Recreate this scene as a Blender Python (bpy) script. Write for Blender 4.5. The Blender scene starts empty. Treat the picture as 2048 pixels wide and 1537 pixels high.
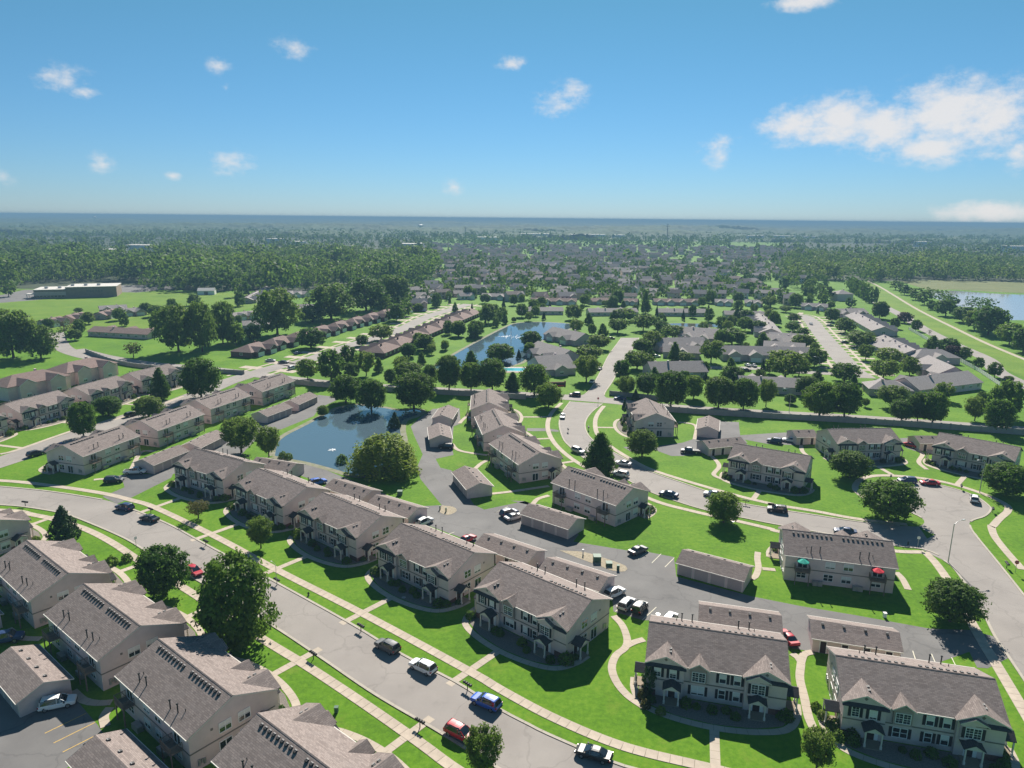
import bpy, math, random
import numpy as np
from mathutils import Matrix, Vector

R = math.radians
random.seed(7)
rng = np.random.default_rng(7)
SC = bpy.context.scene
COL = SC.collection

# ---------------------------------------------------------------- camera
cam_data = bpy.data.cameras.new('camera')
cam_data.sensor_width = 36.0
cam_data.lens = 36.0 * 1420 / 2048
cam_data.clip_start = 0.5
cam_data.clip_end = 60000
cam = bpy.data.objects.new('camera', cam_data)
COL.objects.link(cam)
cam.matrix_world = Matrix.Translation((0, 0, 68)) @ Matrix.Rotation(R(90 - 13.14), 4, 'X') @ Matrix.Rotation(R(0.56), 4, 'Z')
SC.camera = cam

# ---------------------------------------------------------------- world, sun, exposure
SUN_EL, SUN_AZ = 36.5, 7.0          # degrees; azimuth from +Y towards +X
world = bpy.data.worlds.new('World')
SC.world = world
world.use_nodes = True
sun_data = bpy.data.lights.new('sun', 'SUN')
sun_data.energy = 4.3
sun_data.angle = R(0.53)
sun_data.color = (1.0, 0.94, 0.85)
sun = bpy.data.objects.new('sun', sun_data)
COL.objects.link(sun)
_sd = Vector((math.sin(R(SUN_AZ)) * math.cos(R(SUN_EL)), math.cos(R(SUN_AZ)) * math.cos(R(SUN_EL)), math.sin(R(SUN_EL))))
sun.rotation_euler = _sd.to_track_quat('Z', 'Y').to_euler()
sun.location = (0, 0, 300)
vs = SC.view_settings
vs.view_transform = 'Standard'
vs.look = 'None'
vs.exposure = 1.15
vs.gamma = 1.0
vs.use_curve_mapping = False
SC.cycles.use_denoising = True
SC.cycles.max_bounces = 6
SC.cycles.diffuse_bounces = 2
SC.cycles.glossy_bounces = 2
SC.cycles.transmission_bounces = 2
SC.cycles.volume_bounces = 0
SC.cycles.transparent_max_bounces = 6
SC.cycles.caustics_reflective = False
SC.cycles.caustics_refractive = False

LAYOUT = {'street_a': ([(-166.55, 173.56), (-147.91, 172.98), (-130.59, 170.46), (-115.52, 167.36), (-99.9, 162.51), (-94.89, 159.89), (-85.77, 154.44), (-76.0, 147.82), (-66.76, 140.49),
               (-47.78, 125.58), (-27.87, 109.71), (-17.46, 100.81), (-7.95, 93.7), (-1.53, 87.94), (2.9, 84.6), (5.46, 82.77), (13.32, 77.96), (16.4, 76.65), (24.72, 73.36),
               (39.95, 69.24)],
              [(-155.51, 161.05), (-138.13, 160.55), (-122.26, 158.64), (-116.26, 157.73), (-106.49, 154.86), (-100.32, 152.01), (-83.97, 141.85), (-74.17, 134.3), (-61.73, 124.95),
               (-57.38, 121.73), (-40.78, 108.68), (-30.02, 99.67), (-19.77, 90.9), (-10.26, 83.73), (-3.67, 78.53), (4.49, 72.49), (16.04, 66.22), (31.04, 61.42)]),
 'street_b': ([(22.31, 262.78), (18.51, 247.88), (16.24, 232.74), (16.37, 216.18), (18.01, 207.31), (22.1, 194.63), (26.52, 186.22), (30.86, 180.1), (35.52, 171.29), (41.8, 164.22),
               (47.39, 159.39), (55.94, 154.55), (60.38, 152.12), (72.65, 146.2), (82.63, 141.48), (88.13, 139.85), (89.86, 137.06)],
              [(34.29, 259.94), (29.15, 248.27), (25.72, 236.67), (24.57, 226.12), (25.25, 216.47), (27.91, 207.62), (31.09, 201.46), (34.32, 194.35), (38.66, 185.97), (45.02, 178.3),
               (49.79, 172.67), (55.5, 166.44), (56.51, 164.4), (62.84, 161.27), (71.67, 157.63), (80.41, 153.98), (89.48, 151.76), (93.6, 151.3)]),
 'street_c': ([(87.21, 141.58), (88.79, 136.49), (89.79, 132.67), (87.42, 123.17), (84.9, 115.1), (82.0, 107.38), (80.35, 101.46), (78.14, 93.58), (75.13, 84.23)],
              [(108.53, 157.0), (105.31, 151.07), (103.6, 146.0), (100.2, 133.87), (96.43, 120.89), (92.0, 106.52), (86.79, 92.9)]),
 'bulb': [(93.6, 151.3), (96.13, 153.53), (97.06, 156.29), (96.38, 158.83), (95.08, 162.34), (94.83, 167.43), (96.36, 173.38), (98.96, 178.14), (101.87, 180.38), (104.97, 181.01),
          (114.16, 177.8), (118.4, 170.95), (118.0, 164.27), (116.38, 161.07), (112.55, 157.5), (108.27, 155.13), (105.47, 152.13), (104.86, 149.99), (103.19, 145.77), (95.18, 147.08)],
 'street_r3': ([(25.83, 270.94), (31.05, 279.66), (39.48, 313.47), (48.97, 355.95), (61.45, 403.38), (64.26, 413.82)],
               [(36.96, 267.89), (37.15, 276.2), (43.45, 298.82), (52.42, 333.84), (67.17, 384.55), (74.73, 414.44)]),
 'collector': [(-224.93, 359.13), (-197.03, 339.05), (-169.13, 324.6), (-142.42, 316.79), (-118.34, 307.17), (-80.83, 291.06), (-50.04, 283.28), (-31.19, 279.7), (-12.79, 276.21),
               (14.99, 270.75), (26.53, 268.03), (39.58, 263.88), (57.21, 256.38), (86.8, 249.75), (120.41, 243.62), (143.99, 238.1), (173.28, 230.68), (200.65, 222.58)],
 'street_d': [(-149.49, 170.12), (-143.33, 188.54), (-141.47, 194.92), (-137.39, 211.2), (-133.63, 227.54), (-129.4, 242.44), (-125.09, 255.54), (-121.73, 273.37), (-119.82, 287.58),
              (-116.72, 298.9), (-111.97, 312.72), (-106.11, 327.86), (-104.36, 326.59), (-98.09, 342.17), (-86.26, 383.73), (-69.79, 436.31), (-59.94, 497.36), (-47.55, 536.9),
              (-35.63, 574.1)],
 'street_upleft': [(-190.55, 330.69), (-212.57, 344.36), (-231.82, 361.5), (-251.54, 387.6), (-268.32, 412.38)],
 'street_r7': [(157.42, 309.67), (160.37, 328.75), (168.74, 358.17), (196.41, 453.31), (207.21, 487.89), (214.18, 520.62), (209.36, 527.21)],
 'street_loop': [(160.25, 312.81), (148.21, 318.45), (134.44, 320.99), (116.62, 328.36), (100.08, 328.58), (90.64, 332.21)],
 'levee_road': [(317.27, 621.94), (302.66, 572.19), (290.17, 526.15), (269.06, 460.62), (253.27, 400.87), (243.21, 357.83), (228.43, 326.97), (221.47, 299.51), (213.75, 267.95)],
 'levee_path': [(424.02, 861.22), (392.43, 762.6), (364.72, 683.69), (323.29, 565.76), (292.03, 464.81), (274.62, 406.25), (263.0, 358.83), (255.18, 326.53)],
 'levee_grass': [(420.83, 860.85), (410.28, 809.3), (371.08, 695.91), (328.51, 566.17), (290.35, 448.89), (271.84, 386.03), (257.74, 338.15), (231.86, 295.16), (232.13, 314.73),
                 (238.84, 351.1), (249.45, 394.57), (264.44, 452.41), (287.27, 525.94), (324.89, 637.28)],
 'walk_a_far': [(-161.04, 176.27), (-133.47, 174.54), (-118.02, 171.3), (-102.64, 166.71), (-92.58, 162.23), (-84.74, 157.91), (-63.73, 142.27), (-45.31, 127.38), (-25.69, 112.24),
                (-5.72, 96.06), (-1.34, 92.18), (6.12, 86.23), (15.09, 80.78), (25.27, 77.22), (33.67, 74.42)],
 'walk_a_near': [(-144.34, 156.44), (-118.34, 155.4), (-111.17, 153.25), (-104.85, 150.94), (-94.74, 146.01), (-84.81, 139.25), (-72.92, 129.7), (-60.67, 120.33), (-55.28, 116.08),
                 (-41.21, 104.78), (-31.26, 97.18), (-21.15, 88.96), (-11.83, 81.05), (-6.83, 76.59), (-0.35, 71.67)],
 'walk_b_near': [(18.8, 260.44), (14.79, 247.74), (12.65, 236.21), (12.08, 224.03), (13.31, 211.54), (16.16, 200.33), (20.05, 190.83), (25.86, 181.06), (35.18, 165.87), (43.52, 159.03),
                 (53.04, 153.21), (59.27, 149.08), (59.14, 148.61), (71.09, 142.67), (81.28, 138.89), (87.71, 138.46)],
 'walk_c': [(87.71, 138.46), (87.21, 133.75), (85.13, 125.46), (80.87, 112.18), (78.56, 104.79), (76.8, 98.66), (73.73, 88.47), (69.92, 75.75)],
 'walk_b_far': [(34.44, 256.72), (30.56, 244.38), (28.52, 233.17), (27.96, 219.7), (30.62, 207.71), (34.08, 198.21), (38.39, 188.92), (45.52, 180.5), (57.12, 169.37), (64.96, 163.41),
                (63.37, 163.83), (72.64, 160.0), (81.12, 155.49), (91.53, 152.45)],
 'walk_bulb': [(89.33, 168.25), (89.68, 173.72), (92.11, 178.49), (96.43, 183.0), (102.57, 184.87), (110.35, 183.61), (116.37, 180.23), (120.21, 175.03), (122.39, 169.58), (122.6, 164.38),
               (120.3, 160.72), (115.4, 156.3), (110.65, 151.7), (110.73, 152.14), (107.84, 146.54), (105.35, 138.84), (103.29, 131.1)],
 'walk_d': [(-136.86, 179.35), (-134.06, 188.81), (-136.85, 179.35)],
 'walk_d_far': [(-148.14, 195.37), (-145.82, 199.45), (-141.58, 218.08), (-137.47, 227.41), (-133.53, 236.55), (-129.12, 252.61), (-126.58, 264.85)],
 'walk_d_near': [(-137.63, 180.46), (-134.45, 190.66)],
 'levee_fence': [(256.95, 457.18), (244.81, 414.04), (226.34, 355.26), (218.13, 324.86), (208.63, 296.22)],
 'lots': [[(-100.94, 164.36), (-98.94, 170.79), (-101.23, 174.35), (-107.11, 176.33), (-103.81, 180.27), (-97.01, 180.46), (-94.96, 196.98), (-88.47, 209.78), (-85.2, 220.77),
           (-86.35, 227.44), (-80.22, 247.23), (-75.53, 269.24), (-67.59, 266.05), (-66.67, 261.1), (-70.02, 249.65), (-69.2, 238.87), (-75.99, 221.08), (-79.68, 210.06), (-78.82, 196.15),
           (-91.16, 180.63), (-90.27, 177.88), (-93.77, 163.13), (-94.89, 159.89)],
          [(-64.27, 194.0), (-59.76, 190.11), (-52.55, 186.33), (-46.34, 180.75), (-35.93, 171.95), (-30.05, 166.17), (-21.99, 160.35), (-16.75, 161.11), (-24.14, 178.59), (-26.32, 187.68),
           (-26.1, 199.06), (-31.25, 217.75), (-33.66, 227.53), (-31.75, 240.21), (-28.73, 250.17), (-19.21, 251.55), (-17.23, 231.58), (-19.42, 228.02), (-18.07, 206.19), (-17.0, 198.66),
           (-21.87, 194.99), (-19.77, 187.63), (-16.53, 185.59), (-8.95, 161.57), (-6.34, 158.69), (3.49, 164.18), (-0.09, 164.42), (9.55, 158.72), (15.06, 145.35), (13.61, 141.83),
           (25.06, 137.77), (27.31, 137.98), (33.86, 135.1), (32.56, 126.83), (44.91, 119.61), (52.64, 116.4), (61.24, 113.52), (72.23, 109.41), (78.68, 109.15), (81.9, 107.22),
           (80.63, 101.46), (74.99, 98.41), (73.47, 98.61), (74.85, 102.79), (65.17, 98.48), (50.73, 101.92), (46.17, 103.28), (40.75, 107.71), (34.75, 110.82), (25.72, 111.21),
           (23.27, 111.16), (18.47, 113.9), (19.06, 120.58), (9.96, 126.38), (-2.17, 136.55), (-19.55, 150.07), (-28.82, 157.79), (-29.71, 157.95), (-47.7, 173.69), (-57.48, 181.0)],
          [(34.23, 207.82), (44.77, 208.87), (53.82, 212.82), (59.14, 217.57), (61.24, 224.03), (71.74, 237.38), (78.65, 236.71), (74.35, 221.22), (86.7, 224.05), (91.99, 225.05),
           (101.03, 227.01), (95.72, 214.15), (90.78, 211.03), (80.23, 212.17), (74.28, 216.51), (74.24, 213.47), (54.68, 201.49), (50.79, 199.77), (47.3, 199.66), (43.4, 205.27),
           (35.81, 203.65)],
          [(125.47, 219.71), (130.73, 220.67), (123.28, 206.32), (122.05, 209.83)],
          [(-74.25, 90.49), (-67.69, 89.42), (-61.99, 88.74), (-56.15, 83.77), (-54.07, 81.78), (-53.73, 79.53), (-55.65, 75.96), (-60.79, 71.38), (-69.07, 71.28), (-87.54, 94.35)],
          [(-442.67, 598.49), (-437.41, 609.02), (-446.79, 651.79), (-425.53, 659.82), (-383.05, 594.14), (-380.43, 580.22), (-399.52, 552.2), (-405.87, 547.5)],
          [(-389.06, 701.44), (-346.94, 705.91), (-320.2, 682.72), (-326.63, 663.76), (-336.46, 637.64), (-353.58, 638.2)],
          [(5.14, 226.81), (11.73, 227.03), (15.51, 224.98), (15.39, 222.99), (11.58, 223.69), (5.08, 223.47)]],
 'lawn_islands': [],
 'gravel': [[(10.32, 137.62), (15.4, 136.92), (19.47, 134.26), (23.27, 130.94), (22.76, 128.75), (20.2, 129.06), (17.67, 131.2), (14.06, 134.14)],
            [(-16.73, 160.93), (-13.82, 160.1), (-12.91, 157.49), (-14.8, 155.3), (-17.08, 157.39)]],
 'pond': [(-68.87, 196.45), (-71.7, 208.11), (-71.58, 216.12), (-69.4, 224.62), (-66.33, 236.73), (-64.16, 246.43), (-62.06, 250.97), (-57.42, 254.29), (-51.62, 252.41), (-46.44, 250.53),
          (-39.96, 246.72), (-34.98, 248.92), (-32.48, 246.0), (-34.31, 240.12), (-37.36, 234.82), (-36.69, 224.05), (-33.61, 208.58), (-31.56, 192.43), (-33.25, 185.12), (-37.41, 181.56),
          (-42.09, 181.2), (-48.72, 185.62), (-58.05, 191.4), (-64.27, 194.0)],
 'pond_two': [(-36.66, 321.81), (-32.97, 340.4), (-25.24, 372.9), (-17.24, 403.9), (-5.72, 445.58), (3.26, 469.26), (21.82, 475.2), (41.17, 464.96), (36.66, 449.37), (24.67, 422.68),
              (16.33, 400.71), (9.93, 371.85), (6.3, 344.26), (-1.03, 329.26), (-14.89, 321.72), (-27.29, 317.81)],
 'pond_three': [(103.18, 473.71), (113.96, 476.77), (130.22, 474.37), (141.71, 470.55), (139.07, 461.42), (122.14, 459.22), (107.1, 464.86)],
 'lake': [(418.85, 718.74), (450.64, 730.73), (471.58, 707.83), (499.18, 696.2), (562.05, 690.51), (449.92, 504.51), (383.73, 487.87), (367.66, 508.33), (354.09, 510.61), (370.38, 546.38),
          (381.24, 578.39), (370.61, 594.46), (382.47, 632.37), (391.76, 663.98)],
 'reeds': [(457.38, 847.53), (505.56, 867.07), (571.22, 851.81), (663.82, 836.97), (576.02, 708.09), (509.86, 711.46), (482.71, 724.94), (459.04, 744.67), (427.21, 732.3)],
 'apts': {'L1': (-83.62, 117.49, 141.2),
          'L2': (-63.24, 101.56, 141.9),
          'L3': (-43.29, 85.9, 141.4),
          'M1': (-75.39, 174.03, -31.0),
          'M2': (-54.25, 158.35, -38.4),
          'M3': (-34.4, 142.87, -39.2),
          'M4': (-14.35, 126.77, -39.5),
          'M5': (5.69, 110.58, -40.0),
          'M6': (31.11, 95.53, -14.3),
          'M7': (56.1, 87.2, -14.7),
          'C4': (21.23, 160.73, 134.5),
          'C3': (3.52, 187.39, 114.9),
          'C2': (-4.08, 212.82, 100.0),
          'D1': (46.23, 228.29, -90.6),
          'E1': (70.34, 182.73, -31.2),
          'E2': (103.64, 203.56, 4.9),
          'E3': (133.15, 193.65, -43.2),
          'F1': (64.11, 129.44, 165.0),
          'N1': (-116.9, 189.98, -106.3),
          'N2': (-108.45, 214.06, -107.7),
          'N3': (-102.58, 239.1, -110.0),
          'N4': (-94.02, 263.41, -109.0),
          'O3': (-153.74, 255.46, 76.6),
          'O4': (-145.93, 279.0, 68.8)},
 'garages': {'n1': (-97.28, 187.6, 71.8, 11.3),
             'n2': (-91.87, 202.39, 78.6, 13.5),
             'n3': (-82.84, 236.48, 68.5, 12.6),
             'n4': (-77.64, 252.15, 75.0, 13.8),
             'm1': (-63.34, 181.63, -21.7, 14.4),
             'm2': (-39.08, 164.55, -34.0, 15.8),
             'm3': (-26.53, 154.31, -33.6, 15.9),
             'm4': (-0.11, 133.38, -35.6, 14.7),
             'm5': (12.6, 123.02, -34.2, 14.3),
             'm6': (38.89, 108.36, -14.6, 13.3),
             'm7': (56.14, 103.88, -16.1, 13.8),
             'f1': (40.0, 127.14, -32.4, 13.6),
             'g1': (9.45, 149.44, -37.7, 13.4),
             'h1': (-10.03, 172.47, -69.0, 12.7),
             'i1': (-22.44, 212.5, -81.2, 12.9),
             'j1': (-22.77, 234.88, -94.9, 12.1),
             'k1': (64.65, 224.47, -106.8, 11.3),
             'l1': (63.4, 204.92, 18.1, 14.6),
             'e2': (91.87, 215.23, 5.8, 7.2),
             'e3': (127.78, 210.12, 1.8, 6.9),
             'o1': (-70.54, 91.62, -38.6, 12.8),
             'o2': (-48.65, 74.47, -37.9, 9.0)},
 'houses': {'P2': (-181.6, 292.8, 70.5, 20.0),
            'P1': (-187.2, 267.8, 66.3, 16.2),
            'ranch_lawn': (-222.3, 402.4, -13.7, 39.8),
            'hl1': (-274.1, 476.3, 89.5, 13.3),
            'hl2': (-285.4, 505.3, 33.2, 7.8),
            'hl3': (-264.8, 490.6, 46.4, 10.5),
            'hl4': (-287.4, 438.4, 84.9, 17.2),
            'hl5': (-285.3, 459.4, 89.7, 18.7),
            'hl6': (-219.4, 610.5, 99.7, 95.7),
            'hl7': (-218.9, 705.1, 6.4, 21.6),
            'hl8': (-187.0, 618.2, -11.2, 18.8),
            'hl9': (-182.5, 476.6, 54.4, 8.6),
            'hl10': (-158.6, 437.5, 24.1, 8.1),
            'hl11': (-154.3, 521.8, 4.7, 6.3),
            'hl12': (-72.3, 585.4, 5.2, 20.4),
            'hl13': (-67.5, 638.4, 5.7, 8.9),
            'hl14': (-89.9, 672.2, 6.0, 9.3),
            'back0': (20.9, 518.5, 4.6, 31.3),
            'back1': (72.3, 516.3, 8.0, 36.5),
            'back2': (123.0, 517.7, -0.4, 34.6),
            'back3': (169.7, 506.9, -6.7, 36.4),
            'front0': (33.4, 581.2, -2.2, 36.7),
            'front1': (72.4, 586.1, 21.7, 19.8),
            'front2': (96.9, 583.6, -15.3, 10.7),
            'front3': (134.2, 585.0, -0.6, 37.4),
            'front4': (-14.4, 612.4, -12.0, 24.3),
            'front5': (173.4, 584.8, -10.4, 13.9),
            'front6': (197.5, 582.3, -17.9, 14.1),
            'front7': (238.4, 561.1, -22.1, 18.7),
            'va': (126.6, 351.9, -4.3, 38.2),
            'vb': (105.8, 284.4, -10.0, 19.0),
            'vc': (152.3, 280.7, -12.9, 12.0),
            'vd': (176.8, 289.1, 23.7, 34.8),
            've': (193.4, 314.5, -98.2, 28.6),
            'vf': (209.3, 349.5, -1.2, 10.9),
            'vg': (201.1, 368.2, -93.1, 37.6),
            'vh': (150.8, 392.7, -44.7, 16.9),
            'vi': (32.0, 399.8, -54.1, 25.1),
            'vj': (20.4, 346.1, -60.6, 26.9),
            'vk': (17.8, 317.8, 20.0, 11.6),
            'vl': (89.3, 376.8, 9.6, 21.6),
            'vm': (86.4, 357.6, -12.2, 16.0),
            'vn': (72.8, 311.3, 7.9, 18.4),
            'vo': (107.1, 405.6, -26.9, 15.9),
            'vp': (162.0, 454.1, -103.1, 73.7),
            'vq': (156.4, 402.0, -18.3, 12.1),
            'vr': (143.9, 371.1, -20.7, 14.3),
            'vs': (234.9, 466.2, -102.6, 73.6),
            'vt': (206.6, 375.1, -100.0, 47.9),
            'vu': (245.9, 521.8, 12.2, 27.2),
            'vv': (246.5, 520.0, 4.4, 21.0),
            'vw': (111.1, 419.1, -20.2, 18.1),
            'vx': (90.5, 377.8, -2.6, 19.3),
            'big': (291.5, 632.1, 5.6, 12.8),
            'rowx': (254.8, 831.8, -5.3, 17.0)},
 'rows': {'re_left': (-133.62, 342.97, -79.32, 521.93), 're_right': (-68.96, 344.78, -27.92, 507.4), 'r7_left': (156.37, 419.64, 174.7, 495.14)},
 'trees': [(-44.35, 103.03, 10.9, 15.3, 'oval'), (-63.42, 117.79, 8.7, 9.4, 'round'), (-95.76, 140.85, 6.0, 7.6, 'cone'), (-3.17, 75.73, 4.4, 6.3, 'locust'),
           (39.35, 77.2, 4.1, 5.4, 'locust'), (77.11, 111.82, 9.0, 7.3, 'round'), (49.23, 152.75, 7.3, 7.1, 'round'), (88.64, 155.65, 12.0, 9.1, 'round'), (92.23, 182.85, 9.9, 7.3, 'round'),
           (127.25, 171.53, 10.8, 8.2, 'round'), (24.28, 183.29, 9.3, 11.9, 'cone2'), (38.47, 198.74, 8.4, 8.0, 'round'), (13.59, 254.02, 9.3, 9.0, 'round'),
           (-71.93, 152.12, 4.8, 4.2, 'sparse'), (-52.38, 137.27, 4.8, 6.9, 'locust'), (-34.51, 183.6, 20.2, 12.9, 'willow'), (-79.45, 198.82, 10.5, 10.5, 'locust'),
           (-70.24, 195.5, 6.4, 9.0, 'locust'), (-62.21, 257.68, 11.3, 10.4, 'round'), (-50.51, 246.74, 10.3, 11.5, 'round'), (-35.65, 250.05, 14.2, 13.1, 'round'),
           (-38.74, 226.41, 4.7, 5.2, 'spruce'), (-118.41, 262.29, 13.4, 15.4, 'round'), (-132.84, 260.19, 7.2, 12.1, 'cone2'), (-133.45, 211.74, 7.8, 11.2, 'round'),
           (-139.76, 236.87, 9.2, 6.7, 'round'), (-124.72, 234.88, 9.3, 7.3, 'round'), (-87.35, 295.9, 8.8, 8.7, 'round'), (-76.6, 293.01, 10.6, 13.4, 'round'),
           (-72.62, 308.33, 8.5, 12.6, 'round'), (-63.97, 304.2, 7.7, 10.8, 'locust'), (-69.05, 298.14, 6.9, 7.1, 'round'), (-50.47, 287.08, 4.6, 6.8, 'round'),
           (-44.2, 296.39, 11.9, 7.7, 'round'), (-33.96, 286.45, 6.7, 8.9, 'round'), (-25.43, 279.33, 10.1, 14.1, 'round'), (-16.5, 278.7, 8.9, 11.3, 'round'),
           (-7.96, 280.06, 11.3, 12.9, 'round'), (0.37, 278.9, 6.5, 7.8, 'cone2'), (-6.08, 337.35, 12.8, 8.8, 'round'), (-51.46, 346.91, 7.3, 7.1, 'round'),
           (-45.67, 365.24, 9.2, 8.6, 'round'), (-35.46, 366.63, 3.8, 5.3, 'round'), (3.36, 347.04, 2.6, 4.6, 'spruce'), (-59.95, 312.0, 4.6, 6.8, 'cone2'),
           (-65.9, 238.98, 3.8, 3.8, 'round'), (8.86, 272.16, 11.0, 12.3, 'round'), (9.97, 381.38, 10.4, 8.5, 'round'), (8.63, 355.85, 6.0, 6.1, 'round'),
           (46.28, 374.48, 11.0, 8.0, 'locust'), (31.96, 297.75, 10.1, 11.1, 'locust'), (37.63, 340.23, 12.9, 8.0, 'locust'), (47.48, 300.42, 7.0, 8.8, 'round'),
           (58.13, 323.93, 12.3, 8.7, 'locust'), (68.12, 367.12, 9.2, 7.1, 'round'), (75.21, 376.05, 10.2, 10.0, 'locust'), (80.41, 346.04, 6.5, 9.3, 'cone2'),
           (84.32, 342.55, 8.6, 4.8, 'locust'), (97.32, 341.37, 10.8, 11.3, 'locust'), (45.08, 272.42, 7.0, 7.9, 'locust'), (47.7, 265.57, 3.4, 4.5, 'spruce'),
           (54.05, 273.98, 9.3, 8.8, 'round'), (58.88, 254.48, 12.0, 13.7, 'round'), (70.82, 268.76, 7.4, 9.2, 'round'), (83.22, 298.58, 2.5, 4.4, 'spruce'),
           (76.72, 255.15, 10.9, 11.8, 'round'), (95.23, 299.67, 9.5, 6.8, 'round'), (85.43, 253.4, 9.7, 11.7, 'round'), (95.39, 257.96, 6.1, 10.5, 'locust'),
           (41.51, 252.79, 2.4, 3.4, 'spruce'), (106.26, 262.7, 4.2, 3.8, 'round'), (118.07, 275.35, 8.8, 8.0, 'round'), (110.0, 244.93, 11.5, 12.5, 'round'),
           (119.06, 245.25, 10.5, 12.3, 'round'), (141.28, 286.24, 4.2, 6.7, 'cone2'), (143.14, 258.27, 10.5, 8.1, 'locust'), (136.84, 240.21, 7.7, 7.6, 'round'),
           (142.61, 240.42, 7.2, 10.2, 'round'), (145.73, 236.87, 9.1, 11.1, 'round'), (169.53, 270.33, 6.9, 7.2, 'locust'), (163.15, 241.14, 6.7, 8.7, 'locust'),
           (162.69, 228.74, 8.8, 10.8, 'round'), (176.87, 245.4, 10.5, 13.6, 'round'), (181.88, 266.28, 4.0, 4.5, 'round'), (133.28, 258.97, 2.8, 3.3, 'locust'),
           (120.94, 307.45, 16.2, 12.4, 'locust'), (144.93, 334.13, 9.1, 8.8, 'round'), (145.1, 302.69, 11.5, 8.0, 'round'), (165.01, 308.52, 11.7, 8.7, 'locust'),
           (180.91, 316.19, 8.0, 8.3, 'round'), (184.51, 342.04, 12.9, 7.7, 'locust'), (178.2, 352.07, 7.4, 8.1, 'locust'), (193.73, 390.18, 13.9, 8.1, 'locust'),
           (157.81, 381.86, 11.2, 7.9, 'locust'), (137.39, 385.24, 8.1, 8.3, 'cone2'), (93.34, 291.33, 8.6, 8.2, 'round'), (227.82, 379.91, 8.7, 8.5, 'cone2'),
           (231.59, 371.56, 10.9, 8.3, 'round'), (230.19, 355.45, 6.0, 6.5, 'round'), (227.67, 361.18, 7.6, 6.2, 'purple'), (222.57, 332.36, 4.9, 5.6, 'round'),
           (218.08, 313.88, 6.0, 6.8, 'round'), (219.71, 306.53, 4.5, 2.0, 'round'), (-239.87, 334.97, 19.8, 23.0, 'big'), (-227.06, 335.62, 13.3, 15.9, 'big'),
           (-270.17, 371.41, 13.3, 18.7, 'big'), (-246.33, 386.67, 10.4, 10.8, 'bare'), (-184.9, 340.3, 8.5, 7.3, 'sparse'), (-170.48, 356.76, 19.2, 24.1, 'big'),
           (-158.61, 357.4, 12.8, 25.4, 'big'), (-156.95, 379.74, 12.9, 22.8, 'big'), (-422.63, 595.41, 11.5, 13.1, 'round'), (-249.57, 518.98, 6.9, 8.6, 'oval'),
           (-246.41, 548.41, 9.7, 8.3, 'round'), (-244.35, 484.02, 11.1, 7.8, 'round'), (-257.3, 496.09, 7.9, 8.0, 'round'), (-243.03, 440.6, 5.5, 8.3, 'oval'),
           (-259.15, 464.63, 8.2, 7.9, 'round'), (-219.98, 434.29, 6.9, 8.6, 'round'), (-269.03, 446.94, 7.9, 7.6, 'round'), (-250.16, 405.88, 6.5, 8.8, 'round'),
           (-280.64, 425.32, 6.8, 6.5, 'round'), (-241.66, 386.95, 7.6, 6.0, 'round'), (-236.69, 612.3, 9.7, 15.0, 'round'), (-229.92, 612.92, 8.6, 12.9, 'round'),
           (-210.09, 545.73, 7.7, 10.8, 'oval'), (-148.53, 376.32, 9.4, 11.2, 'round'), (-176.16, 453.19, 4.8, 5.7, 'round'), (-307.69, 501.11, 8.9, 3.3, 'round'),
           (-138.13, 412.73, 24.2, 26.8, 'big'), (-123.4, 480.16, 28.9, 23.7, 'big'), (-108.6, 524.76, 28.7, 24.0, 'big'), (-94.14, 560.85, 22.7, 23.6, 'big'),
           (-106.72, 371.05, 14.6, 10.4, 'round'), (-74.23, 396.71, 13.4, 9.0, 'locust'), (-78.03, 473.06, 11.7, 11.5, 'round'), (-81.33, 378.14, 6.8, 5.9, 'round'),
           (-59.69, 553.06, 7.8, 11.0, 'oval'), (-69.87, 526.27, 6.5, 5.8, 'round'), (-42.73, 524.0, 4.6, 7.3, 'cone2'), (-52.31, 350.37, 7.5, 6.5, 'round'),
           (-46.41, 368.8, 9.6, 7.7, 'round'), (-31.65, 413.7, 8.5, 8.7, 'round'), (-22.1, 414.28, 8.1, 9.1, 'round'), (-35.65, 370.11, 4.0, 4.9, 'round'),
           (-194.5, 674.5, 7.7, 10.9, 'oval'), (-90.73, 639.15, 8.4, 8.7, 'round'), (-57.58, 626.53, 8.3, 9.6, 'round'), (-38.88, 618.14, 8.2, 10.5, 'round'),
           (-131.88, 464.68, 16.5, 10.8, 'round'), (-154.23, 385.87, 10.3, 11.2, 'round'), (-144.19, 390.55, 9.1, 8.5, 'round'), (-190.12, 472.43, 8.4, 10.1, 'round'),
           (-39.19, 623.11, 8.2, 10.6, 'oval'), (-33.74, 613.67, 3.8, 7.8, 'cone2'), (-16.24, 467.94, 11.6, 12.7, 'round'), (-9.27, 471.9, 4.2, 6.9, 'round'),
           (-5.02, 466.41, 4.1, 7.7, 'cone2'), (0.77, 475.53, 3.4, 3.2, 'round'), (-32.01, 413.68, 8.5, 8.7, 'round'), (-21.0, 414.34, 9.6, 9.1, 'round'),
           (10.15, 375.58, 10.1, 9.2, 'round'), (8.7, 355.2, 5.7, 6.6, 'round'), (3.23, 346.67, 3.1, 4.9, 'spruce'), (-6.03, 343.64, 12.3, 7.9, 'round'), (16.4, 504.88, 6.2, 7.4, 'round'),
           (21.43, 486.03, 3.4, 5.8, 'spruce'), (41.87, 488.7, 11.2, 10.4, 'round'), (77.39, 486.25, 14.6, 8.5, 'round'), (82.0, 441.9, 13.3, 10.5, 'locust'),
           (64.55, 432.33, 11.5, 8.9, 'locust'), (53.51, 417.46, 6.7, 7.9, 'cone2'), (47.76, 422.68, 5.3, 6.7, 'round'), (46.4, 375.68, 10.7, 7.5, 'locust'),
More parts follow.
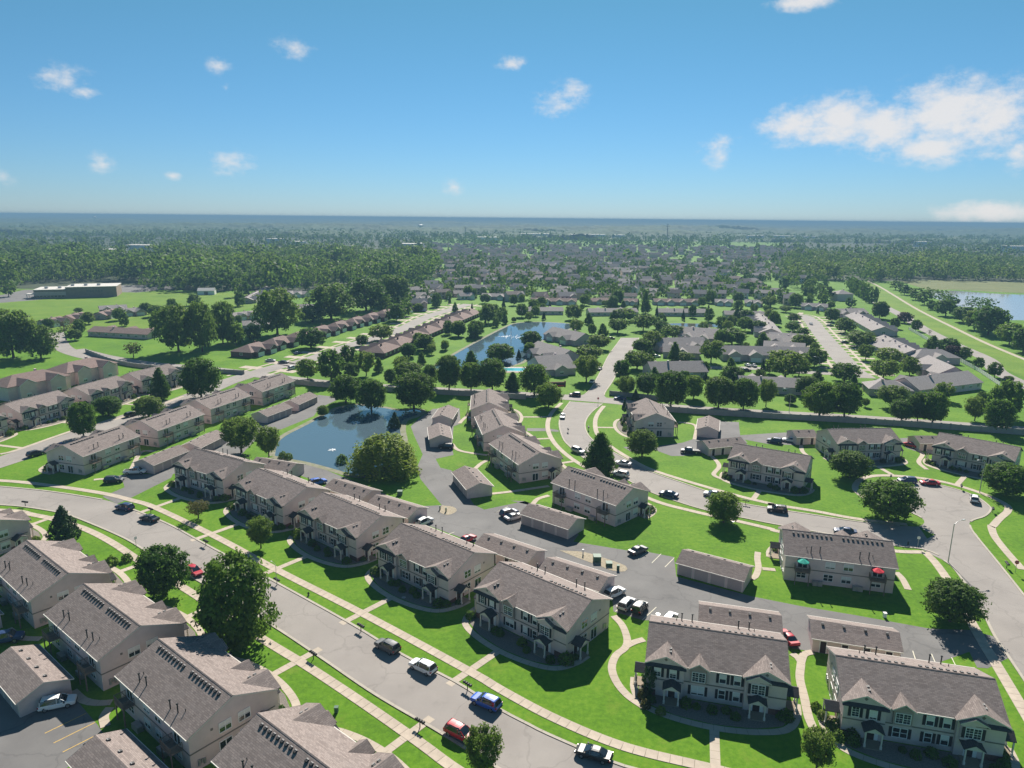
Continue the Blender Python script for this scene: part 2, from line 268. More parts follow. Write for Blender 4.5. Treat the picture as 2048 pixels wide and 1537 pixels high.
           (92.8, 439.05, 8.2, 6.7, 'round'), (93.68, 410.87, 12.4, 8.5, 'locust'), (76.3, 381.1, 9.9, 9.3, 'locust'), (68.82, 369.54, 9.6, 6.4, 'round'),
           (85.31, 578.08, 10.7, 12.4, 'round'), (98.53, 526.05, 7.9, 16.7, 'cone2'), (57.86, 573.28, 8.6, 8.6, 'round'), (74.46, 568.76, 7.5, 4.8, 'round'),
           (0.79, 568.61, 7.0, 8.5, 'round'), (7.43, 580.28, 5.1, 7.4, 'round'), (128.82, 506.38, 5.4, 9.2, 'round'), (-22.76, 581.25, 8.2, 7.5, 'round'),
           (166.53, 599.83, 7.9, 11.1, 'oval'), (190.92, 601.88, 9.5, 9.0, 'round'), (206.68, 572.77, 12.1, 9.1, 'locust'), (228.55, 574.52, 11.1, 11.1, 'round'),
           (265.96, 642.23, 11.3, 11.3, 'round'), (279.05, 633.27, 12.2, 11.7, 'round'), (254.74, 568.41, 6.0, 5.6, 'round'), (275.32, 578.26, 9.2, 7.7, 'round'),
           (264.93, 510.84, 10.8, 12.2, 'round'), (309.14, 611.83, 11.8, 14.0, 'oval'), (162.39, 490.92, 10.4, 7.9, 'round'), (141.26, 455.07, 8.1, 8.2, 'round'),
           (146.95, 444.99, 9.5, 8.8, 'round'), (152.44, 437.79, 10.9, 7.5, 'round'), (138.7, 388.43, 7.6, 8.1, 'cone2'), (182.17, 483.18, 3.9, 6.1, 'spruce'),
           (208.67, 541.61, 11.5, 5.3, 'locust'), (195.1, 490.11, 8.7, 5.7, 'round'), (177.72, 446.93, 8.7, 5.6, 'round'), (222.38, 491.98, 10.4, 9.2, 'round'),
           (208.47, 441.27, 11.8, 9.1, 'round'), (196.91, 395.67, 14.1, 7.9, 'locust'), (206.82, 424.36, 6.8, 4.6, 'round'), (158.67, 383.7, 10.3, 7.7, 'locust'),
           (123.25, 393.55, 15.4, 9.2, 'round'), (177.2, 429.61, 7.6, 4.7, 'round'), (374.0, 603.56, 9.6, 6.4, 'round'), (323.2, 528.56, 14.0, 12.2, 'round'),
           (335.82, 566.74, 11.0, 7.0, 'round'), (348.38, 601.45, 11.6, 11.6, 'round'), (362.54, 640.57, 12.4, 10.1, 'round'), (376.08, 684.74, 12.0, 9.6, 'round'),
           (394.29, 735.56, 11.6, 9.0, 'round'), (315.78, 495.33, 14.9, 10.6, 'round'), (296.86, 439.31, 20.3, 17.2, 'round'), (301.36, 460.02, 13.1, 13.1, 'round'),
           (285.22, 402.67, 14.4, 12.3, 'round'), (276.42, 378.77, 13.5, 13.0, 'round'), (250.23, 462.11, 6.1, 7.0, 'round'), (271.33, 489.25, 9.5, 7.4, 'purple'),
           (258.61, 452.04, 6.4, 7.3, 'round'), (264.83, 510.83, 10.8, 12.2, 'round'), (258.86, 436.99, 3.1, 3.2, 'bare'), (344.33, 730.59, 9.0, 14.0, 'oval'),
           (340.25, 717.36, 8.8, 14.0, 'oval'), (336.31, 704.59, 8.6, 14.0, 'oval'), (332.51, 692.26, 8.5, 14.0, 'oval'), (328.84, 680.35, 8.4, 14.0, 'oval'),
           (325.29, 668.83, 8.2, 14.0, 'oval'), (321.85, 657.68, 8.1, 14.0, 'oval'), (318.52, 646.89, 8.0, 14.0, 'oval'), (315.3, 636.44, 7.8, 14.0, 'oval')],
 'cars': [(-19.67, 101.79, 144, 'suv', 'grey', 'dark grey suv parked along the kerb beside the white suv'),
          (-13.29, 96.55, 146, 'suv', 'white', 'white suv parked along the kerb between the dark grey and blue suvs'),
          (-3.27, 88.51, 148, 'suv', 'blue', 'bright blue suv parked along the kerb opposite the crimson suv'),
          (-6.47, 82.22, -33, 'suv', 'red', 'crimson suv parked along the kerb by the small roadside tree'),
          (11.05, 78.72, 158, 'sedan', 'black', 'black sedan parked along the kerb where the street bends'),
          (-91.23, 156.55, 160, 'suv', 'navy', 'navy blue suv parked on the bend by the driveway mouth'),
          (-82.41, 150.49, 158, 'sedan', 'dark', 'dark coupe parked on the bend just behind the navy suv'),
          (-61.55, 126.3, -42, 'sedan', 'red', 'red car half hidden behind the round maple at the kerb'),
          (-63.87, 87.41, 22, 'suv', 'white', 'white suv parked nose out in the bay beside the tan garage'),
          (-82.28, 102.82, 20, 'pickup', 'navy', 'blue pickup truck at the edge of the rear car park'),
          (-101.2, 180.57, 8, 'pickup', 'white', 'white pickup truck parked beside the open end of a garage'),
          (-103.49, 174.18, 8, 'suv', 'dark', 'black suv parked across from the white pickup truck'),
          (-137.06, 194.38, 62, 'suv', 'dark', 'dark suv parked on the side street below the blue bins'),
          (-131.61, 236.53, 62, 'suv', 'dark', 'dark suv parked on the side street by the dark round tree'),
          (-19.6, 150.05, 52, 'suv', 'white', 'white suv parked by the end of a garage behind the townhouses'),
          (-50.31, 174.18, 40, 'suv', 'blue', 'blue car parked behind the townhouses near the pond'),
          (-19.75, 204.39, 175, 'suv', 'black', 'black car parked in front of the small garage above the willow'),
          (-0.4, 155.53, 35, 'suv', 'navy', 'dark blue car parked at the end of the four door garage'),
          (0.77, 153.28, 35, 'sedan', 'silver', 'silver car tucked against the end of the four door garage'),
          (26.75, 136.9, 38, 'sedan', 'grey', 'grey sedan parked alone in the marked bays by the lawn'),
          (19.39, 119.35, 40, 'suv', 'white', 'white suv parked at the back corner of the townhouse'), (21.01, 115.39, 56, 'suv', 'silver', 'silver suv parked next to the black off-roader'),
          (23.21, 114.09, 56, 'jeep', 'black', 'black boxy off-roader parked next to the silver suv'),
          (27.7, 110.47, 58, 'suv', 'white', 'white car showing its roof behind the townhouse ridge'), (46.24, 105.4, 100, 'sedan', 'red', 'red sedan parked at the end of the rear garage'),
          (-9.37, 141.3, 50, 'sedan', 'red', 'red car showing between townhouse roof and garage'), (17.84, 239.96, -97, 'sedan', 'white', 'white sedan driving down from the junction'),
          (19.91, 201.84, -50, 'suv', 'silver', 'silver grey suv parked above the conical tree'), (31.74, 191.16, 152, 'sedan', 'white', 'white sedan parked beside the conical tree'),
          (29.73, 182.28, 150, 'suv', 'white', 'white suv parked behind the white sedan near the conical tree'),
          (39.8, 168.28, 152, 'sedan', 'navy', 'dark blue sedan parked along the lawn verge'), (51.12, 168.57, 160, 'sedan', 'silver', 'silver sedan parked by the lone lawn tree'),
          (63.91, 159.14, 164, 'suv', 'black', 'black suv parked along the verge before the cul-de-sac'),
          (74.8, 147.18, 164, 'sedan', 'navy', 'dark car parked behind the roof with the umbrellas'),
          (53.49, 202.39, 170, 'pickup', 'black', 'black pickup truck parked at the end of the lane garage'), (24.85, 271.15, 178, 'suv', 'brown', 'brown suv crossing the junction'),
          (41.85, 266.28, 176, 'sedan', 'navy', 'blue car waiting on the collector road by the junction'),
          (40.49, 322.09, 70, 'sedan', 'silver', 'silver car parked on the street above the junction'),
          (34.12, 295.11, 70, 'sedan', 'white', 'white car parked below the silver car above the junction'),
          (72.95, 354.15, 0, 'sedan', 'white', 'white car parked before the courtyard villa'),
          (82.77, 213.53, 150, 'suv', 'navy', 'dark blue suv parked on the garage court beside the white sedan'),
          (88.1, 214.73, 160, 'sedan', 'white', 'white sedan parked on the garage court beside the dark suv'), (123.92, 210.8, 120, 'sedan', 'red', 'red car parked between two townhouses'),
          (106.08, 179.46, 174, 'suv', 'navy', 'dark blue suv parked at the top of the cul-de-sac'), (111.35, 178.14, 170, 'sedan', 'red', 'red sedan parked at the top of the cul-de-sac'),
          (116.13, 166.95, 60, 'suv', 'white', 'white suv parked by the lamp post on the cul-de-sac'),
          (112.78, 333.57, 95, 'sedan', 'white', 'white car in the double driveway of the villa'), (115.31, 332.51, 95, 'sedan', 'silver', 'silver car in the double driveway of the villa'),
          (108.36, 321.94, 0, 'sedan', 'black', 'black car on the lane below the villa driveway'), (-115.72, 333.19, 5, 'sedan', 'silver', 'silver car parked by the brick corner house'),
          (-108.47, 329.93, 0, 'sedan', 'grey', 'grey car parked by the brick corner house'), (-100.15, 316.58, 62, 'suv', 'white', 'white suv driving along the street of brick ranches'),
          (-108.61, 352.81, 70, 'sedan', 'navy', 'navy car in the driveway of a brick ranch'), (201.18, 475.66, -100, 'sedan', 'silver', 'silver car driving down the long straight street'),
          (211.32, 469.5, 0, 'sedan', 'grey', 'grey car in a driveway off the long straight street'),
          (190.76, 402.31, 0, 'sedan', 'black', 'black car in a driveway off the long straight street'),
          (57.34, 408.29, 5, 'sedan', 'black', 'dark car at the end of the short villa street')],
 'mailboxes': [(-44.12, 122.18), (-25.03, 106.96), (-6.14, 91.89), (-30.87, 99.07), (-12.13, 83.88), (-115.76, 158.04), (-84.15, 154.68), (-64.32, 138.18), (57.66, 163.26), (102.77, 181.62),
               (117.65, 174.73), (116.08, 159.81), (100.4, 131.63), (25.44, 225.13), (18.47, 222.65)],
 'lamps': [(121.21, 172.74, 200), (89.84, 133.76, 20), (137.37, 311.52, 180), (100.95, 249.58, 180), (-44.0, 121.81, 140), (147.82, 243.3, 180)],
 'signs': [(-78.37, 136.94, 'plate'), (100.84, 129.76, 'stop'), (32.51, 259.1, 'stop'), (87.46, 140.76, 'plate')],
 'hydrants': [(-37.06, 118.29), (86.05, 141.93)],
 'boxes': [(-24.27, 86.83), (15.11, 135.74), (17.72, 133.14), (19.93, 131.25), (21.48, 129.4), (-27.9, 167.54), (66.19, 112.9), (-16.91, 158.37), (-15.37, 157.22)],
 'fountain_big': (-0.86, 413.74),
 'fountains': [(-52.91, 231.24), (-53.58, 201.93)],
 'pool': (1.32, 320.25),
 'planters': [(17.98, 288.85)],
 'school': [(-377.39, 585.14), (-335.73, 601.33)],
 'clouds': [(-16.09, 11.57, 1.18, 0.6), (-21.21, 10.06, 0.66, 0.47), (-30.78, 8.4, 1.47, 0.77), (-29.74, 7.75, 0.86, 0.43), (-0.23, 11.17, 1.01, 0.47), (3.05, 8.52, 1.51, 0.97),
            (4.35, 9.21, 1.13, 0.89), (20.48, 6.67, 2.14, 1.2), (23.39, 6.89, 2.82, 1.55), (26.58, 6.27, 2.68, 1.59), (29.75, 6.74, 3.32, 2.08), (32.53, 6.57, 2.36, 1.97),
            (29.14, 4.73, 2.01, 0.95), (34.14, 4.54, 0.68, 1.09), (15.33, 5.01, 1.24, 0.98), (-28.98, 3.33, 0.72, 0.65), (-20.81, 3.67, 1.3, 0.76), (-24.84, 2.65, 0.48, 0.27),
            (-34.67, 2.24, 0.53, 0.49), (-4.69, 2.3, 0.7, 0.6), (20.37, 14.42, 1.98, 0.47), (33.21, 0.68, 2.91, 0.64), (-20.86, 8.68, 0.33, 0.29)],
 'footpaths': [[(18.28, 112.47), (19.37, 109.46), (19.56, 105.3), (18.8, 102.83), (17.11, 100.9), (15.98, 97.71), (16.18, 94.28), (17.39, 91.07), (19.48, 88.43)],
               [(19.02, 103.32), (20.66, 104.57), (22.39, 105.35)], [(45.62, 101.83), (46.15, 100.67), (46.17, 99.53), (44.42, 95.55), (43.3, 91.06), (42.1, 86.2), (41.98, 82.43)],
               [(46.17, 99.53), (47.51, 101.63), (49.18, 102.27)], [(76.9, 129.48), (76.8, 127.01), (75.63, 122.62)], [(50.56, 130.4), (53.03, 129.94)],
               [(52.13, 137.7), (50.96, 134.53), (49.91, 130.75), (48.08, 127.14), (46.7, 126.07), (47.09, 126.29)], [(-18.31, 209.06), (-16.57, 204.12), (-13.74, 201.45), (-7.09, 198.56)],
               [(5.39, 162.39), (6.75, 165.68), (9.6, 167.95)], [(-10.06, 186.95), (-8.62, 191.23), (-6.87, 194.41)], [(-4.83, 168.75), (0.17, 170.37), (9.91, 174.4)],
               [(59.16, 200.29), (59.48, 194.46), (58.68, 190.11), (55.59, 184.14), (57.29, 180.27)], [(90.09, 211.01), (88.26, 205.25), (88.06, 200.88)],
               [(124.07, 207.75), (123.75, 203.58), (118.54, 196.18), (117.36, 189.97)], [(57.68, 235.97), (62.43, 231.69), (58.28, 215.99)],
               [(-106.81, 136.71), (-106.25, 139.62), (-107.86, 143.91)], [(-84.28, 106.6), (-80.4, 104.11), (-76.9, 103.82)],
               [(-63.88, 90.84), (-60.99, 88.75), (-58.68, 88.22), (-56.81, 88.44)], [(-54.89, 83.45), (-56.29, 85.52), (-56.44, 87.33)],
               [(-17.73, 231.56), (-16.22, 238.89), (-13.1, 247.71)], [(-109.66, 175.72), (-103.32, 179.73), (-108.68, 197.89), (-105.1, 199.34)]],
 'manholes': [(26.26, 113.18), (51.49, 153.17), (-19.49, 117.97)]}
# ---------------------------------------------------------------- sky with fair-weather clouds
def build_sky():
    nt = world.node_tree
    N, Lk = nt.nodes, nt.links
    N.clear()
    out = N.new('ShaderNodeOutputWorld')
    bg = N.new('ShaderNodeBackground')
    bg.inputs['Strength'].default_value = 0.058
    sky = N.new('ShaderNodeTexSky')
    sky.sky_type = 'NISHITA'
    sky.sun_disc = False
    sky.sun_elevation = R(SUN_EL)
    sky.sun_rotation = R(SUN_AZ)
    sky.altitude = 200
    sky.air_density = 1.0
    sky.dust_density = 0.0
    sky.ozone_density = 8.0
    def M(op, a, b=None, c=None, clamp=False):
        n = N.new('ShaderNodeMath'); n.operation = op; n.use_clamp = clamp
        for i, v in enumerate((a, b, c)):
            if v is None: continue
            if isinstance(v, (int, float)): n.inputs[i].default_value = v
            else: Lk.new(v, n.inputs[i])
        return n.outputs[0]
    tc = N.new('ShaderNodeTexCoord')
    sep = N.new('ShaderNodeSeparateXYZ')
    Lk.new(tc.outputs['Generated'], sep.inputs[0])
    az = M('MULTIPLY', M('ARCTAN2', sep.outputs[0], sep.outputs[1]), 57.29578)
    el = M('MULTIPLY', M('ARCSINE', sep.outputs[2]), 57.29578)
    comb = N.new('ShaderNodeCombineXYZ')
    Lk.new(az, comb.inputs[0]); Lk.new(M('MULTIPLY', el, 1.5), comb.inputs[1])
    def noise(scale, detail, rough):
        n = N.new('ShaderNodeTexNoise')
        n.inputs['Scale'].default_value = scale; n.inputs['Detail'].default_value = detail; n.inputs['Roughness'].default_value = rough
        Lk.new(comb.outputs[0], n.inputs['Vector'])
        return n.outputs['Fac']
    nz = M('SUBTRACT', noise(0.75, 6, 0.62), 0.5)
    nz2 = M('SUBTRACT', noise(0.28, 3, 0.5), 0.5)
    wob = M('ADD', M('MULTIPLY', nz, 1.9), M('MULTIPLY', nz2, 0.8))
    total = None
    for a, e, w, h in LAYOUT['clouds']:
        da = M('DIVIDE', M('SUBTRACT', az, a), w * 1.4)
        de = M('DIVIDE', M('SUBTRACT', el, e), h * 1.5)
        d = M('SQRT', M('ADD', M('MULTIPLY', da, da), M('MULTIPLY', de, de)))
        f = M('MULTIPLY', M('SUBTRACT', 1.0, d), 1.35 if w > 1.6 else 0.75)
        total = f if total is None else M('MAXIMUM', total, f)
    # the same kind of small clouds over the rest of the sky
    sc = M('MULTIPLY', M('SUBTRACT', noise(0.11, 4, 0.5), 0.72), 6.0)
    away = M('MULTIPLY', M('GREATER_THAN', M('ABSOLUTE', az), 40), M('GREATER_THAN', el, 2))
    sc = M('SUBTRACT', M('MULTIPLY', M('ADD', sc, 2.0), away), 2.0)
    high = M('MULTIPLY', M('GREATER_THAN', el, 19.0), 1.0)
    sc2 = M('SUBTRACT', M('MULTIPLY', M('ADD', M('MULTIPLY', M('SUBTRACT', noise(0.13, 4, 0.5), 0.72), 6.0), 2.0), high), 2.0)
    total = M('MAXIMUM', total, M('MAXIMUM', sc, sc2))
    dens = M('ADD', total, wob)
    mr = N.new('ShaderNodeMapRange'); mr.interpolation_type = 'SMOOTHSTEP'
    mr.inputs['From Min'].default_value = 0.0; mr.inputs['From Max'].default_value = 1.2
    mr.inputs['To Max'].default_value = 0.88
    Lk.new(dens, mr.inputs['Value'])
    gate = N.new('ShaderNodeMapRange'); gate.interpolation_type = 'SMOOTHSTEP'
    gate.inputs['From Min'].default_value = -0.25; gate.inputs['From Max'].default_value = 0.3
    Lk.new(total, gate.inputs['Value'])
    fac = M('MULTIPLY', mr.outputs[0], gate.outputs[0], clamp=True)
    tint = N.new('ShaderNodeMix'); tint.data_type = 'RGBA'; tint.blend_type = 'MULTIPLY'
    tint.inputs['Factor'].default_value = 1.0
    tr = N.new('ShaderNodeValToRGB')           # bluer air towards the horizon, all the way round
    tr.color_ramp.elements[0].position = 0.0; tr.color_ramp.elements[0].color = SKY_LOW
    tr.color_ramp.elements[1].position = 1.0; tr.color_ramp.elements[1].color = SKY_TINT
    Lk.new(M('DIVIDE', el, 16.0, clamp=True), tr.inputs[0])
    Lk.new(tr.outputs[0], tint.inputs[7])
    Lk.new(sky.outputs[0], tint.inputs[6])
    mix = N.new('ShaderNodeMix'); mix.data_type = 'RGBA'
    mix.inputs[7].default_value = CLOUD_COL
    Lk.new(fac, mix.inputs['Factor'])
    Lk.new(tint.outputs[2], mix.inputs[6])
    Lk.new(mix.outputs[2], bg.inputs['Color'])
    Lk.new(bg.outputs[0], out.inputs[0])

SKY_TINT = (0.55, 0.77, 0.62, 1)
SKY_LOW = (0.46, 0.56, 0.70, 1)
CLOUD_COL = (6.6, 6.4, 6.3, 1)
build_sky()

# ---------------------------------------------------------------- materials
MATS = {}
def mat(name, col, rough=0.8, var=0.0, vscale=1.0, bump=0.0, bscale=20.0, spec=0.3, metallic=0.0, col2=None, detail=4.0, objvar=0.0, coords='Object'):
    if name in MATS: return MATS[name]
    m = bpy.data.materials.new(name); m.use_nodes = True
    N, L = m.node_tree.nodes, m.node_tree.links
    b = N['Principled BSDF']
    b.inputs['Roughness'].default_value = rough
    b.inputs['Specular IOR Level'].default_value = spec
    b.inputs['Metallic'].default_value = metallic
    b.inputs['Base Color'].default_value = (*col, 1)
    tc = N.new('ShaderNodeTexCoord')
    last = None
    if var or col2:
        nz = N.new('ShaderNodeTexNoise'); nz.inputs['Scale'].default_value = vscale; nz.inputs['Detail'].default_value = detail
        nz.inputs['Roughness'].default_value = 0.6
        L.new(tc.outputs[coords], nz.inputs['Vector'])
        rp = N.new('ShaderNodeValToRGB')
        c2 = col2 or tuple(min(1, c * (1 + var)) for c in col)
        c1 = col if col2 else tuple(c * (1 - var) for c in col)
        rp.color_ramp.elements[0].position = 0.32; rp.color_ramp.elements[1].position = 0.68
        rp.color_ramp.elements[0].color = (*c1, 1); rp.color_ramp.elements[1].color = (*c2, 1)
        L.new(nz.outputs['Fac'], rp.inputs[0]); last = rp.outputs[0]
    if objvar:
        oi = N.new('ShaderNodeObjectInfo')
        hs = N.new('ShaderNodeHueSaturation')
        mr = N.new('ShaderNodeMapRange'); mr.inputs['To Min'].default_value = 1 - objvar; mr.inputs['To Max'].default_value = 1 + objvar
        L.new(oi.outputs['Random'], mr.inputs['Value']); L.new(mr.outputs[0], hs.inputs['Value'])
        if last: L.new(last, hs.inputs['Color'])
        else: hs.inputs['Color'].default_value = (*col, 1)
        last = hs.outputs[0]
    if last: L.new(last, b.inputs['Base Color'])
    if bump:
        nb = N.new('ShaderNodeTexNoise'); nb.inputs['Scale'].default_value = bscale; nb.inputs['Detail'].default_value = 3
        L.new(tc.outputs[coords], nb.inputs['Vector'])
        bp = N.new('ShaderNodeBump'); bp.inputs['Strength'].default_value = bump; bp.inputs['Distance'].default_value = 0.05
        L.new(nb.outputs['Fac'], bp.inputs['Height']); L.new(bp.outputs[0], b.inputs['Normal'])
    MATS[name] = m
    return m

def shingle_mat(name, c1, c2, c3):
    """asphalt shingles: courses with tabs of slightly different tone"""
    if name in MATS: return MATS[name]
    m = bpy.data.materials.new(name); m.use_nodes = True
    N, L = m.node_tree.nodes, m.node_tree.links
    b = N['Principled BSDF']; b.inputs['Roughness'].default_value = 0.92; b.inputs['Specular IOR Level'].default_value = 0.15
    uv = N.new('ShaderNodeUVMap')
    br = N.new('ShaderNodeTexBrick')
    br.inputs['Scale'].default_value = 1.0
    br.inputs['Brick Width'].default_value = 0.55; br.inputs['Row Height'].default_value = 0.24
    br.inputs['Mortar Size'].default_value = 0.018; br.inputs['Mortar Smooth'].default_value = 0.3; br.inputs['Bias'].default_value = 0.1
    br.inputs['Color1'].default_value = (*c1, 1); br.inputs['Color2'].default_value = (*c2, 1)
    br.inputs['Mortar'].default_value = tuple(0.62 * x for x in c1) + (1,)
    L.new(uv.outputs[0], br.inputs['Vector'])
    nz = N.new('ShaderNodeTexNoise'); nz.inputs['Scale'].default_value = 0.5; nz.inputs['Detail'].default_value = 6; nz.inputs['Roughness'].default_value = 0.7
    L.new(uv.outputs[0], nz.inputs['Vector'])
    mx = N.new('ShaderNodeMix'); mx.data_type = 'RGBA'
    mr = N.new('ShaderNodeMapRange'); mr.inputs['From Min'].default_value = 0.35; mr.inputs['From Max'].default_value = 0.7; mr.inputs['To Max'].default_value = 0.55
    L.new(nz.outputs['Fac'], mr.inputs['Value']); L.new(mr.outputs[0], mx.inputs['Factor'])
    L.new(br.outputs['Color'], mx.inputs[6]); mx.inputs[7].default_value = (*c3, 1)
    oi = N.new('ShaderNodeObjectInfo'); hs = N.new('ShaderNodeHueSaturation')
    mo = N.new('ShaderNodeMapRange'); mo.inputs['To Min'].default_value = 0.93; mo.inputs['To Max'].default_value = 1.07
    L.new(oi.outputs['Random'], mo.inputs['Value']); L.new(mo.outputs[0], hs.inputs['Value'])
    L.new(mx.outputs[2], hs.inputs['Color']); L.new(hs.outputs[0], b.inputs['Base Color'])
    MATS[name] = m
    return m

def siding_mat(name, col, period=0.2):
    if name in MATS: return MATS[name]
    m = mat(name, col, rough=0.7, var=0.07, vscale=0.7, objvar=0.04)
    N, L = m.node_tree.nodes, m.node_tree.links
    tc = N.new('ShaderNodeTexCoord')
    wv = N.new('ShaderNodeTexWave'); wv.wave_type = 'BANDS'; wv.bands_direction = 'Z'; wv.wave_profile = 'SAW'
    wv.inputs['Scale'].default_value = 0.314 / period
    L.new(tc.outputs['Object'], wv.inputs['Vector'])
    bp = N.new('ShaderNodeBump'); bp.inputs['Strength'].default_value = 0.5; bp.inputs['Distance'].default_value = 0.03
    L.new(wv.outputs['Fac'], bp.inputs['Height'])
    L.new(bp.outputs[0], N['Principled BSDF'].inputs['Normal'])
    return m

def leaf_mat(name, c1, c2, trans=0.5):
    if name in MATS: return MATS[name]
    m = bpy.data.materials.new(name); m.use_nodes = True
    N, L = m.node_tree.nodes, m.node_tree.links
    b = N['Principled BSDF']; b.inputs['Roughness'].default_value = 0.6; b.inputs['Specular IOR Level'].default_value = 0.12
    ge = N.new('ShaderNodeNewGeometry'); oi = N.new('ShaderNodeObjectInfo')
    ad = N.new('ShaderNodeMath'); ad.operation = 'MULTIPLY_ADD'; ad.inputs[1].default_value = 0.45
    mu = N.new('ShaderNodeMath'); mu.operation = 'MULTIPLY'; mu.inputs[1].default_value = 0.55
    L.new(oi.outputs['Random'], mu.inputs[0]); L.new(ge.outputs['Random Per Island'], ad.inputs[0]); L.new(mu.outputs[0], ad.inputs[2])
    rp = N.new('ShaderNodeValToRGB'); rp.color_ramp.elements[0].color = (*c1, 1); rp.color_ramp.elements[1].color = (*c2, 1)
    rp.color_ramp.elements[0].position = 0.1; rp.color_ramp.elements[1].position = 0.9
    L.new(ad.outputs[0], rp.inputs[0]); L.new(rp.outputs[0], b.inputs['Base Color'])
    tr = N.new('ShaderNodeBsdfTranslucent'); L.new(rp.outputs[0], tr.inputs['Color'])
    ms = N.new('ShaderNodeMixShader'); ms.inputs[0].default_value = trans
    L.new(b.outputs[0], ms.inputs[1]); L.new(tr.outputs[0], ms.inputs[2]); L.new(ms.outputs[0], N['Material Output'].inputs[0])
    MATS[name] = m
    return m

def glass_mat(name, col, rough=0.05):
    return mat(name, col, rough=rough, spec=0.9)

def concrete_mat(name, col, joint):
    m = mat(name, col, rough=0.9, var=0.10, vscale=0.35, detail=6, bump=0.15, bscale=8)
    N, L = m.node_tree.nodes, m.node_tree.links
    b = N['Principled BSDF']
    src = b.inputs['Base Color'].links[0].from_socket
    uv = N.new('ShaderNodeUVMap'); sp = N.new('ShaderNodeSeparateXYZ'); L.new(uv.outputs[0], sp.inputs[0])
    md = N.new('ShaderNodeMath'); md.operation = 'PINGPONG'; md.inputs[1].default_value = joint / 2
    L.new(sp.outputs[0], md.inputs[0])
    lt = N.new('ShaderNodeMath'); lt.operation = 'LESS_THAN'; lt.inputs[1].default_value = 0.03
    L.new(md.outputs[0], lt.inputs[0])
    mx = N.new('ShaderNodeMix'); mx.data_type = 'RGBA'; mx.blend_type = 'MULTIPLY'
    L.new(lt.outputs[0], mx.inputs['Factor']); L.new(src, mx.inputs[6]); mx.inputs[7].default_value = (0.6, 0.57, 0.52, 1)
    L.new(mx.outputs[2], b.inputs['Base Color'])
    return m

def lawn_mat(name, c1, c2, c3):
    m = bpy.data.materials.new(name); m.use_nodes = True
    N, L = m.node_tree.nodes, m.node_tree.links
    b = N['Principled BSDF']; b.inputs['Roughness'].default_value = 0.9; b.inputs['Specular IOR Level'].default_value = 0.12
    tc = N.new('ShaderNodeTexCoord')
    def nz(s, d, r=0.6):
        n = N.new('ShaderNodeTexNoise'); n.inputs['Scale'].default_value = s; n.inputs['Detail'].default_value = d; n.inputs['Roughness'].default_value = r
        L.new(tc.outputs['Object'], n.inputs['Vector']); return n
    a = nz(0.055, 7, 0.68); f = nz(1.1, 7, 0.75); g = nz(9.0, 2, 0.6)
    ad = N.new('ShaderNodeMath'); ad.operation = 'MULTIPLY_ADD'; ad.inputs[1].default_value = 0.55
    L.new(f.outputs['Fac'], ad.inputs[0])
    mu = N.new('ShaderNodeMath'); mu.operation = 'MULTIPLY'; mu.inputs[1].default_value = 0.45
    L.new(a.outputs['Fac'], mu.inputs[0]); L.new(mu.outputs[0], ad.inputs[2])
    rp = N.new('ShaderNodeValToRGB'); e = rp.color_ramp.elements
    e[0].position = 0.40; e[1].position = 0.61; e[0].color = (*c1, 1); e[1].color = (*c3, 1)
    k = e.new(0.5); k.color = (*c2, 1)
    L.new(ad.outputs[0], rp.inputs[0])
    dry = nz(0.16, 8, 0.75); dm = N.new('ShaderNodeMapRange'); dm.inputs['From Min'].default_value = 0.56; dm.inputs['From Max'].default_value = 0.72; dm.inputs['To Max'].default_value = 0.55
    L.new(dry.outputs['Fac'], dm.inputs['Value'])
    mx = N.new('ShaderNodeMix'); mx.data_type = 'RGBA'; L.new(dm.outputs[0], mx.inputs['Factor']); L.new(rp.outputs[0], mx.inputs[6]); mx.inputs[7].default_value = (c3[0] * 1.35, c3[1] * .95, c3[2] * 1.8, 1)
    L.new(mx.outputs[2], b.inputs['Base Color'])
    bp = N.new('ShaderNodeBump'); bp.inputs['Strength'].default_value = 0.6; bp.inputs['Distance'].default_value = 0.05
    L.new(g.outputs['Fac'], bp.inputs['Height']); L.new(bp.outputs[0], b.inputs['Normal'])
    MATS[name] = m
    return m

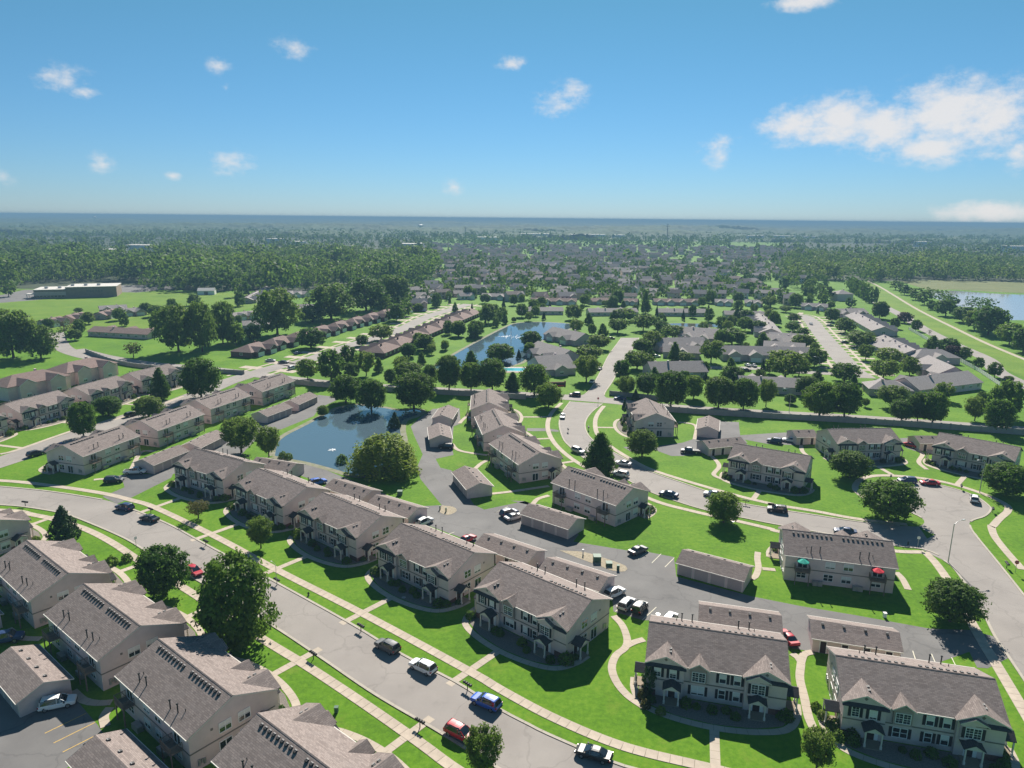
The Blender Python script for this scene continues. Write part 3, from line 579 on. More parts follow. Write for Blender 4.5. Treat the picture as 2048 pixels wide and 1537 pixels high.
lawn = lawn_mat('mown_lawn', (0.062, 0.148, 0.007), (0.092, 0.205, 0.009), (0.14, 0.245, 0.018))
rough_grass = lawn_mat('rough_grass', (0.085, 0.165, 0.012), (0.12, 0.215, 0.016), (0.17, 0.24, 0.03))
asphalt_street = mat('worn_grey_asphalt', (0.25, 0.226, 0.206), rough=0.9, col2=(0.305, 0.277, 0.252), vscale=0.10, detail=9, bump=0.2, bscale=30)
asphalt_lot = mat('dark_asphalt', (0.125, 0.12, 0.118), rough=0.88, col2=(0.185, 0.178, 0.17), vscale=0.09, detail=9, bump=0.2, bscale=30)
def weather(m, crack, stain):
    N, L = m.node_tree.nodes, m.node_tree.links
    b = N['Principled BSDF']; src = b.inputs['Base Color'].links[0].from_socket
    tc = N.new('ShaderNodeTexCoord')
    wp = N.new('ShaderNodeTexNoise'); wp.inputs['Scale'].default_value = 0.35; wp.inputs['Detail'].default_value = 5
    L.new(tc.outputs['Object'], wp.inputs['Vector'])
    av = N.new('ShaderNodeVectorMath'); av.operation = 'MULTIPLY_ADD'; av.inputs[1].default_value = (4, 4, 0)
    L.new(wp.outputs['Color'], av.inputs[0]); L.new(tc.outputs['Object'], av.inputs[2])
    vo = N.new('ShaderNodeTexVoronoi'); vo.feature = 'DISTANCE_TO_EDGE'; vo.inputs['Scale'].default_value = 0.085
    L.new(av.outputs[0], vo.inputs['Vector'])
    lt = N.new('ShaderNodeMapRange'); lt.inputs['From Min'].default_value = 0.004; lt.inputs['From Max'].default_value = 0.016; lt.inputs['To Min'].default_value = crack; lt.inputs['To Max'].default_value = 1.0
    L.new(vo.outputs['Distance'], lt.inputs['Value'])
    sn = N.new('ShaderNodeTexNoise'); sn.inputs['Scale'].default_value = 0.22; sn.inputs['Detail'].default_value = 8; sn.inputs['Roughness'].default_value = 0.7
    L.new(tc.outputs['Object'], sn.inputs['Vector'])
    sr_ = N.new('ShaderNodeMapRange'); sr_.inputs['From Min'].default_value = 0.56; sr_.inputs['From Max'].default_value = 0.75; sr_.inputs['To Min'].default_value = 1.0; sr_.inputs['To Max'].default_value = stain
    L.new(sn.outputs['Fac'], sr_.inputs['Value'])
    mu = N.new('ShaderNodeMath'); mu.operation = 'MULTIPLY'; L.new(lt.outputs[0], mu.inputs[0]); L.new(sr_.outputs[0], mu.inputs[1])
    hs = N.new('ShaderNodeHueSaturation'); L.new(src, hs.inputs['Color']); L.new(mu.outputs[0], hs.inputs['Value']); L.new(hs.outputs[0], b.inputs['Base Color'])
weather(asphalt_street, 0.87, 0.80)
weather(asphalt_lot, 0.84, 0.66)
kerb_c = concrete_mat('kerb_concrete', (0.40, 0.36, 0.30), 3.0)
walk_c = concrete_mat('walk_concrete', (0.44, 0.375, 0.30), 1.5)
slab_c = mat('slab_concrete', (0.44, 0.37, 0.295), rough=0.9, var=0.12, vscale=0.6, detail=6, objvar=0.07, bump=0.15, bscale=8)
joint_c = mat('joint_earth', (0.14, 0.12, 0.09), rough=0.95)
mulch = mat('planting_bed_stone', (0.13, 0.115, 0.10), rough=0.95, col2=(0.24, 0.21, 0.18), vscale=5, bump=0.8, bscale=14)
gravel_m = mat('pale_gravel', (0.26, 0.22, 0.15), rough=0.95, col2=(0.40, 0.34, 0.25), vscale=2.0, bump=0.7, bscale=10)
siding = siding_mat('greige_siding', (0.65, 0.525, 0.50))
siding_bay = siding_mat('taupe_siding', (0.34, 0.27, 0.24))
band_m = mat('belt_course', (0.19, 0.165, 0.145), rough=0.7)
brick_m = mat('base_brick', (0.17, 0.085, 0.065), rough=0.9, var=0.25, vscale=6)
shingle = shingle_mat('brown_shingles', (0.165, 0.134, 0.122), (0.285, 0.235, 0.213), (0.245, 0.208, 0.192))
shingle_dark = shingle_mat('porch_shaded_pent_shingles', (0.06, 0.06, 0.065), (0.085, 0.083, 0.085), (0.075, 0.07, 0.07))  # dark porch roofing; on the pent strips the dark tone is painted shade
shingle_red = shingle_mat('russet_shingles', (0.20, 0.14, 0.125), (0.28, 0.20, 0.175), (0.26, 0.20, 0.18))
shingle_grey = shingle_mat('grey_shingles', (0.26, 0.232, 0.225), (0.37, 0.335, 0.32), (0.35, 0.315, 0.30))
vent_cap = mat('matte_vent_cap', (0.30, 0.29, 0.28), rough=0.9, spec=0.1)
trim = mat('cream_trim', (0.62, 0.58, 0.52), rough=0.6)
white = mat('white_vinyl', (0.80, 0.79, 0.77), rough=0.5)
blind_m = mat('white_blind', (0.70, 0.69, 0.66), rough=0.6)
pane_m = glass_mat('window_glass', (0.025, 0.03, 0.035))
shutter_m = mat('black_shutter', (0.018, 0.018, 0.022), rough=0.6)
door_m = mat('dark_door', (0.035, 0.02, 0.02), rough=0.5)
garage_door_m = mat('garage_door_paint', (0.42, 0.36, 0.34), rough=0.6, objvar=0.06)
metal_m = mat('galvanised_metal', (0.42, 0.42, 0.42), rough=0.45, metallic=0.6)
pipe_m = mat('black_pipe', (0.03, 0.03, 0.03), rough=0.6)
wood_m = mat('deck_timber', (0.20, 0.155, 0.12), rough=0.85, var=0.2, vscale=3)
bark_m = mat('bark', (0.10, 0.075, 0.055), rough=0.95, var=0.3, vscale=6, bump=0.5, bscale=12)
L_MAPLE = leaf_mat('maple_leaves', (0.07, 0.15, 0.016), (0.19, 0.285, 0.034))
L_DARK = leaf_mat('dark_leaves', (0.056, 0.13, 0.018), (0.145, 0.235, 0.034))
L_LIGHT = leaf_mat('light_leaves', (0.095, 0.17, 0.024), (0.20, 0.275, 0.046))
L_WILLOW = leaf_mat('willow_leaves', (0.125, 0.20, 0.02), (0.24, 0.315, 0.042))
L_NEEDLE = leaf_mat('needles', (0.03, 0.07, 0.022), (0.06, 0.11, 0.036), 0.2)
L_PURPLE = leaf_mat('purple_leaves', (0.035, 0.022, 0.022), (0.07, 0.04, 0.035))
L_OLIVE = leaf_mat('olive_leaves', (0.07, 0.085, 0.02), (0.14, 0.13, 0.035))
L_FOREST = leaf_mat('woodland_leaves', (0.062, 0.13, 0.02), (0.165, 0.24, 0.04))

# ---------------------------------------------------------------- mesh helpers
class MB:
    def __init__(s): s.v = []; s.f = []; s.uv = []
    def quad(s, *pts, uv=None):
        n = len(s.v); s.v += [tuple(p) for p in pts]; s.f.append(tuple(range(n, n + len(pts))))
        s.uv.append(uv or [(0, 0)] * len(pts)); return s
    def box(s, x0, x1, y0, y1, z0, z1):
        P = [(x0, y0, z0), (x1, y0, z0), (x1, y1, z0), (x0, y1, z0), (x0, y0, z1), (x1, y0, z1), (x1, y1, z1), (x0, y1, z1)]
        for f in ((3, 2, 1, 0), (4, 5, 6, 7), (0, 1, 5, 4), (1, 2, 6, 5), (2, 3, 7, 6), (3, 0, 4, 7)): s.quad(*[P[i] for i in f])
        return s
    def prism_x(s, prof, x0, x1):
        """closed profile [(y, z)] extruded along x"""
        n = len(prof)
        s.quad(*[(x0, y, z) for y, z in prof]); s.quad(*[(x1, y, z) for y, z in reversed(prof)])
        for i in range(n):
            (a, b), (c, d) = prof[i], prof[(i + 1) % n]
            s.quad((x0, a, b), (x1, a, b), (x1, c, d), (x0, c, d))
        return s
    def prism_y(s, prof, y0, y1):
        n = len(prof)
        s.quad(*[(x, y0, z) for x, z in prof]); s.quad(*[(x, y1, z) for x, z in reversed(prof)])
        for i in range(n):
            (a, b), (c, d) = prof[i], prof[(i + 1) % n]
            s.quad((a, y0, b), (a, y1, b), (c, y1, d), (c, y0, d))
        return s
    def slab(s, pts, t=0.14):
        """a roof slab: planar polygon pts (counter-clockwise from above) with thickness t below; uv = along the eave, up the slope"""
        p0, p1 = Vector(pts[0]), Vector(pts[1])
        nrm = (Vector(pts[1]) - p0).cross(Vector(pts[2]) - p0).normalized()
        if nrm.z < 0: nrm = -nrm; pts = list(reversed(pts))
        ax = Vector((0, 0, 1)).cross(nrm)
        ax = ax.normalized() if ax.length > 1e-6 else Vector((1, 0, 0))
        ay = nrm.cross(ax)
        uv = [(Vector(p).dot(ax), Vector(p).dot(ay)) for p in pts]
        s.quad(*pts, uv=uv)
        lo = [(p[0], p[1], p[2] - t) for p in pts]
        s.quad(*reversed(lo))
        n = len(pts)
        for i in range(n): s.quad(pts[i], lo[i], lo[(i + 1) % n], pts[(i + 1) % n])
        return s
    def tube(s, pts, radii, seg=8, cap=True):
        rings = []
        for i, p in enumerate(pts):
            p = Vector(p)
            d = (Vector(pts[min(i + 1, len(pts) - 1)]) - Vector(pts[max(i - 1, 0)])).normalized()
            a = d.orthogonal().normalized(); b = d.cross(a)
            rings.append([tuple(p + radii[i] * (math.cos(t) * a + math.sin(t) * b)) for t in [2 * math.pi * k / seg for k in range(seg)]])
        for r0, r1 in zip(rings, rings[1:]):
            for k in range(seg): s.quad(r0[k], r0[(k + 1) % seg], r1[(k + 1) % seg], r1[k])
        if cap: s.quad(*reversed(rings[0])); s.quad(*rings[-1])
        return s
    def mesh(s, name, m, smooth=False):
        me = bpy.data.meshes.new(name)
        me.from_pydata(s.v, [], s.f)
        ul = me.uv_layers.new(name='UVMap')
        flat = [c for u in s.uv for p in u for c in p]
        ul.data.foreach_set('uv', flat)
        if m: me.materials.append(m)
        if smooth: me.polygons.foreach_set('use_smooth', [True] * len(me.polygons))
        me.update()
        return me

def link(name, data, parent=None, loc=(0, 0, 0), rz=0.0, scale=None):
    o = bpy.data.objects.new(name, data)
    COL.objects.link(o)
    if parent is not None: o.parent = parent
    o.location = loc
    if rz: o.rotation_euler = (0, 0, rz)
    if scale is not None: o.scale = scale
    return o
def tag(o, label=None, cat=None, group=None, kind=None):
    if label: o['label'] = label
    if cat: o['category'] = cat
    if group: o['group'] = group
    if kind: o['kind'] = kind
    return o

def smooth_line(pts, step=2.0):
    """Catmull-Rom through the points, resampled"""
    P = [Vector((*p[:2], 0)) for p in pts]
    if len(P) < 3:
        n = max(1, int((P[1] - P[0]).length / step)); return [P[0].lerp(P[1], i / n) for i in range(n + 1)]
    P = [2 * P[0] - P[1]] + P + [2 * P[-1] - P[-2]]
    out = []
    for i in range(1, len(P) - 2):
        a, b, c, d = P[i - 1], P[i], P[i + 1], P[i + 2]
        n = max(1, int((c - b).length / step))
        for k in range(n):
            t = k / n
            out.append(0.5 * ((2 * b) + (c - a) * t + (2 * a - 5 * b + 4 * c - d) * t * t + (3 * b - a - 3 * c + d) * t ** 3))
    out.append(P[-2])
    return out
def offset_line(line, d):
    out = []
    for i, p in enumerate(line):
        t = (line[min(i + 1, len(line) - 1)] - line[max(i - 1, 0)]).normalized()
        out.append(p + d * Vector((-t.y, t.x, 0)))
    return out
def strip_mesh(name, line, w, z, m, height=0.0):
    a, b = offset_line(line, w / 2), offset_line(line, -w / 2)
    mb = MB(); s = 0
    for i in range(len(line) - 1):
        l = (line[i + 1] - line[i]).length
        uv = [(s, 0), (s, w), (s + l, w), (s + l, 0)]
        q = [(b[i].x, b[i].y, z), (a[i].x, a[i].y, z), (a[i + 1].x, a[i + 1].y, z), (b[i + 1].x, b[i + 1].y, z)]
        mb.quad(q[0], q[3], q[2], q[1], uv=[uv[0], uv[3], uv[2], uv[1]])
        if height:
            for j, k in ((3, 0), (1, 2)):
                p, r = q[j], q[k]
                mb.quad(p, (p[0], p[1], z - height), (r[0], r[1], z - height), r)
        s += l
    return mb.mesh(name, m)
def fill_mesh(name, pts, z, m):
    import mathutils.geometry as mg
    P = [Vector((p[0], p[1], 0)) for p in pts]
    tris = mg.tessellate_polygon([P])
    me = bpy.data.meshes.new(name)
    fs = []
    for t in tris:
        a, b, c = (P[i] for i in t)
        fs.append(t if (b - a).cross(c - a).z > 0 else (t[0], t[2], t[1]))
    me.from_pydata([(p.x, p.y, z) for p in P], [], fs)
    me.materials.append(m); me.update()
    return me
def nearest_on(line, p):
    """closest point of a polyline and its tangent"""
    best = None
    for a, b in zip(line, line[1:]):
        d = b - a; t = max(0, min(1, (p - a).dot(d) / max(1e-9, d.length_squared)))
        q = a + t * d
        if best is None or (q - p).length < best[0]: best = ((q - p).length, q, d.normalized())
    return best
# ---------------------------------------------------------------- ground, roads, walks, water
ZROAD, ZLOT, ZWALK = 0.030, 0.012, 0.055
g = MB().quad((-14000, -400, 0), (14000, -400, 0), (14000, 22000, 0), (-14000, 22000, 0)).mesh('ground', lawn)
tag(link('ground', g), 'bright green mown lawn spreading between the houses', 'lawn', kind='structure')

def kerb(line, name='kerb'):
    tag(link(name, strip_mesh(name, line, 0.45, 0.11, kerb_c, 0.11)), 'pale concrete kerb along the street edge', 'kerb', kind='structure')

KERBS = {}
def street(name, key, z, kerb_a=True, kerb_b=True, label='worn grey asphalt street'):
    a, b = (smooth_line(e, 1.5) for e in LAYOUT[key])
    tag(link(name, fill_mesh(name, a + list(reversed(b)), z, asphalt_street)), label, 'street', kind='structure')
    KERBS[key] = (a, b)
    if kerb_a: kerb(a)
    if kerb_b: kerb(b)
def cut(line, *gaps):
    """pieces of a line outside circles (x, y, r): driveway mouths and junctions"""
    out, cur = [], []
    for p in line:
        if any((p.x - x) ** 2 + (p.y - y) ** 2 < r * r for x, y, r in gaps):
            if len(cur) > 1: out.append(cur)
            cur = []
        else: cur.append(p)
    if len(cur) > 1: out.append(cur)
    return out
street('street', 'street_a', ZROAD, False, False, 'long grey residential street curving past the townhouses')
street('street', 'street_b', ZROAD, False, False, 'grey street curving from the junction to the cul-de-sac')
street('street', 'street_c', ZROAD + 0.004, False, False, 'grey street running down beside the corner townhouse')
street('street', 'street_r3', ZROAD + 0.008, False, False, 'short grey street leading up from the junction between villas')
bulb = smooth_line(LAYOUT['bulb'] + LAYOUT['bulb'][:1], 1.0)[:-1]
tag(link('cul_de_sac', fill_mesh('cul_de_sac', bulb, ZROAD + 0.012, asphalt_street)), 'round asphalt turning circle at the street end', 'street', kind='structure')
drive_mouth = (-93.5, 158.5, 4.5)
for pc in cut(KERBS['street_a'][0], (-98, 157, 5)): kerb(pc)
kerb(KERBS['street_a'][1])
jb = LAYOUT['bulb'][0]
for pc in cut(KERBS['street_b'][0], (66, 137, 0.1), (86, 131, 6)): kerb(pc)
for pc in cut(KERBS['street_b'][1], (LAYOUT['bulb'][0][0], LAYOUT['bulb'][0][1], 3)): kerb(pc)
for pc in cut(KERBS['street_c'][0], (LAYOUT['street_c'][0][0][0], LAYOUT['street_c'][0][0][1], 7), (95, 106, 5)): kerb(pc)
for pc in cut(KERBS['street_c'][1], (LAYOUT['street_c'][1][0][0], LAYOUT['street_c'][1][0][1], 4)): kerb(pc)
for pc in cut(bulb, (LAYOUT['bulb'][-1][0], LAYOUT['bulb'][-1][1], 9), (LAYOUT['bulb'][-2][0], LAYOUT['bulb'][-2][1], 9)): kerb(pc)
for e in KERBS['street_r3']: kerb(e[4:])

def road(name, key, w, z, m, label, kerbs=True):
    ln = smooth_line(LAYOUT[key], 3)
    tag(link(name, strip_mesh(name, ln, w, z, m)), label, 'road', kind='structure')
    if kerbs:
        for s in (-1, 1): kerb(offset_line(ln, s * (w / 2 + 0.1)))
    return ln
LN = {}
LN['collector'] = road('collector_road', 'collector', 8.5, ZROAD + 0.016, asphalt_street, 'straight collector road running behind the long grey wall', False)
LN['d'] = road('street', 'street_d', 9.5, ZROAD + 0.020, asphalt_street, 'grey street running between the far townhouses and brick ranches', False)
road('street', 'street_upleft', 8, ZROAD + 0.024, asphalt_street, 'grey street leaving past the tall trees', False)
LN['r7'] = road('street', 'street_r7', 10, ZROAD + 0.012, asphalt_street, 'long straight street lined with white driveways', False)
LN['loop'] = road('lane', 'street_loop', 7, ZROAD + 0.028, asphalt_street, 'short lane before the courtyard villas', False)
LN['levee'] = road('levee_road', 'levee_road', 8, ZROAD + 0.012, asphalt_street, 'pale road beside the white fence and grass bank', False)
tag(link('levee_bank', fill_mesh('levee_bank', LAYOUT['levee_grass'], 0.02, rough_grass)), 'rough grass bank rising beside the lake trees', 'grass bank', kind='structure')
path_m = mat('gravel_path', (0.40, 0.35, 0.27), rough=0.95, var=0.15, vscale=1.0)
tag(link('gravel_path', strip_mesh('gravel_path', smooth_line(LAYOUT['levee_path'], 4), 2.6, 0.045, path_m)), 'pale gravel path along the grass bank', 'path', kind='structure')

for i, pts in enumerate(LAYOUT['lots']):
    tag(link('car_park', fill_mesh('car_park', pts, ZLOT + 0.002 * (i % 3), asphalt_lot)), 'dark asphalt court between garages and townhouses', 'car park', kind='structure')
for pts in LAYOUT['gravel']:
    tag(link('gravel_island', fill_mesh('gravel_island', smooth_line(pts + pts[:1], 0.8)[:-1], 0.04, gravel_m)), 'pale gravel patch in the car park', 'gravel', kind='structure')

# sidewalks: slabs one by one where the joints show, strips beyond
def slab_walk(key, w, label, limit):
    ln = smooth_line(LAYOUT[key], 0.5)
    root = tag(link('sidewalk', strip_mesh('sidewalk', ln, w - 0.06, 0.03, joint_c)), label, 'sidewalk', kind='structure')
    acc, seg, pieces = 0, [ln[0]], []
    for a, b in zip(ln, ln[1:]):
        acc += (b - a).length; seg.append(b)
        if acc >= 1.5: pieces.append((seg[0], seg[-1])); seg = [b]; acc = 0
    n = 0
    rest = []
    for a, b in pieces:
        if n >= 290 or a.length > limit or b.y < 40:
            rest.append((a, b)); continue
        d = (b - a); L = d.length - 0.05; t = d.normalized(); nn = Vector((-t.y, t.x, 0))
        mid = (a + b) / 2
        me = MB().box(-L / 2, L / 2, -w / 2, w / 2, -0.08, 0.0).mesh('slab', slab_c)
        link('slab', me, root, (mid.x, mid.y, 0.06 + 0.006 * random.random()), math.atan2(t.y, t.x)); n += 1
    if rest:
        mb = MB()
        for a, b in rest:
            t = (b - a).normalized(); nn = Vector((-t.y, t.x, 0)) * (w / 2)
            mb.quad(*[(q.x, q.y, 0.055) for q in (a - nn, b - nn, b + nn, a + nn)], uv=[(0, 0), (1.5, 0), (1.5, w), (0, w)])
        o = link('slab_run', mb.mesh('slab_run', walk_c), root); o['kind'] = 'stuff'
slab_walk('walk_a_far', 1.6, 'pale concrete sidewalk before the front lawns of the townhouse row', 190)
slab_walk('walk_a_near', 1.6, 'pale concrete sidewalk on the kerb side of the back-turned townhouses', 190)
slab_walk('walk_c', 1.7, 'pale concrete sidewalk leading down past the corner maple', 170)
def walk(key, w, label):
    ln = smooth_line(LAYOUT[key], 1.0)
    tag(link('sidewalk', strip_mesh('sidewalk', ln, w, ZWALK, walk_c, 0.05)), label, 'sidewalk', kind='structure')
    return ln
WALKS = {k: smooth_line(LAYOUT[k], 1.0) for k in ('walk_a_far', 'walk_a_near', 'walk_c')}
WALKS['walk_b_near'] = walk('walk_b_near', 1.5, 'concrete sidewalk on the inner side of the curving street')
WALKS['walk_b_far'] = walk('walk_b_far', 1.5, 'concrete sidewalk on the outer side of the curving street')
WALKS['walk_bulb'] = walk('walk_bulb', 1.6, 'concrete sidewalk looping round the turning circle')
WALKS['walk_d_far'] = walk('walk_d_far', 1.4, 'concrete sidewalk before the far townhouse row')
for s in (-1, 1):
    ln = offset_line(LN['r7'], s * 8.0)
    tag(link('sidewalk', strip_mesh('sidewalk', ln, 1.4, ZWALK, walk_c)), 'concrete sidewalk crossed by driveways on the straight street', 'sidewalk', kind='structure')
    ln2 = LN['r7']; acc = 0
    for a, b in zip(ln2, ln2[1:]):
        acc += (b - a).length
        if acc > 9:
            acc = 0; t = (b - a).normalized(); nn = Vector((-t.y, t.x, 0)) * s
            p, q = a + nn * 5, a + nn * (16 if s < 0 else 14)
            tag(link('driveway', strip_mesh('driveway', [p, q], 3.4, ZWALK - 0.01, walk_c)), 'white concrete driveway off the long straight street', 'driveway', 'driveways off the straight street', kind='structure')
ln = LN['d']
for i, (a, b) in enumerate(zip(ln, ln[1:])):
    if a.y > 300 and i % 5 == 0:
        t = (b - a).normalized(); nn = Vector((-t.y, t.x, 0))
        for s in (-1, 1):
            p, q = a + nn * s * 4.8, a + nn * s * 15
            tag(link('driveway', strip_mesh('driveway', [p, q], 5.0, ZWALK - 0.01, walk_c)), 'concrete driveway before a brick ranch', 'driveway', 'driveways of the brick ranches', kind='structure')
for s in (-1, 1):
    l2 = [p for p in offset_line(ln, s * 7.6) if p.y > 300]
    tag(link('sidewalk', strip_mesh('sidewalk', l2, 1.4, ZWALK, walk_c)), 'concrete sidewalk along the brick ranch street', 'sidewalk', kind='structure')

FP = ['winding tan footpath between the row block and the gabled block', 'short tan footpath branch to the gabled block', 'tan footpath between the two gabled blocks', 'short tan footpath to the rear garage', 'tan footpath beside the umbrella block', 'tan patio slab beside the umbrella block', 'curved footpath to the lawn edge garage',
 'footpath from the black car to the balconied block', 'curved footpath to the rear corner of the block by the conical tree', 'footpath from the lane garage to the bend block', 'long footpath behind the second bend block', 'curved footpath to the block facing the lone tree', 'footpath beside the short garage and evergreens', 'curved footpath beside the red car garage',
 'footpath from the lone block to its garage', 'curved footpath round the block at the sidewalk bend', 'footpath behind the block by the blue pickup', 'footpath from the tan garage to the balconied block', 'curved footpath by the yellow bay lines', 'footpath beside the top lane garage', 'footpath behind the corner block by the white pickup']
for i, (pts, lb) in enumerate(zip(LAYOUT['footpaths'], FP)):
    tag(link('footpath', strip_mesh('footpath', smooth_line(pts, .8), 1.25, ZWALK + .004 + .003 * (i % 4), walk_c)), lb, 'footpath', kind='structure')
def water_mat(name, col, rough, scale):
    m = mat(name, col, rough=rough, spec=1.0)
    N, L = m.node_tree.nodes, m.node_tree.links
    tc = N.new('ShaderNodeTexCoord'); nz = N.new('ShaderNodeTexNoise'); nz.inputs['Scale'].default_value = scale; nz.inputs['Detail'].default_value = 4
    L.new(tc.outputs['Object'], nz.inputs['Vector'])
    bp = N.new('ShaderNodeBump'); bp.inputs['Strength'].default_value = 0.06; bp.inputs['Distance'].default_value = 0.1
    L.new(nz.outputs['Fac'], bp.inputs['Height']); L.new(bp.outputs[0], N['Principled BSDF'].inputs['Normal'])
    return m
water = water_mat('pond_water', (0.08, 0.125, 0.155), 0.03, 1.2)
murky_water = water_mat('murky_water', (0.07, 0.07, 0.05), 0.12, 1.0)
lake_water = water_mat('lake_water', (0.36, 0.37, 0.38), 0.06, 0.5)
bank_m = mat('stony_bank', (0.26, 0.24, 0.20), rough=0.95, col2=(0.14, 0.16, 0.06), vscale=0.5, detail=8, bump=0.8, bscale=3)
def pond(name, key, label, bank=1.9):
    pts = smooth_line(LAYOUT[key] + LAYOUT[key][:1], 1.5)[:-1]
    cx = sum(p.x for p in pts) / len(pts); cy = sum(p.y for p in pts) / len(pts)
    closed = pts + [pts[0]]
    if bank:
        tag(link('pond_bank', strip_mesh('pond_bank', closed, bank * 2, 0.024, bank_m)), 'stony rim round ' + label, 'bank', kind='structure')
    tag(link(name, fill_mesh(name, pts, 0.034, lake_water if key == 'lake' else murky_water if key == 'pond_three' else water)), label, 'pond', kind='structure')
pond('pond', 'pond', 'blue pond with small fountains beside the weeping willow')
pond('pond', 'pond_two', 'long pond with a tall fountain behind the tree line')
pond('pond', 'pond_three', 'narrow pond behind the villa roofs', 0.6)
pond('lake', 'lake', 'broad pale lake beyond the grass bank', 0)
reed_m = mat('reed_bed', (0.10, 0.125, 0.03), rough=0.95, col2=(0.155, 0.165, 0.05), vscale=0.05, detail=8)
tag(link('reed_bed', fill_mesh('reed_bed', LAYOUT['reeds'], 0.03, reed_m)), 'green reed bed along the far lake shore', 'reeds', kind='stuff')
field_pts = [(-620, 420), (-230, 420), (-190, 560), (-200, 640), (-420, 660), (-700, 640)]
tag(link('school_field', fill_mesh('school_field', field_pts, 0.006, rough_grass)), 'open grass field before the long brick school', 'field', kind='structure')
water_white = mat('fountain_spray', (0.85, 0.88, 0.9), rough=0.4)
def fountain(loc, hgt, r, label):
    root = tag(link('fountain', None, None, (*loc, 0.03)), label, 'fountain')
    mb = MB()
    for k in range(60):
        a = random.random() * 6.28; rr = r * (0.25 + 0.75 * random.random())
        x, y = rr * math.cos(a), rr * math.sin(a); s = 0.10 + 0.05 * random.random() * r
        mb.box(x - s, x + s, y - s * .6, y + s * .6, 0, 0.05 + .05 * random.random())
    link('foam', mb.mesh('foam', water_white), root)['kind'] = 'stuff'
    mb = MB()
    for k in range(40):
        a = random.random() * 6.28; t = random.random()
        x0 = hgt * .05 * t * math.cos(a); y0 = hgt * .05 * t * math.sin(a); z0 = hgt * (1 - t * t * .9)
        mb.tube([(x0 * .6, y0 * .6, max(0, z0 - hgt * .25)), (x0, y0, z0)], [hgt * .012, hgt * .006], 5)
    link('jet', mb.mesh('jet', water_white), root)['kind'] = 'stuff'
fountain(LAYOUT['fountain_big'], 6.5, 7.0, 'tall white fountain jet on the long pond')
fountain(LAYOUT['fountains'][0], 0.5, 1.6, 'low bubbling fountain near the far bank of the pond')
fountain(LAYOUT['fountains'][1], 0.4, 1.2, 'low bubbling fountain near the pond bank by the young trees')
pool_w = mat('pool_water', (0.10, 0.45, 0.50), rough=0.05, spec=0.8)
px, py = LAYOUT['pool']
pr = tag(link('swimming_pool', None, None, (px, py, 0)), 'small turquoise swimming pool beside the clubhouse', 'pool')
link('deck', MB().box(-9, 9, -7, 7, 0, 0.05).mesh('deck', walk_c), pr)
link('water', MB().box(-5.5, 5.5, -3.5, 3.5, 0.05, 0.07).mesh('water', pool_w), pr)
link('rim', MB().box(-6, 6, -4, -3.5, 0.05, 0.15).box(-6, 6, 3.5, 4, 0.05, 0.15).box(-6, -5.5, -3.5, 3.5, 0.05, 0.15).box(5.5, 6, -3.5, 3.5, 0.05, 0.15).mesh('rim', white), pr)

# parking bay lines
line_m = mat('bay_line_paint', (0.62, 0.58, 0.45), rough=0.8, var=0.15, vscale=3)
yellow_m = mat('yellow_line_paint', (0.55, 0.36, 0.10), rough=0.8, var=0.15, vscale=3)
def bay_line(x0, y0, x1, y1, m, label):
    tag(link('bay_line', strip_mesh('bay_line', [Vector((x0, y0, 0)), Vector((x1, y1, 0))], 0.14, ZLOT + 0.012, m)), label, 'marking', kind='structure')

for i, (x, y) in enumerate(LAYOUT['manholes']):
    tag(link('manhole_cover', MB().tube([(x, y, 0.0), (x, y, 0.05)], [.38, .38], 14).mesh('manhole_cover', metal_m)), ['round iron manhole cover in the rear court', 'round iron manhole cover by the four door garage', 'round iron manhole cover in the long street'][i], 'manhole', kind='structure')
# ---------------------------------------------------------------- buildings
class Kit:
    """list of parts (name, mesh, loc, rz, children) that can be stamped many times with shared meshes"""
    def __init__(s): s.parts = []
    def add(s, name, mesh, loc=(0, 0, 0), rz=0.0, kids=()):
        s.parts.append((name, mesh, loc, rz, list(kids))); return s
    def stamp(s, root):
        for name, mesh, loc, rz, kids in s.parts:
            o = link(name, mesh, root, loc, rz)
            for kn, km in kids: link(kn, km, o)
_cache = {}
def cached(key, fn):
    if key not in _cache: _cache[key] = fn()
    return _cache[key]
def window_kids(w, h, blind):
    def pane(): return MB().box(-w / 2 + .05, w / 2 - .05, -0.03, 0.0, .05, h - .05).mesh('pane', pane_m)
    kids = [('pane', cached(('pane', w, h), pane))]
    if blind:
        t = h * blind
        kids.append(('blind', cached(('blind', w, h, blind), lambda: MB().box(-w / 2 + .08, w / 2 - .08, -0.042, -0.031, h - t, h - .08).mesh('blind', blind_m))))
    return kids
def window_frame(w, h, grid):
    def fn():
        mb = MB(); f = 0.085
        mb.box(-w / 2, -w / 2 + f, -.07, 0, 0, h).box(w / 2 - f, w / 2, -.07, 0, 0, h)
        mb.box(-w / 2 + f, w / 2 - f, -.07, 0, h - f, h).box(-w / 2 + f, w / 2 - f, -.09, 0, 0, f)
        cols = 2 if w > 1.4 else 1
        for c in range(1, cols): mb.box(-.05, .05, -.068, 0, f, h - f)
        cw = w / cols
        for c in range(cols):
            x0, x1 = -w / 2 + c * cw + f, -w / 2 + (c + 1) * cw - f
            mb.box(x0, x1, -.06, 0, h / 2 - .035, h / 2 + .035)
            if grid:
                xm = (x0 + x1) / 2
                mb.box(xm - .018, xm + .018, -.052, 0, f, h - f)
                for q in (.28, .72): mb.box(x0, x1, -.05, 0, h * q - .016, h * q + .016)
        return mb.mesh('window', white)
    return cached(('win', w, h, grid), fn)
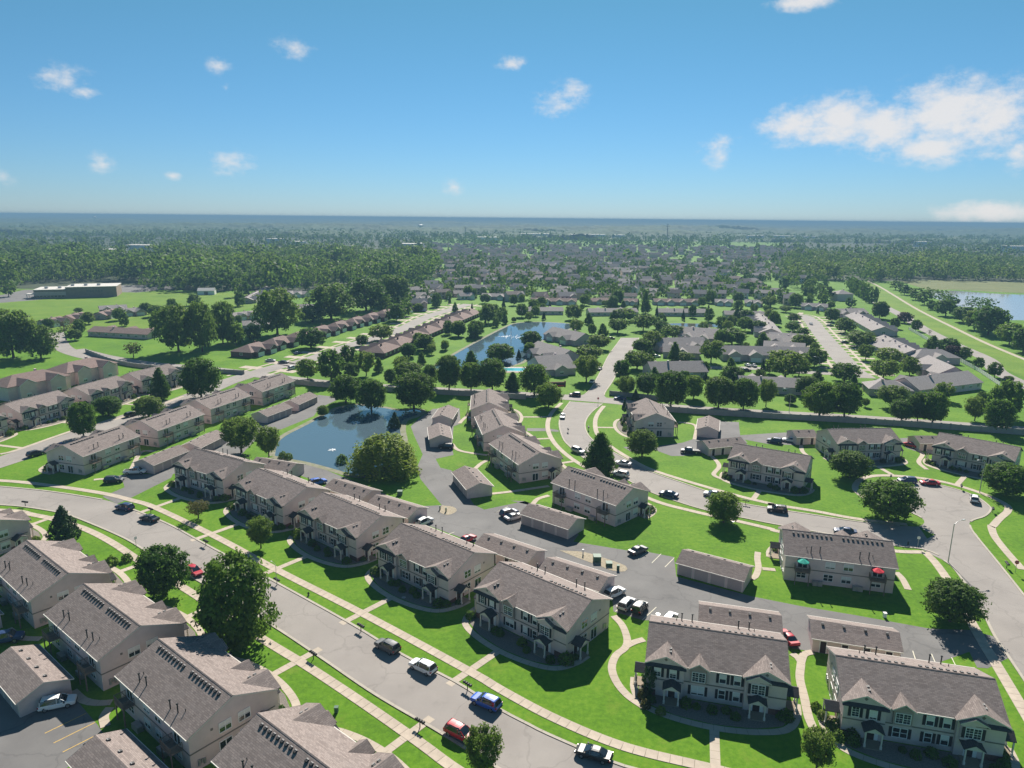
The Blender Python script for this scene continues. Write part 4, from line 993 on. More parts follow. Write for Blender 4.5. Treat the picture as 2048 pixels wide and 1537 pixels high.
def add_window(kit, w, h, loc, rz, blind=0.0, grid=False, shut=False):
    kit.add('window', window_frame(w, h, grid), loc, rz, window_kids(w, h, blind))
    if shut:
        sh = cached(('shut', h), lambda: MB().box(-.19, .19, -.05, 0, 0, h).mesh('shutter', shutter_m))
        c, s = math.cos(rz), math.sin(rz)
        for k in (-1, 1):
            d = k * (w / 2 + 0.22); kit.add('shutter', sh, (loc[0] + d * c, loc[1] + d * s, loc[2]), rz)
def slider_mesh():
    mb = MB(); w, h, f = 1.8, 2.05, .09
    mb.box(-w / 2, -w / 2 + f, -.07, 0, 0, h).box(w / 2 - f, w / 2, -.07, 0, 0, h).box(-w / 2 + f, w / 2 - f, -.07, 0, h - f, h).box(-.05, .05, -.07, 0, 0, h - f).box(-w / 2 + f, w / 2 - f, -.07, 0, 0, f)
    return mb.mesh('patio_door', white)

AX, AY, HE, HR = 9.65, 6.0, 5.3, 7.95         # wall half length, half depth, eave and ridge height
OV = 0.35
SL = (HR - HE) / (AY + OV)
def gable_slabs(mb, xc, hw, zb, rise, yf, main=True):
    """a front-facing cross gable whose ridge dies into the main front slope"""
    def back(z): return -(AY + OV) + (z - HE) / SL
    za = zb + rise
    ya, ye = back(za) + 0.25, back(zb) + 0.02
    ye = max(ye, yf + 0.05)
    mb.slab([(xc - hw, yf, zb), (xc, yf, za), (xc, ya, za), (xc - hw, ye, zb)])
    mb.slab([(xc, yf, za), (xc + hw, yf, zb), (xc + hw, ye, zb), (xc, ya, za)])
def apartment_kit(variant):
    rnd = random.Random(variant)
    K = Kit(); P = math.pi
    mb = MB().prism_x([(-AY, 0), (AY, 0), (AY, HE - .02), (0, HR - .17), (-AY, HE - .02)], -AX, AX)
    K.add('wall', mb.mesh('wall', siding))
    # projecting end bays of the front
    for x0, x1 in ((-AX + .003, -4.4), (4.0, AX - .003)):
        xc = (x0 + x1) / 2
        K.add('front_bay', MB().prism_y([(x0, 0), (x1, 0), (x1, HE), (xc, HE + 1.22), (x0, HE)], -AY - .5, -AY + .5).mesh('front_bay', siding))
    mb = MB()
    e, r = AY + OV, OV
    mb.slab([(-AX - r, -e, HE), (AX + r, -e, HE), (AX + r, 0, HR), (-AX - r, 0, HR)])
    mb.slab([(AX + r, e, HE), (-AX - r, e, HE), (-AX - r, 0, HR), (AX + r, 0, HR)])
    K.add('roof', mb.mesh('roof', shingle))
    mb = MB(); gable_slabs(mb, -7.03, 3.0, HE + .04, 1.42, -AY - .85); K.add('gable_roof', mb.mesh('gable_roof', shingle))
    mb = MB(); gable_slabs(mb, 6.83, 3.2, HE + .04, 1.5, -AY - .85); K.add('gable_roof', mb.mesh('gable_roof', shingle))
    mb = MB(); gable_slabs(mb, -2.35, 1.5, HE + .03, .98, -AY - .85); K.add('gable_roof', mb.mesh('gable_roof', shingle))
    # ridge cap and trims
    K.add('ridge_cap', MB().slab([(-AX - r, -.16, HR - .03), (AX + r, -.16, HR - .03), (AX + r, 0, HR + .05), (-AX - r, 0, HR + .05)], .04).slab([(AX + r, .16, HR - .03), (-AX - r, .16, HR - .03), (-AX - r, 0, HR + .05), (AX + r, 0, HR + .05)], .04).mesh('ridge_cap', shingle))
    mb = MB().box(-AX - r, AX + r, e, e + .12, HE - .17, HE - .02).box(-4.0, 3.55, -e - .12, -e, HE - .17, HE - .02)
    K.add('gutter', mb.mesh('gutter', trim))
    for sx in (-1, 1):
        mb = MB()
        x0, x1 = sorted((sx * (AX + r), sx * (AX + r + .05)))
        for sy in (-1, 1):
            mb.quad(*[(x, sy * y, z) for x, y, z in ((x1 if sx > 0 else x0, e, HE - .18), (x1 if sx > 0 else x0, 0, HR - .18), (x1 if sx > 0 else x0, 0, HR + .0), (x1 if sx > 0 else x0, e, HE + .0))])
        K.add('rake_board', mb.mesh('rake_board', trim))
    for xc, hw, rise, yf in ((-7.03, 3.0, 1.42, -AY - .87), (6.83, 3.2, 1.5, -AY - .87), (-2.35, 1.5, .98, -AY - .87)):
        z = HE + .04
        mb = MB()
        for s in (-1, 1):
            mb.quad((xc + s * hw, yf, z - .16), (xc, yf, z + rise - .16), (xc, yf, z + rise + .01), (xc + s * hw, yf, z + .01))
        K.add('rake_board', mb.mesh('rake_board', trim))
    # pent strips under the big gables, gable louvres
    for x0, x1 in ((-9.95, -4.1), (5.9, 9.95)):
        y = -AY - .5
        K.add('pent_roof', MB().slab([(x0, y - .5, HE - .32), (x1, y - .5, HE - .32), (x1, y + .02, HE + .02), (x0, y + .02, HE + .02)], .08).mesh('pent_roof', shingle_dark))  # shade on the pent strip is put into its dark shingle colour
    for xc in (-7.03, 6.83):
        z = HE + .75; y = -AY - .5
        K.add('louvre', MB().quad((xc, y - .03, z - .26), (xc + .26, y - .03, z), (xc, y - .03, z + .26), (xc - .26, y - .03, z)).mesh('louvre', band_m))
    # the boxed windows
    K.add('window_box', MB().box(-3.5, -1.2, -AY - .5, -AY - .003, 2.95, HE - .1).prism_y([(-3.5, HE - .1), (-1.2, HE - .1), (-2.35, HE + .62)], -AY - .5, -AY + .1).mesh('window_box', siding_bay))
    add_window(K, 1.9, 1.55, (-2.35, -AY - .5, 3.25), 0, 0, True)
    K.add('window_box', MB().box(4.35, 7.15, -AY - 1.0, -AY - .503, 2.75, HE - .05).prism_y([(4.35, HE - .05), (7.15, HE - .05), (5.75, HE + .62)], -AY - 1.0, -AY - .45).mesh('window_box', siding))
    mb = MB(); z0 = HE - .08
    mb.slab([(4.05, -AY - 1.25, z0), (5.75, -AY - 1.25, z0 + .85), (5.75, -AY - .4, z0 + .85), (4.05, -AY - .4, z0)]).slab([(5.75, -AY - 1.25, z0 + .85), (7.45, -AY - 1.25, z0), (7.45, -AY - .4, z0), (5.75, -AY - .4, z0 + .85)])
    K.add('gable_roof', mb.mesh('gable_roof', shingle))
    mb = MB()
    for s in (-1, 1): mb.quad((5.75 + s * 1.7, -AY - 1.27, z0 - .14), (5.75, -AY - 1.27, z0 + .71), (5.75, -AY - 1.27, z0 + .86), (5.75 + s * 1.7, -AY - 1.27, z0 + .01))
    K.add('rake_board', mb.mesh('rake_board', trim))
    add_window(K, 1.9, 1.6, (5.75, -AY - 1.0, 3.1), 0, 0, True, True)
    B = lambda: rnd.choice((0, 0, .45, .45, .8))
    for x in (-8.15, -5.95): add_window(K, 1.0, 1.55, (x, -AY - .5, 3.15), 0, B(), True, True)
    for x in (1.0, 3.0):
        add_window(K, 1.0, 1.5, (x, -AY, 3.3), 0, .5, False, True)
        add_window(K, 1.0, 1.5, (x, -AY, .75), 0, B(), False, True)
    add_window(K, 1.9, 1.5, (-2.35, -AY, .75), 0, B(), False, True)
    # belt course and brick base
    mb = MB().box(-AX - .04, AX + .04, AY, AY + .04, 2.62, 2.8).box(-AX - .04, -AX, -AY, AY, 2.62, 2.8).box(AX, AX + .04, -AY, AY, 2.62, 2.8).box(-4.4, 4.0, -AY - .04, -AY, 2.62, 2.8)
    for x0, x1 in ((-AX, -4.4), (7.2, AX)): mb.box(x0, x1, -AY - .54, -AY - .5, 2.62, 2.8)
    K.add('belt_course', mb.mesh('belt_course', band_m))
    for b in ((-AX - .03, -8.3, -AY - .56, -AY - .502, 0, .9), (7.4, AX + .03, -AY - .56, -AY - .502, 0, .9), (AX + .002, AX + .05, -AY - .45, -2.5, 0, .7), (-AX - .05, -AX - .002, -AY - .45, -2.5, 0, .7)):
        K.add('brick_base', MB().box(*b).mesh('brick_base', brick_m))
    # front porches
    porch_roof = cached('porch_roof', lambda: MB().slab([(-1.3, -1.9, 2.42), (0, -1.9, 3.2), (0, .0, 3.2), (-1.3, .0, 2.42)], .1).slab([(0, -1.9, 3.2), (1.3, -1.9, 2.42), (1.3, .0, 2.42), (0, .0, 3.2)], .1).mesh('porch_roof', shingle_dark))
    porch_gable = cached('porch_gable', lambda: MB().prism_y([(-1.1, 2.32), (1.1, 2.32), (0, 3.0)], -1.78, -1.68).mesh('porch_gable', trim))
    post = cached('porch_post', lambda: MB().box(-.09, .09, -.09, .09, 0, 2.4).box(-.14, .14, -.14, .14, 0, .5).mesh('porch_post', trim))
    door = cached('front_door', lambda: MB().box(-.48, .48, -.05, 0, .1, 2.15).mesh('door', door_m))
    dframe = cached('door_frame', lambda: MB().box(-.62, -.48, -.06, 0, .1, 2.28).box(.48, .95, -.06, 0, .1, 2.28).box(-.48, .48, -.06, 0, 2.15, 2.28).mesh('door_frame', white))
    step = cached('porch_step', lambda: MB().box(-1.1, 1.1, -2.0, 0, 0, .1).mesh('porch_step', walk_c))
    def porch(x, y, rz):
        c, s = math.cos(rz), math.sin(rz)
        T = lambda a, b: (x + a * c - b * s, y + a * s + b * c, 0)
        K.add('porch_roof', porch_roof, (x, y, 0), rz); K.add('porch_gable', porch_gable, (x, y, 0), rz); K.add('porch_step', step, (x, y, 0), rz)
        for k in (-1, 1): K.add('porch_post', post, T(k * 1.0, -1.7), rz)
        K.add('front_door', door, T(0, -.003), rz, [('door_frame', dframe)])
    porch(-6.0, -AY - .5, 0); porch(5.75, -AY - .5, 0)
    porch(AX, -3.9, P / 2); porch(-AX, -3.9, -P / 2)
    slider = cached('slider', slider_mesh)
    spane = cached('slider_pane', lambda: MB().box(-.85, .85, -.03, 0, .08, 1.98).mesh('pane', pane_m))
    # gable ends
    for sx in (-1, 1):
        rz = sx * P / 2
        for y in (-1.5, 1.2): add_window(K, 1.75, 1.5, (sx * AX, y, 3.35), rz, B(), False)
        add_window(K, 1.75, 1.5, (sx * AX, -1.6, .75), rz, B(), False)
        K.add('patio_door', slider, (sx * AX, 1.3, .12), rz, [('pane', spane)])
        K.add('end_vent', cached('end_vent', lambda: MB().box(-.16, .16, -.05, 0, -.16, .16).mesh('end_vent', band_m)), (sx * AX, 3.0, 4.6), rz)
        K.add('meter', cached('meter', lambda: MB().box(-.5, -.2, -.16, 0, .6, 1.5).box(-.1, .12, -.13, 0, .8, 1.4).box(.22, .48, -.16, 0, .5, 1.3).mesh('meter', metal_m)), (sx * AX, 4.6, 0), rz)
    # back: balconies, patio doors, windows
    rail = cached('railing', lambda: _railing())
    deck = cached('balcony_deck', lambda: MB().box(-1.35, 1.35, 0.003, 1.6, 2.62, 2.82).mesh('balcony', wood_m))
    bpost = cached('balcony_post', lambda: MB().box(-.08, .08, -.08, .08, 0, 2.62).mesh('balcony_post', wood_m))
    for x in (-6.6, 6.6):
        K.add('balcony', deck, (x, AY, 0), 0, [('railing', rail)])
        for k in (-1, 1): K.add('balcony_post', bpost, (x + k * 1.2, AY + 1.48, 0))
        K.add('patio_door', slider, (x - .1, AY, 2.85), P, [('pane', spane)])
        add_window(K, 1.75, 1.3, (x, AY, .85), P, B(), False)
    for x in (-1.6, 1.6):
        add_window(K, 1.75, 1.4, (x, AY, 3.4), P, B(), False); add_window(K, 1.75, 1.4, (x + .15, AY, .8), P, B(), False)
    ac = cached('ac_unit', lambda: MB().box(-.42, .42, .25, 1.05, 0, .85).mesh('condenser', metal_m))
    for x in (-3.9, -3.0, 3.2, 4.1): K.add('condenser', ac, (x, AY, 0))
    # roof furniture on the rear slope
    pipe = cached('vent_pipe', lambda: MB().tube([(0, 0, -.3), (0, 0, 1.25)], [.09, .09], 8).tube([(0, 0, 1.25), (0, 0, 1.4)], [.17, .12], 8).mesh('vent_pipe', pipe_m))
    short = cached('short_pipe', lambda: MB().tube([(0, 0, -.2), (0, 0, .4)], [.06, .06], 6).mesh('vent_pipe', pipe_m))
    zr = lambda y: HR - abs(y) * SL
    for x, y in ((-5.1, 4.9), (-3.5, 5.1), (3.5, 4.9), (5.1, 5.1)): K.add('vent_pipe', pipe, (x, y, zr(y)))
    for x, y in ((-5.9, 4.3), (5.8, 4.2)): K.add('vent_pipe', short, (x, y, zr(y)))
    box = cached('roof_vent', lambda: MB().prism_x([(-.22, -.05), (.25, -.2), (.25, .12), (-.12, .22)], -.2, .2).mesh('roof_vent', pipe_m))
    cap = cached('roof_vent_cap', lambda: MB().box(-.2, .2, -.16, -.02, .205, .222).mesh('cap', vent_cap))
    for g0 in (-8.0, 1.1):
        for i in range(9): K.add('roof_vent', box, (g0 + i * .86, .75, zr(.75)), 0, [('cap', cap)])
    for xc in (-7.03, 6.83):
        for k, y in enumerate((-5.2, -4.4)): K.add('roof_vent', box, (xc + .55, y, HE + 1.2 - .02), P / 2, [('cap', cap)])
    return K
def _railing():
    mb = MB()
    for a, b in (((-1.35, 1.55), (1.35, 1.55)), ((-1.32, 0.05), (-1.32, 1.5)), ((1.32, 0.05), (1.32, 1.5))):
        d = math.dist(a, b); n = int(d / .16)
        ux, uy = (b[0] - a[0]) / d, (b[1] - a[1]) / d
        for z in (2.9, 3.72):
            xs = sorted((a[0], b[0])); ys = sorted((a[1], b[1]))
            mb.box(xs[0] - .03, xs[1] + .03, ys[0] - .03, ys[1] + .03, z, z + .07)
        for i in range(n + 1):
            x, y = a[0] + ux * d * i / n, a[1] + uy * d * i / n
            mb.box(x - .022, x + .022, y - .022, y + .022, 2.97, 3.72)
    return mb.mesh('railing', wood_m)

LAB = {
 'L1': 'grey townhouse block with its back to the car park, second along from the spruce',
 'L2': 'grey townhouse block with its back to the tan garage, beside the round maple',
 'L3': 'grey townhouse block with two timber balconies, beside the tall oval maple',
 'L4': 'grey townhouse block next past the balconied one, by the crimson suv',
 'L0': 'grey townhouse block beyond the spruce where the near sidewalk bends',
 'M1': 'grey townhouse block with shuttered front, first in the row beside the driveway',
 'M2': 'grey townhouse block with shuttered front, second in the row from the driveway',
 'M3': 'grey townhouse block with shuttered front, third in the row from the driveway',
 'M4': 'grey townhouse block with shuttered front, fourth in the row from the driveway',
 'M5': 'grey townhouse block with shuttered front, beside the winding footpath and white suv',
 'M6': 'grey townhouse block with three front gables beside the dark columnar evergreen',
 'M7': 'grey townhouse block with three front gables at the street corner',
 'C4': 'grey townhouse block backing on the four door garage by the conical tree',
 'C3': 'grey townhouse block second from the conical tree on the inner bend',
 'C2': 'grey townhouse block third from the conical tree on the inner bend',
 'C1': 'grey townhouse block nearest the collector wall on the inner bend',
 'D1': 'grey townhouse block with patio door end, alone on the outer bend',
 'E1': 'grey townhouse block with shuttered front facing the curving street and lone tree',
 'E2': 'grey townhouse block with shuttered front behind the cul-de-sac tree',
 'E3': 'grey townhouse block with shuttered front by the cul-de-sac lamp post',
 'F1': 'grey townhouse block with a teal and a red balcony umbrella',
 'N1': 'grey townhouse block with rear balconies at the corner, beside the white pickup',
 'N2': 'grey townhouse block with rear balconies, second from the street corner',
 'N3': 'grey townhouse block with rear balconies, third from the street corner',
 'N4': 'grey townhouse block with rear balconies, next to the street junction',
 'O1': 'grey townhouse block cut off by the picture edge across the side street',
 'O2': 'grey townhouse block with shuttered front across the side street, second of its row',
 'O3': 'grey townhouse block with shuttered front across the side street, third of its row',
 'O4': 'grey townhouse block with shuttered front across the side street, by the conical tree',
}
A = dict(LAYOUT['apts'])
A['L4'] = (-23.3, 70.2, 141.4)
A['L0'] = (-113.0, 137.5, 152.0)
A['C1'] = (-8.0, 240.0, 92.0)
A['O2'] = (-161.5, 231.5, 74.0)
A['O1'] = (-168.0, 207.5, 74.0)
kits = [apartment_kit(i) for i in range(4)]
LINES = [WALKS[k] for k in WALKS]
bed_cache = {}
def local_pts(x, y, a, pts):
    c, s = math.cos(a), math.sin(a)
    return [Vector((x + p * c - q * s, y + p * s + q * c, 0)) for p, q in pts]
FRONT_WALK = [(-11.6, -3.2), (-11.3, -6.2), (-9.6, -9.3), (-5.5, -10.9), (0, -11.5), (5.5, -10.9), (9.6, -9.3), (11.3, -6.2), (11.6, -3.2)]
BED = [(-11.0, -3.0), (-10.7, -6.0), (-9.2, -8.7), (-5.4, -10.2), (0, -10.8), (5.4, -10.2), (9.2, -8.7), (10.7, -6.0), (11.0, -3.0), (9.9, -3.0), (9.9, -6.2), (-9.9, -6.2), (-9.9, -3.0)]
for i, (k, (x, y, a)) in enumerate(A.items()):
    root = tag(link('townhouse_block', None, None, (x, y, 0), R(a)), LAB[k], 'townhouse', 'two storey grey townhouse blocks')
    kits[i % 4].stamp(root)
    ra = R(a)
    tag(link('planting_bed', fill_mesh('planting_bed', local_pts(x, y, ra, BED), 0.016, mulch)), 'stone planting bed before a townhouse front', 'planting bed', 'planting beds before the townhouse fronts', kind='structure')
    fw = smooth_line([tuple(v)[:2] for v in local_pts(x, y, ra, FRONT_WALK)], 0.8)
    tag(link('front_path', strip_mesh('front_path', fw, 1.15, ZWALK - .01, walk_c)), 'curved concrete path round a townhouse front', 'path', 'curved paths round the townhouse fronts', kind='structure')
    p0 = local_pts(x, y, ra, [(0, -11.5)])[0]; d = local_pts(0, 0, ra, [(0, -1)])[0]
    best = min((nearest_on(l, p0 + d * 6) for l in LINES), key=lambda t: t[0])
    if best[0] < 12:
        n = 0; q = p0.copy(); hit = None
        for s in range(1, 50):
            q = p0 + d * (s * .4)
            if min(nearest_on(l, q)[0] for l in LINES) < .5: hit = q; break
        if hit is not None:
            far = hit + d * 4.6 if k[0] in 'LMO' else hit
            tag(link('front_path', strip_mesh('front_path', [p0, far], 1.3, ZWALK - .014, walk_c)), 'straight concrete path from townhouse front to sidewalk', 'path', 'straight paths from townhouse fronts', kind='structure')

# ---- garages
def garage_kit(L, n):
    K = Kit(); hx, hy, he, hr, ov = L / 2 - .3, 3.25, 2.55, 3.9, .35
    K.add('wall', MB().prism_x([(-hy, 0), (hy, 0), (hy, he), (0, hr - .18), (-hy, he)], -hx, hx).mesh('wall', siding))
    e = hy + ov; rx = hx + .3
    K.add('roof', MB().slab([(-rx, -e, he - .05), (rx, -e, he - .05), (rx, 0, hr), (-rx, 0, hr)]).slab([(rx, e, he - .05), (-rx, e, he - .05), (-rx, 0, hr), (rx, 0, hr)]).mesh('roof', shingle))
    K.add('gutter', MB().box(-rx, rx, -e - .1, -e, he - .2, he - .06).box(-rx, rx, e, e + .1, he - .2, he - .06).mesh('gutter', trim))
    mb = MB()
    for sx in (-1, 1):
        for sy in (-1, 1): mb.quad((sx * (rx + .02), sy * e, he - .22), (sx * (rx + .02), 0, hr - .17), (sx * (rx + .02), 0, hr + .01), (sx * (rx + .02), sy * e, he - .04))
    K.add('rake_board', mb.mesh('rake_board', trim))
    bw = 2 * hx / n
    dw = bw - .55
    def door():
        mb = MB()
        for r in range(4): mb.box(-dw / 2, dw / 2, -.05 - .008 * (r % 2), 0, .03 + r * .53, .03 + r * .53 + .5)
        return mb.mesh('garage_door', garage_door_m)
    def dfr(): return MB().box(-dw / 2 - .12, -dw / 2, -.07, 0, 0, 2.25).box(dw / 2, dw / 2 + .12, -.07, 0, 0, 2.25).box(-dw / 2 - .12, dw / 2 + .12, -.07, 0, 2.15, 2.27).mesh('door_frame', trim)
    dm, df = cached(('gd', dw), door), cached(('gdf', dw), dfr)
    sd = cached('side_door', lambda: MB().box(-.45, .45, -.04, 0, .02, 2.05).mesh('side_door', door_m))
    sf = cached('side_door_frame', lambda: MB().box(-.57, -.45, -.06, 0, 0, 2.17).box(.45, .57, -.06, 0, 0, 2.17).box(-.45, .45, -.06, 0, 2.05, 2.17).mesh('door_frame', white))
    for i in range(n):
        xc = -hx + bw * (i + .5)
        K.add('garage_door', dm, (xc, -hy, 0), 0, [('door_frame', df)])
        K.add('side_door', sd, (xc, hy, 0), math.pi, [('door_frame', sf)])
        bx = cached('roof_vent', None)
        K.add('roof_vent', bx, (xc, .7, hr - .7 * (hr - he) / e), 0, [('cap', _cache['roof_vent_cap'])])
    return K
GFLIP = {'m1', 'm2', 'm3', 'm4', 'm5', 'm6', 'm7', 'j1', 'k1', 'l1', 'e2', 'e3'}
GLAB = {'n1': 'long garage with open bay beside the white pickup', 'n2': 'garage with doors to the lane, beside the locust tree', 'n3': 'garage with four doors beside the pond lane, nearer the pond',
 'n4': 'garage with four doors at the closed end of the pond lane', 'm1': 'garage behind the first row block, its end towards the pond', 'm2': 'garage behind the second and third row blocks by the blue car',
 'm3': 'garage behind the third row block by the white suv', 'm4': 'garage behind the fourth row block by the red car', 'm5': 'garage behind the row block with the white suv at its end',
 'm6': 'garage behind the three gabled block, red sedan at its end', 'm7': 'garage with small rear doors behind the corner block', 'f1': 'four door garage on the lawn edge by the grey sedan',
 'g1': 'four door garage beside the dark blue car and balconied block', 'h1': 'garage beside the lane bend below the balconied blocks', 'i1': 'small garage with the black car before it',
 'j1': 'small garage at the top of the lane by the collector wall', 'k1': 'garage standing end on beside the lone block on the outer bend', 'l1': 'long garage with rear doors beside the black pickup',
 'e2': 'short garage attached beside the white sedan', 'e3': 'short garage beside the red car between two blocks', 'o1': 'tan garage with the white suv parked at its end', 'o2': 'tan garage below the yellow bay lines', 'o3': 'tan garage corner by the blue pickup'}
GA = dict(LAYOUT['garages'])
GA['o3'] = (-92.5, 108.5, -38.6, 13)
gk = {}
for k, (x, y, a, L) in GA.items():
    n, Lr = (2, 7.4) if k in ('e2', 'e3') else (4, 13.4)
    if k not in ('o2',): pass
    if (n, Lr) not in gk: gk[(n, Lr)] = garage_kit(Lr, n)
    if k == 'o2': x, y = x + 1.7, y - 1.35
    root = tag(link('garage', None, None, (x, y, 0), R(a + (180 if k in GFLIP else 0))), GLAB[k], 'garage', 'detached garages behind the townhouses')
    gk[(n, Lr)].stamp(root)

# ---- ranch houses, villas and far houses
def house_kit(L, W, he, rise, hip, wallm, roofm, ngab, doors, seed):
    rnd = random.Random(seed)
    K = Kit(); hx, hy, ov = L / 2, W / 2, .4
    e, rx = hy + ov, hx + ov
    hr = he + rise
    if hip:
        K.add('wall', MB().box(-hx, hx, -hy, hy, 0, he).mesh('wall', wallm))
        q = max(0.5, hx - hy * .95)
        mb = MB().slab([(-rx, -e, he), (rx, -e, he), (q, 0, hr), (-q, 0, hr)]).slab([(rx, e, he), (-rx, e, he), (-q, 0, hr), (q, 0, hr)]).slab([(rx, -e, he), (rx, e, he), (q, 0, hr)]).slab([(-rx, e, he), (-rx, -e, he), (-q, 0, hr)])
    else:
        K.add('wall', MB().prism_x([(-hy, 0), (hy, 0), (hy, he), (0, hr - .25), (-hy, he)], -hx, hx).mesh('wall', wallm))
        mb = MB().slab([(-rx, -e, he), (rx, -e, he), (rx, 0, hr), (-rx, 0, hr)]).slab([(rx, e, he), (-rx, e, he), (-rx, 0, hr), (rx, 0, hr)])
    K.add('roof', mb.mesh('roof', roofm))
    sl = rise / e
    for i in range(ngab):
        xc = -hx + L * (i + .5) / ngab + rnd.uniform(-.6, .6)
        hw = min(3.4, L / ngab * .42); rs = hw * .62; yf = -hy - rnd.choice((1.2, 2.2, 3.0))
        za = he + rs
        K.add('wing', MB().prism_y([(xc - hw + .35, 0), (xc + hw - .35, 0), (xc + hw - .35, he), (xc, za - .35), (xc - hw + .35, he)], yf + .4, -hy + .5).mesh('wing', wallm))
        yb = -e + (za - he) / sl + .2
        K.add('gable_roof', MB().slab([(xc - hw, yf, he), (xc, yf, za), (xc, yb, za), (xc - hw, max(yf + .1, -e), he)]).slab([(xc, yf, za), (xc + hw, yf, he), (xc + hw, max(yf + .1, -e), he), (xc, yb, za)]).mesh('gable_roof', roofm))
        mb = MB()
        for s in (-1, 1): mb.quad((xc + s * hw, yf - .02, he - .2), (xc, yf - .02, za - .2), (xc, yf - .02, za + .01), (xc + s * hw, yf - .02, he + .01))
        K.add('rake_board', mb.mesh('rake_board', white))
        if doors:
            K.add('garage_door', MB().box(xc - min(2.4, hw - .6), xc + min(2.4, hw - .6), yf + .34, yf + .4, .05, 2.2).mesh('garage_door', white))
        else: add_window(K, 1.75, 1.3, (xc, yf + .4, .9), 0, .4)
    nw = max(2, int(L / 4.5))
    for i in range(nw):
        xc = -hx + L * (i + .5) / nw
        add_window(K, 1.75, 1.4, (xc, hy, he - 1.75), math.pi, .4 if i % 2 else 0)
        if he > 4: add_window(K, 1.75, 1.3, (xc, hy, .8), math.pi, 0)
    for sx in (-1, 1): add_window(K, 1.75, 1.3, (sx * hx, 0, he - 1.7), sx * math.pi / 2, 0)
    K.add('chimney', MB().box(hx * .3 - .4, hx * .3 + .4, .8, 1.5, he, hr + .5).mesh('chimney', wallm))
    return K
w_brick = mat('russet_brick', (0.15, 0.085, 0.07), rough=0.9, var=0.2, vscale=1.5)
w_cream = siding_mat('cream_siding', (0.74, 0.56, 0.52))
w_grey = siding_mat('pale_grey_siding', (0.55, 0.44, 0.455))
w_white = siding_mat('white_siding', (0.74, 0.69, 0.67))
w_tan = siding_mat('tan_siding', (0.52, 0.40, 0.35))
HK = {}
def hk(L, W, he, rise, hip, wm, rm, ng, dr, seed=0):
    key = (round(L), W, he, rise, hip, wm.name, rm.name, ng, dr, seed)
    if key not in HK: HK[key] = house_kit(round(L), W, he, rise, hip, wm, rm, ng, dr, seed)
    return HK[key]
def house(x, y, a, kit, label, group, cat='house'):
    root = tag(link('house', None, None, (x, y, 0), R(a)), label, cat, group)
    kit.stamp(root)
HOUSE_POS = []
def put(key, L=None, W=10, he=2.7, rise=2.3, hip=False, wm=w_grey, rm=shingle_grey, ng=2, dr=True, turn=0, label=None, group='villas round the ponds', n=1):
    x, y, a, l = LAYOUT['houses'][key]
    L = L or l
    if group.startswith('villas'): L, W, he, rise = L * 1.12, W * 1.18, he + .25, rise * 1.22
    if n == 1:
        house(x, y, a + turn, hk(L, W, he, rise, hip, wm, rm, ng, dr), label, group); HOUSE_POS.append((x, y)); return
    ca, sa = math.cos(R(a)), math.sin(R(a))
    for i in range(n):
        d = (i - (n - 1) / 2) * l / n
        X, Y = x + ca * d, y + sa * d
        house(X, Y, a + turn + 90 * (W > 1000), hk(l / n - .4, W, he, rise, hip, wm, rm, ng, dr), label, group); HOUSE_POS.append((X, Y))
for k, lb in (('P1', 'two storey apartment house with brown hip roof, first beyond the long fence'), ('P2', 'two storey apartment house with brown hip roof, next to the pale street')):
    x, y, a, l = LAYOUT['houses'][k]
    house(x, y, a, hk(24, 13, 5.4, 3.0, True, w_cream, shingle_red, 2, False), lb, 'hip roofed apartment houses')
put('ranch_lawn', 40, 11, rm=shingle_red, wm=w_cream, ng=3, dr=False, turn=180, label='long low ranch house behind the bright lawn and curving wall', group='ranch houses by the school field')
for k in ('hl1', 'hl2', 'hl3', 'hl4', 'hl5', 'hl9', 'hl10', 'hl11'):
    put(k, 17, 10, rm=shingle_red if k in ('hl1', 'hl4', 'hl5') else shingle_grey, wm=w_tan, ng=2, label='brown roofed ranch house on the street below the school field', group='ranch houses by the school field')
put('hl6', None, 10, rm=shingle_grey, wm=w_tan, n=5, turn=0, label='grey roofed house half hidden among the tall trees', group='houses among the tall trees')
for k in ('hl7', 'hl8', 'hl12', 'hl13', 'hl14'): put(k, 18, 10, wm=w_cream, label='grey roofed house at the edge of the tall trees', group='houses among the tall trees')
for i in range(4): put('back%d' % i, None, 11, wm=w_cream, ng=2, dr=False, turn=180, label=['long low villa row with pale back wall beside the long pond', 'long low villa row behind the long pond with lone round tree', 'long low villa row with a white sunroom behind the narrow pond', 'long low villa row beside the straight street end'][i], group='long low villa rows')
for i in range(8): put('front%d' % i, None, 10, wm=w_grey, rm=shingle_red if i < 4 else shingle_grey, ng=4 if i in (0, 3) else 2, label='gabled villa row standing behind the low pond side rows', group='gabled villa rows beyond the ponds')
put('va', 38, 11, 3.0, 2.8, ng=4, label='courtyard villa with gabled double garages before the white cars', group='villas round the ponds')
put('vb', 22, 10, ng=2, dr=False, turn=180, label='long roofed villa behind the collector road trees', group='villas round the ponds')
put('vc', 14, 10, hip=True, wm=w_tan, label='small hip roofed wing villa beside the conifer', ng=1, turn=180)
put('vd', 34, 12, wm=w_cream, rise=3.0, ng=2, dr=False, turn=180, label='long villa with pale garden wall by the white fence')
put('ve', 24, 12, 3.2, 3.2, wm=w_grey, label='tall gabled villa by the white fence', ng=1, dr=False)
put('vf', 20, 11, 3.0, 2.6, hip=True, label='hip roofed villa near the purple leaved tree', ng=1, dr=False)
put('vg', None, 11, n=2, turn=180, label='villa on the fence side of the straight street', group='villas along the straight street')
put('vh', 18, 11, label='grey roofed villa at the lane corner', ng=1)
put('vi', 25, 12, rise=3.0, label='grey roofed villa at the head of the long pond')
put('vj', 26, 13, rise=3.4, label='steep roofed villa above the swimming pool')
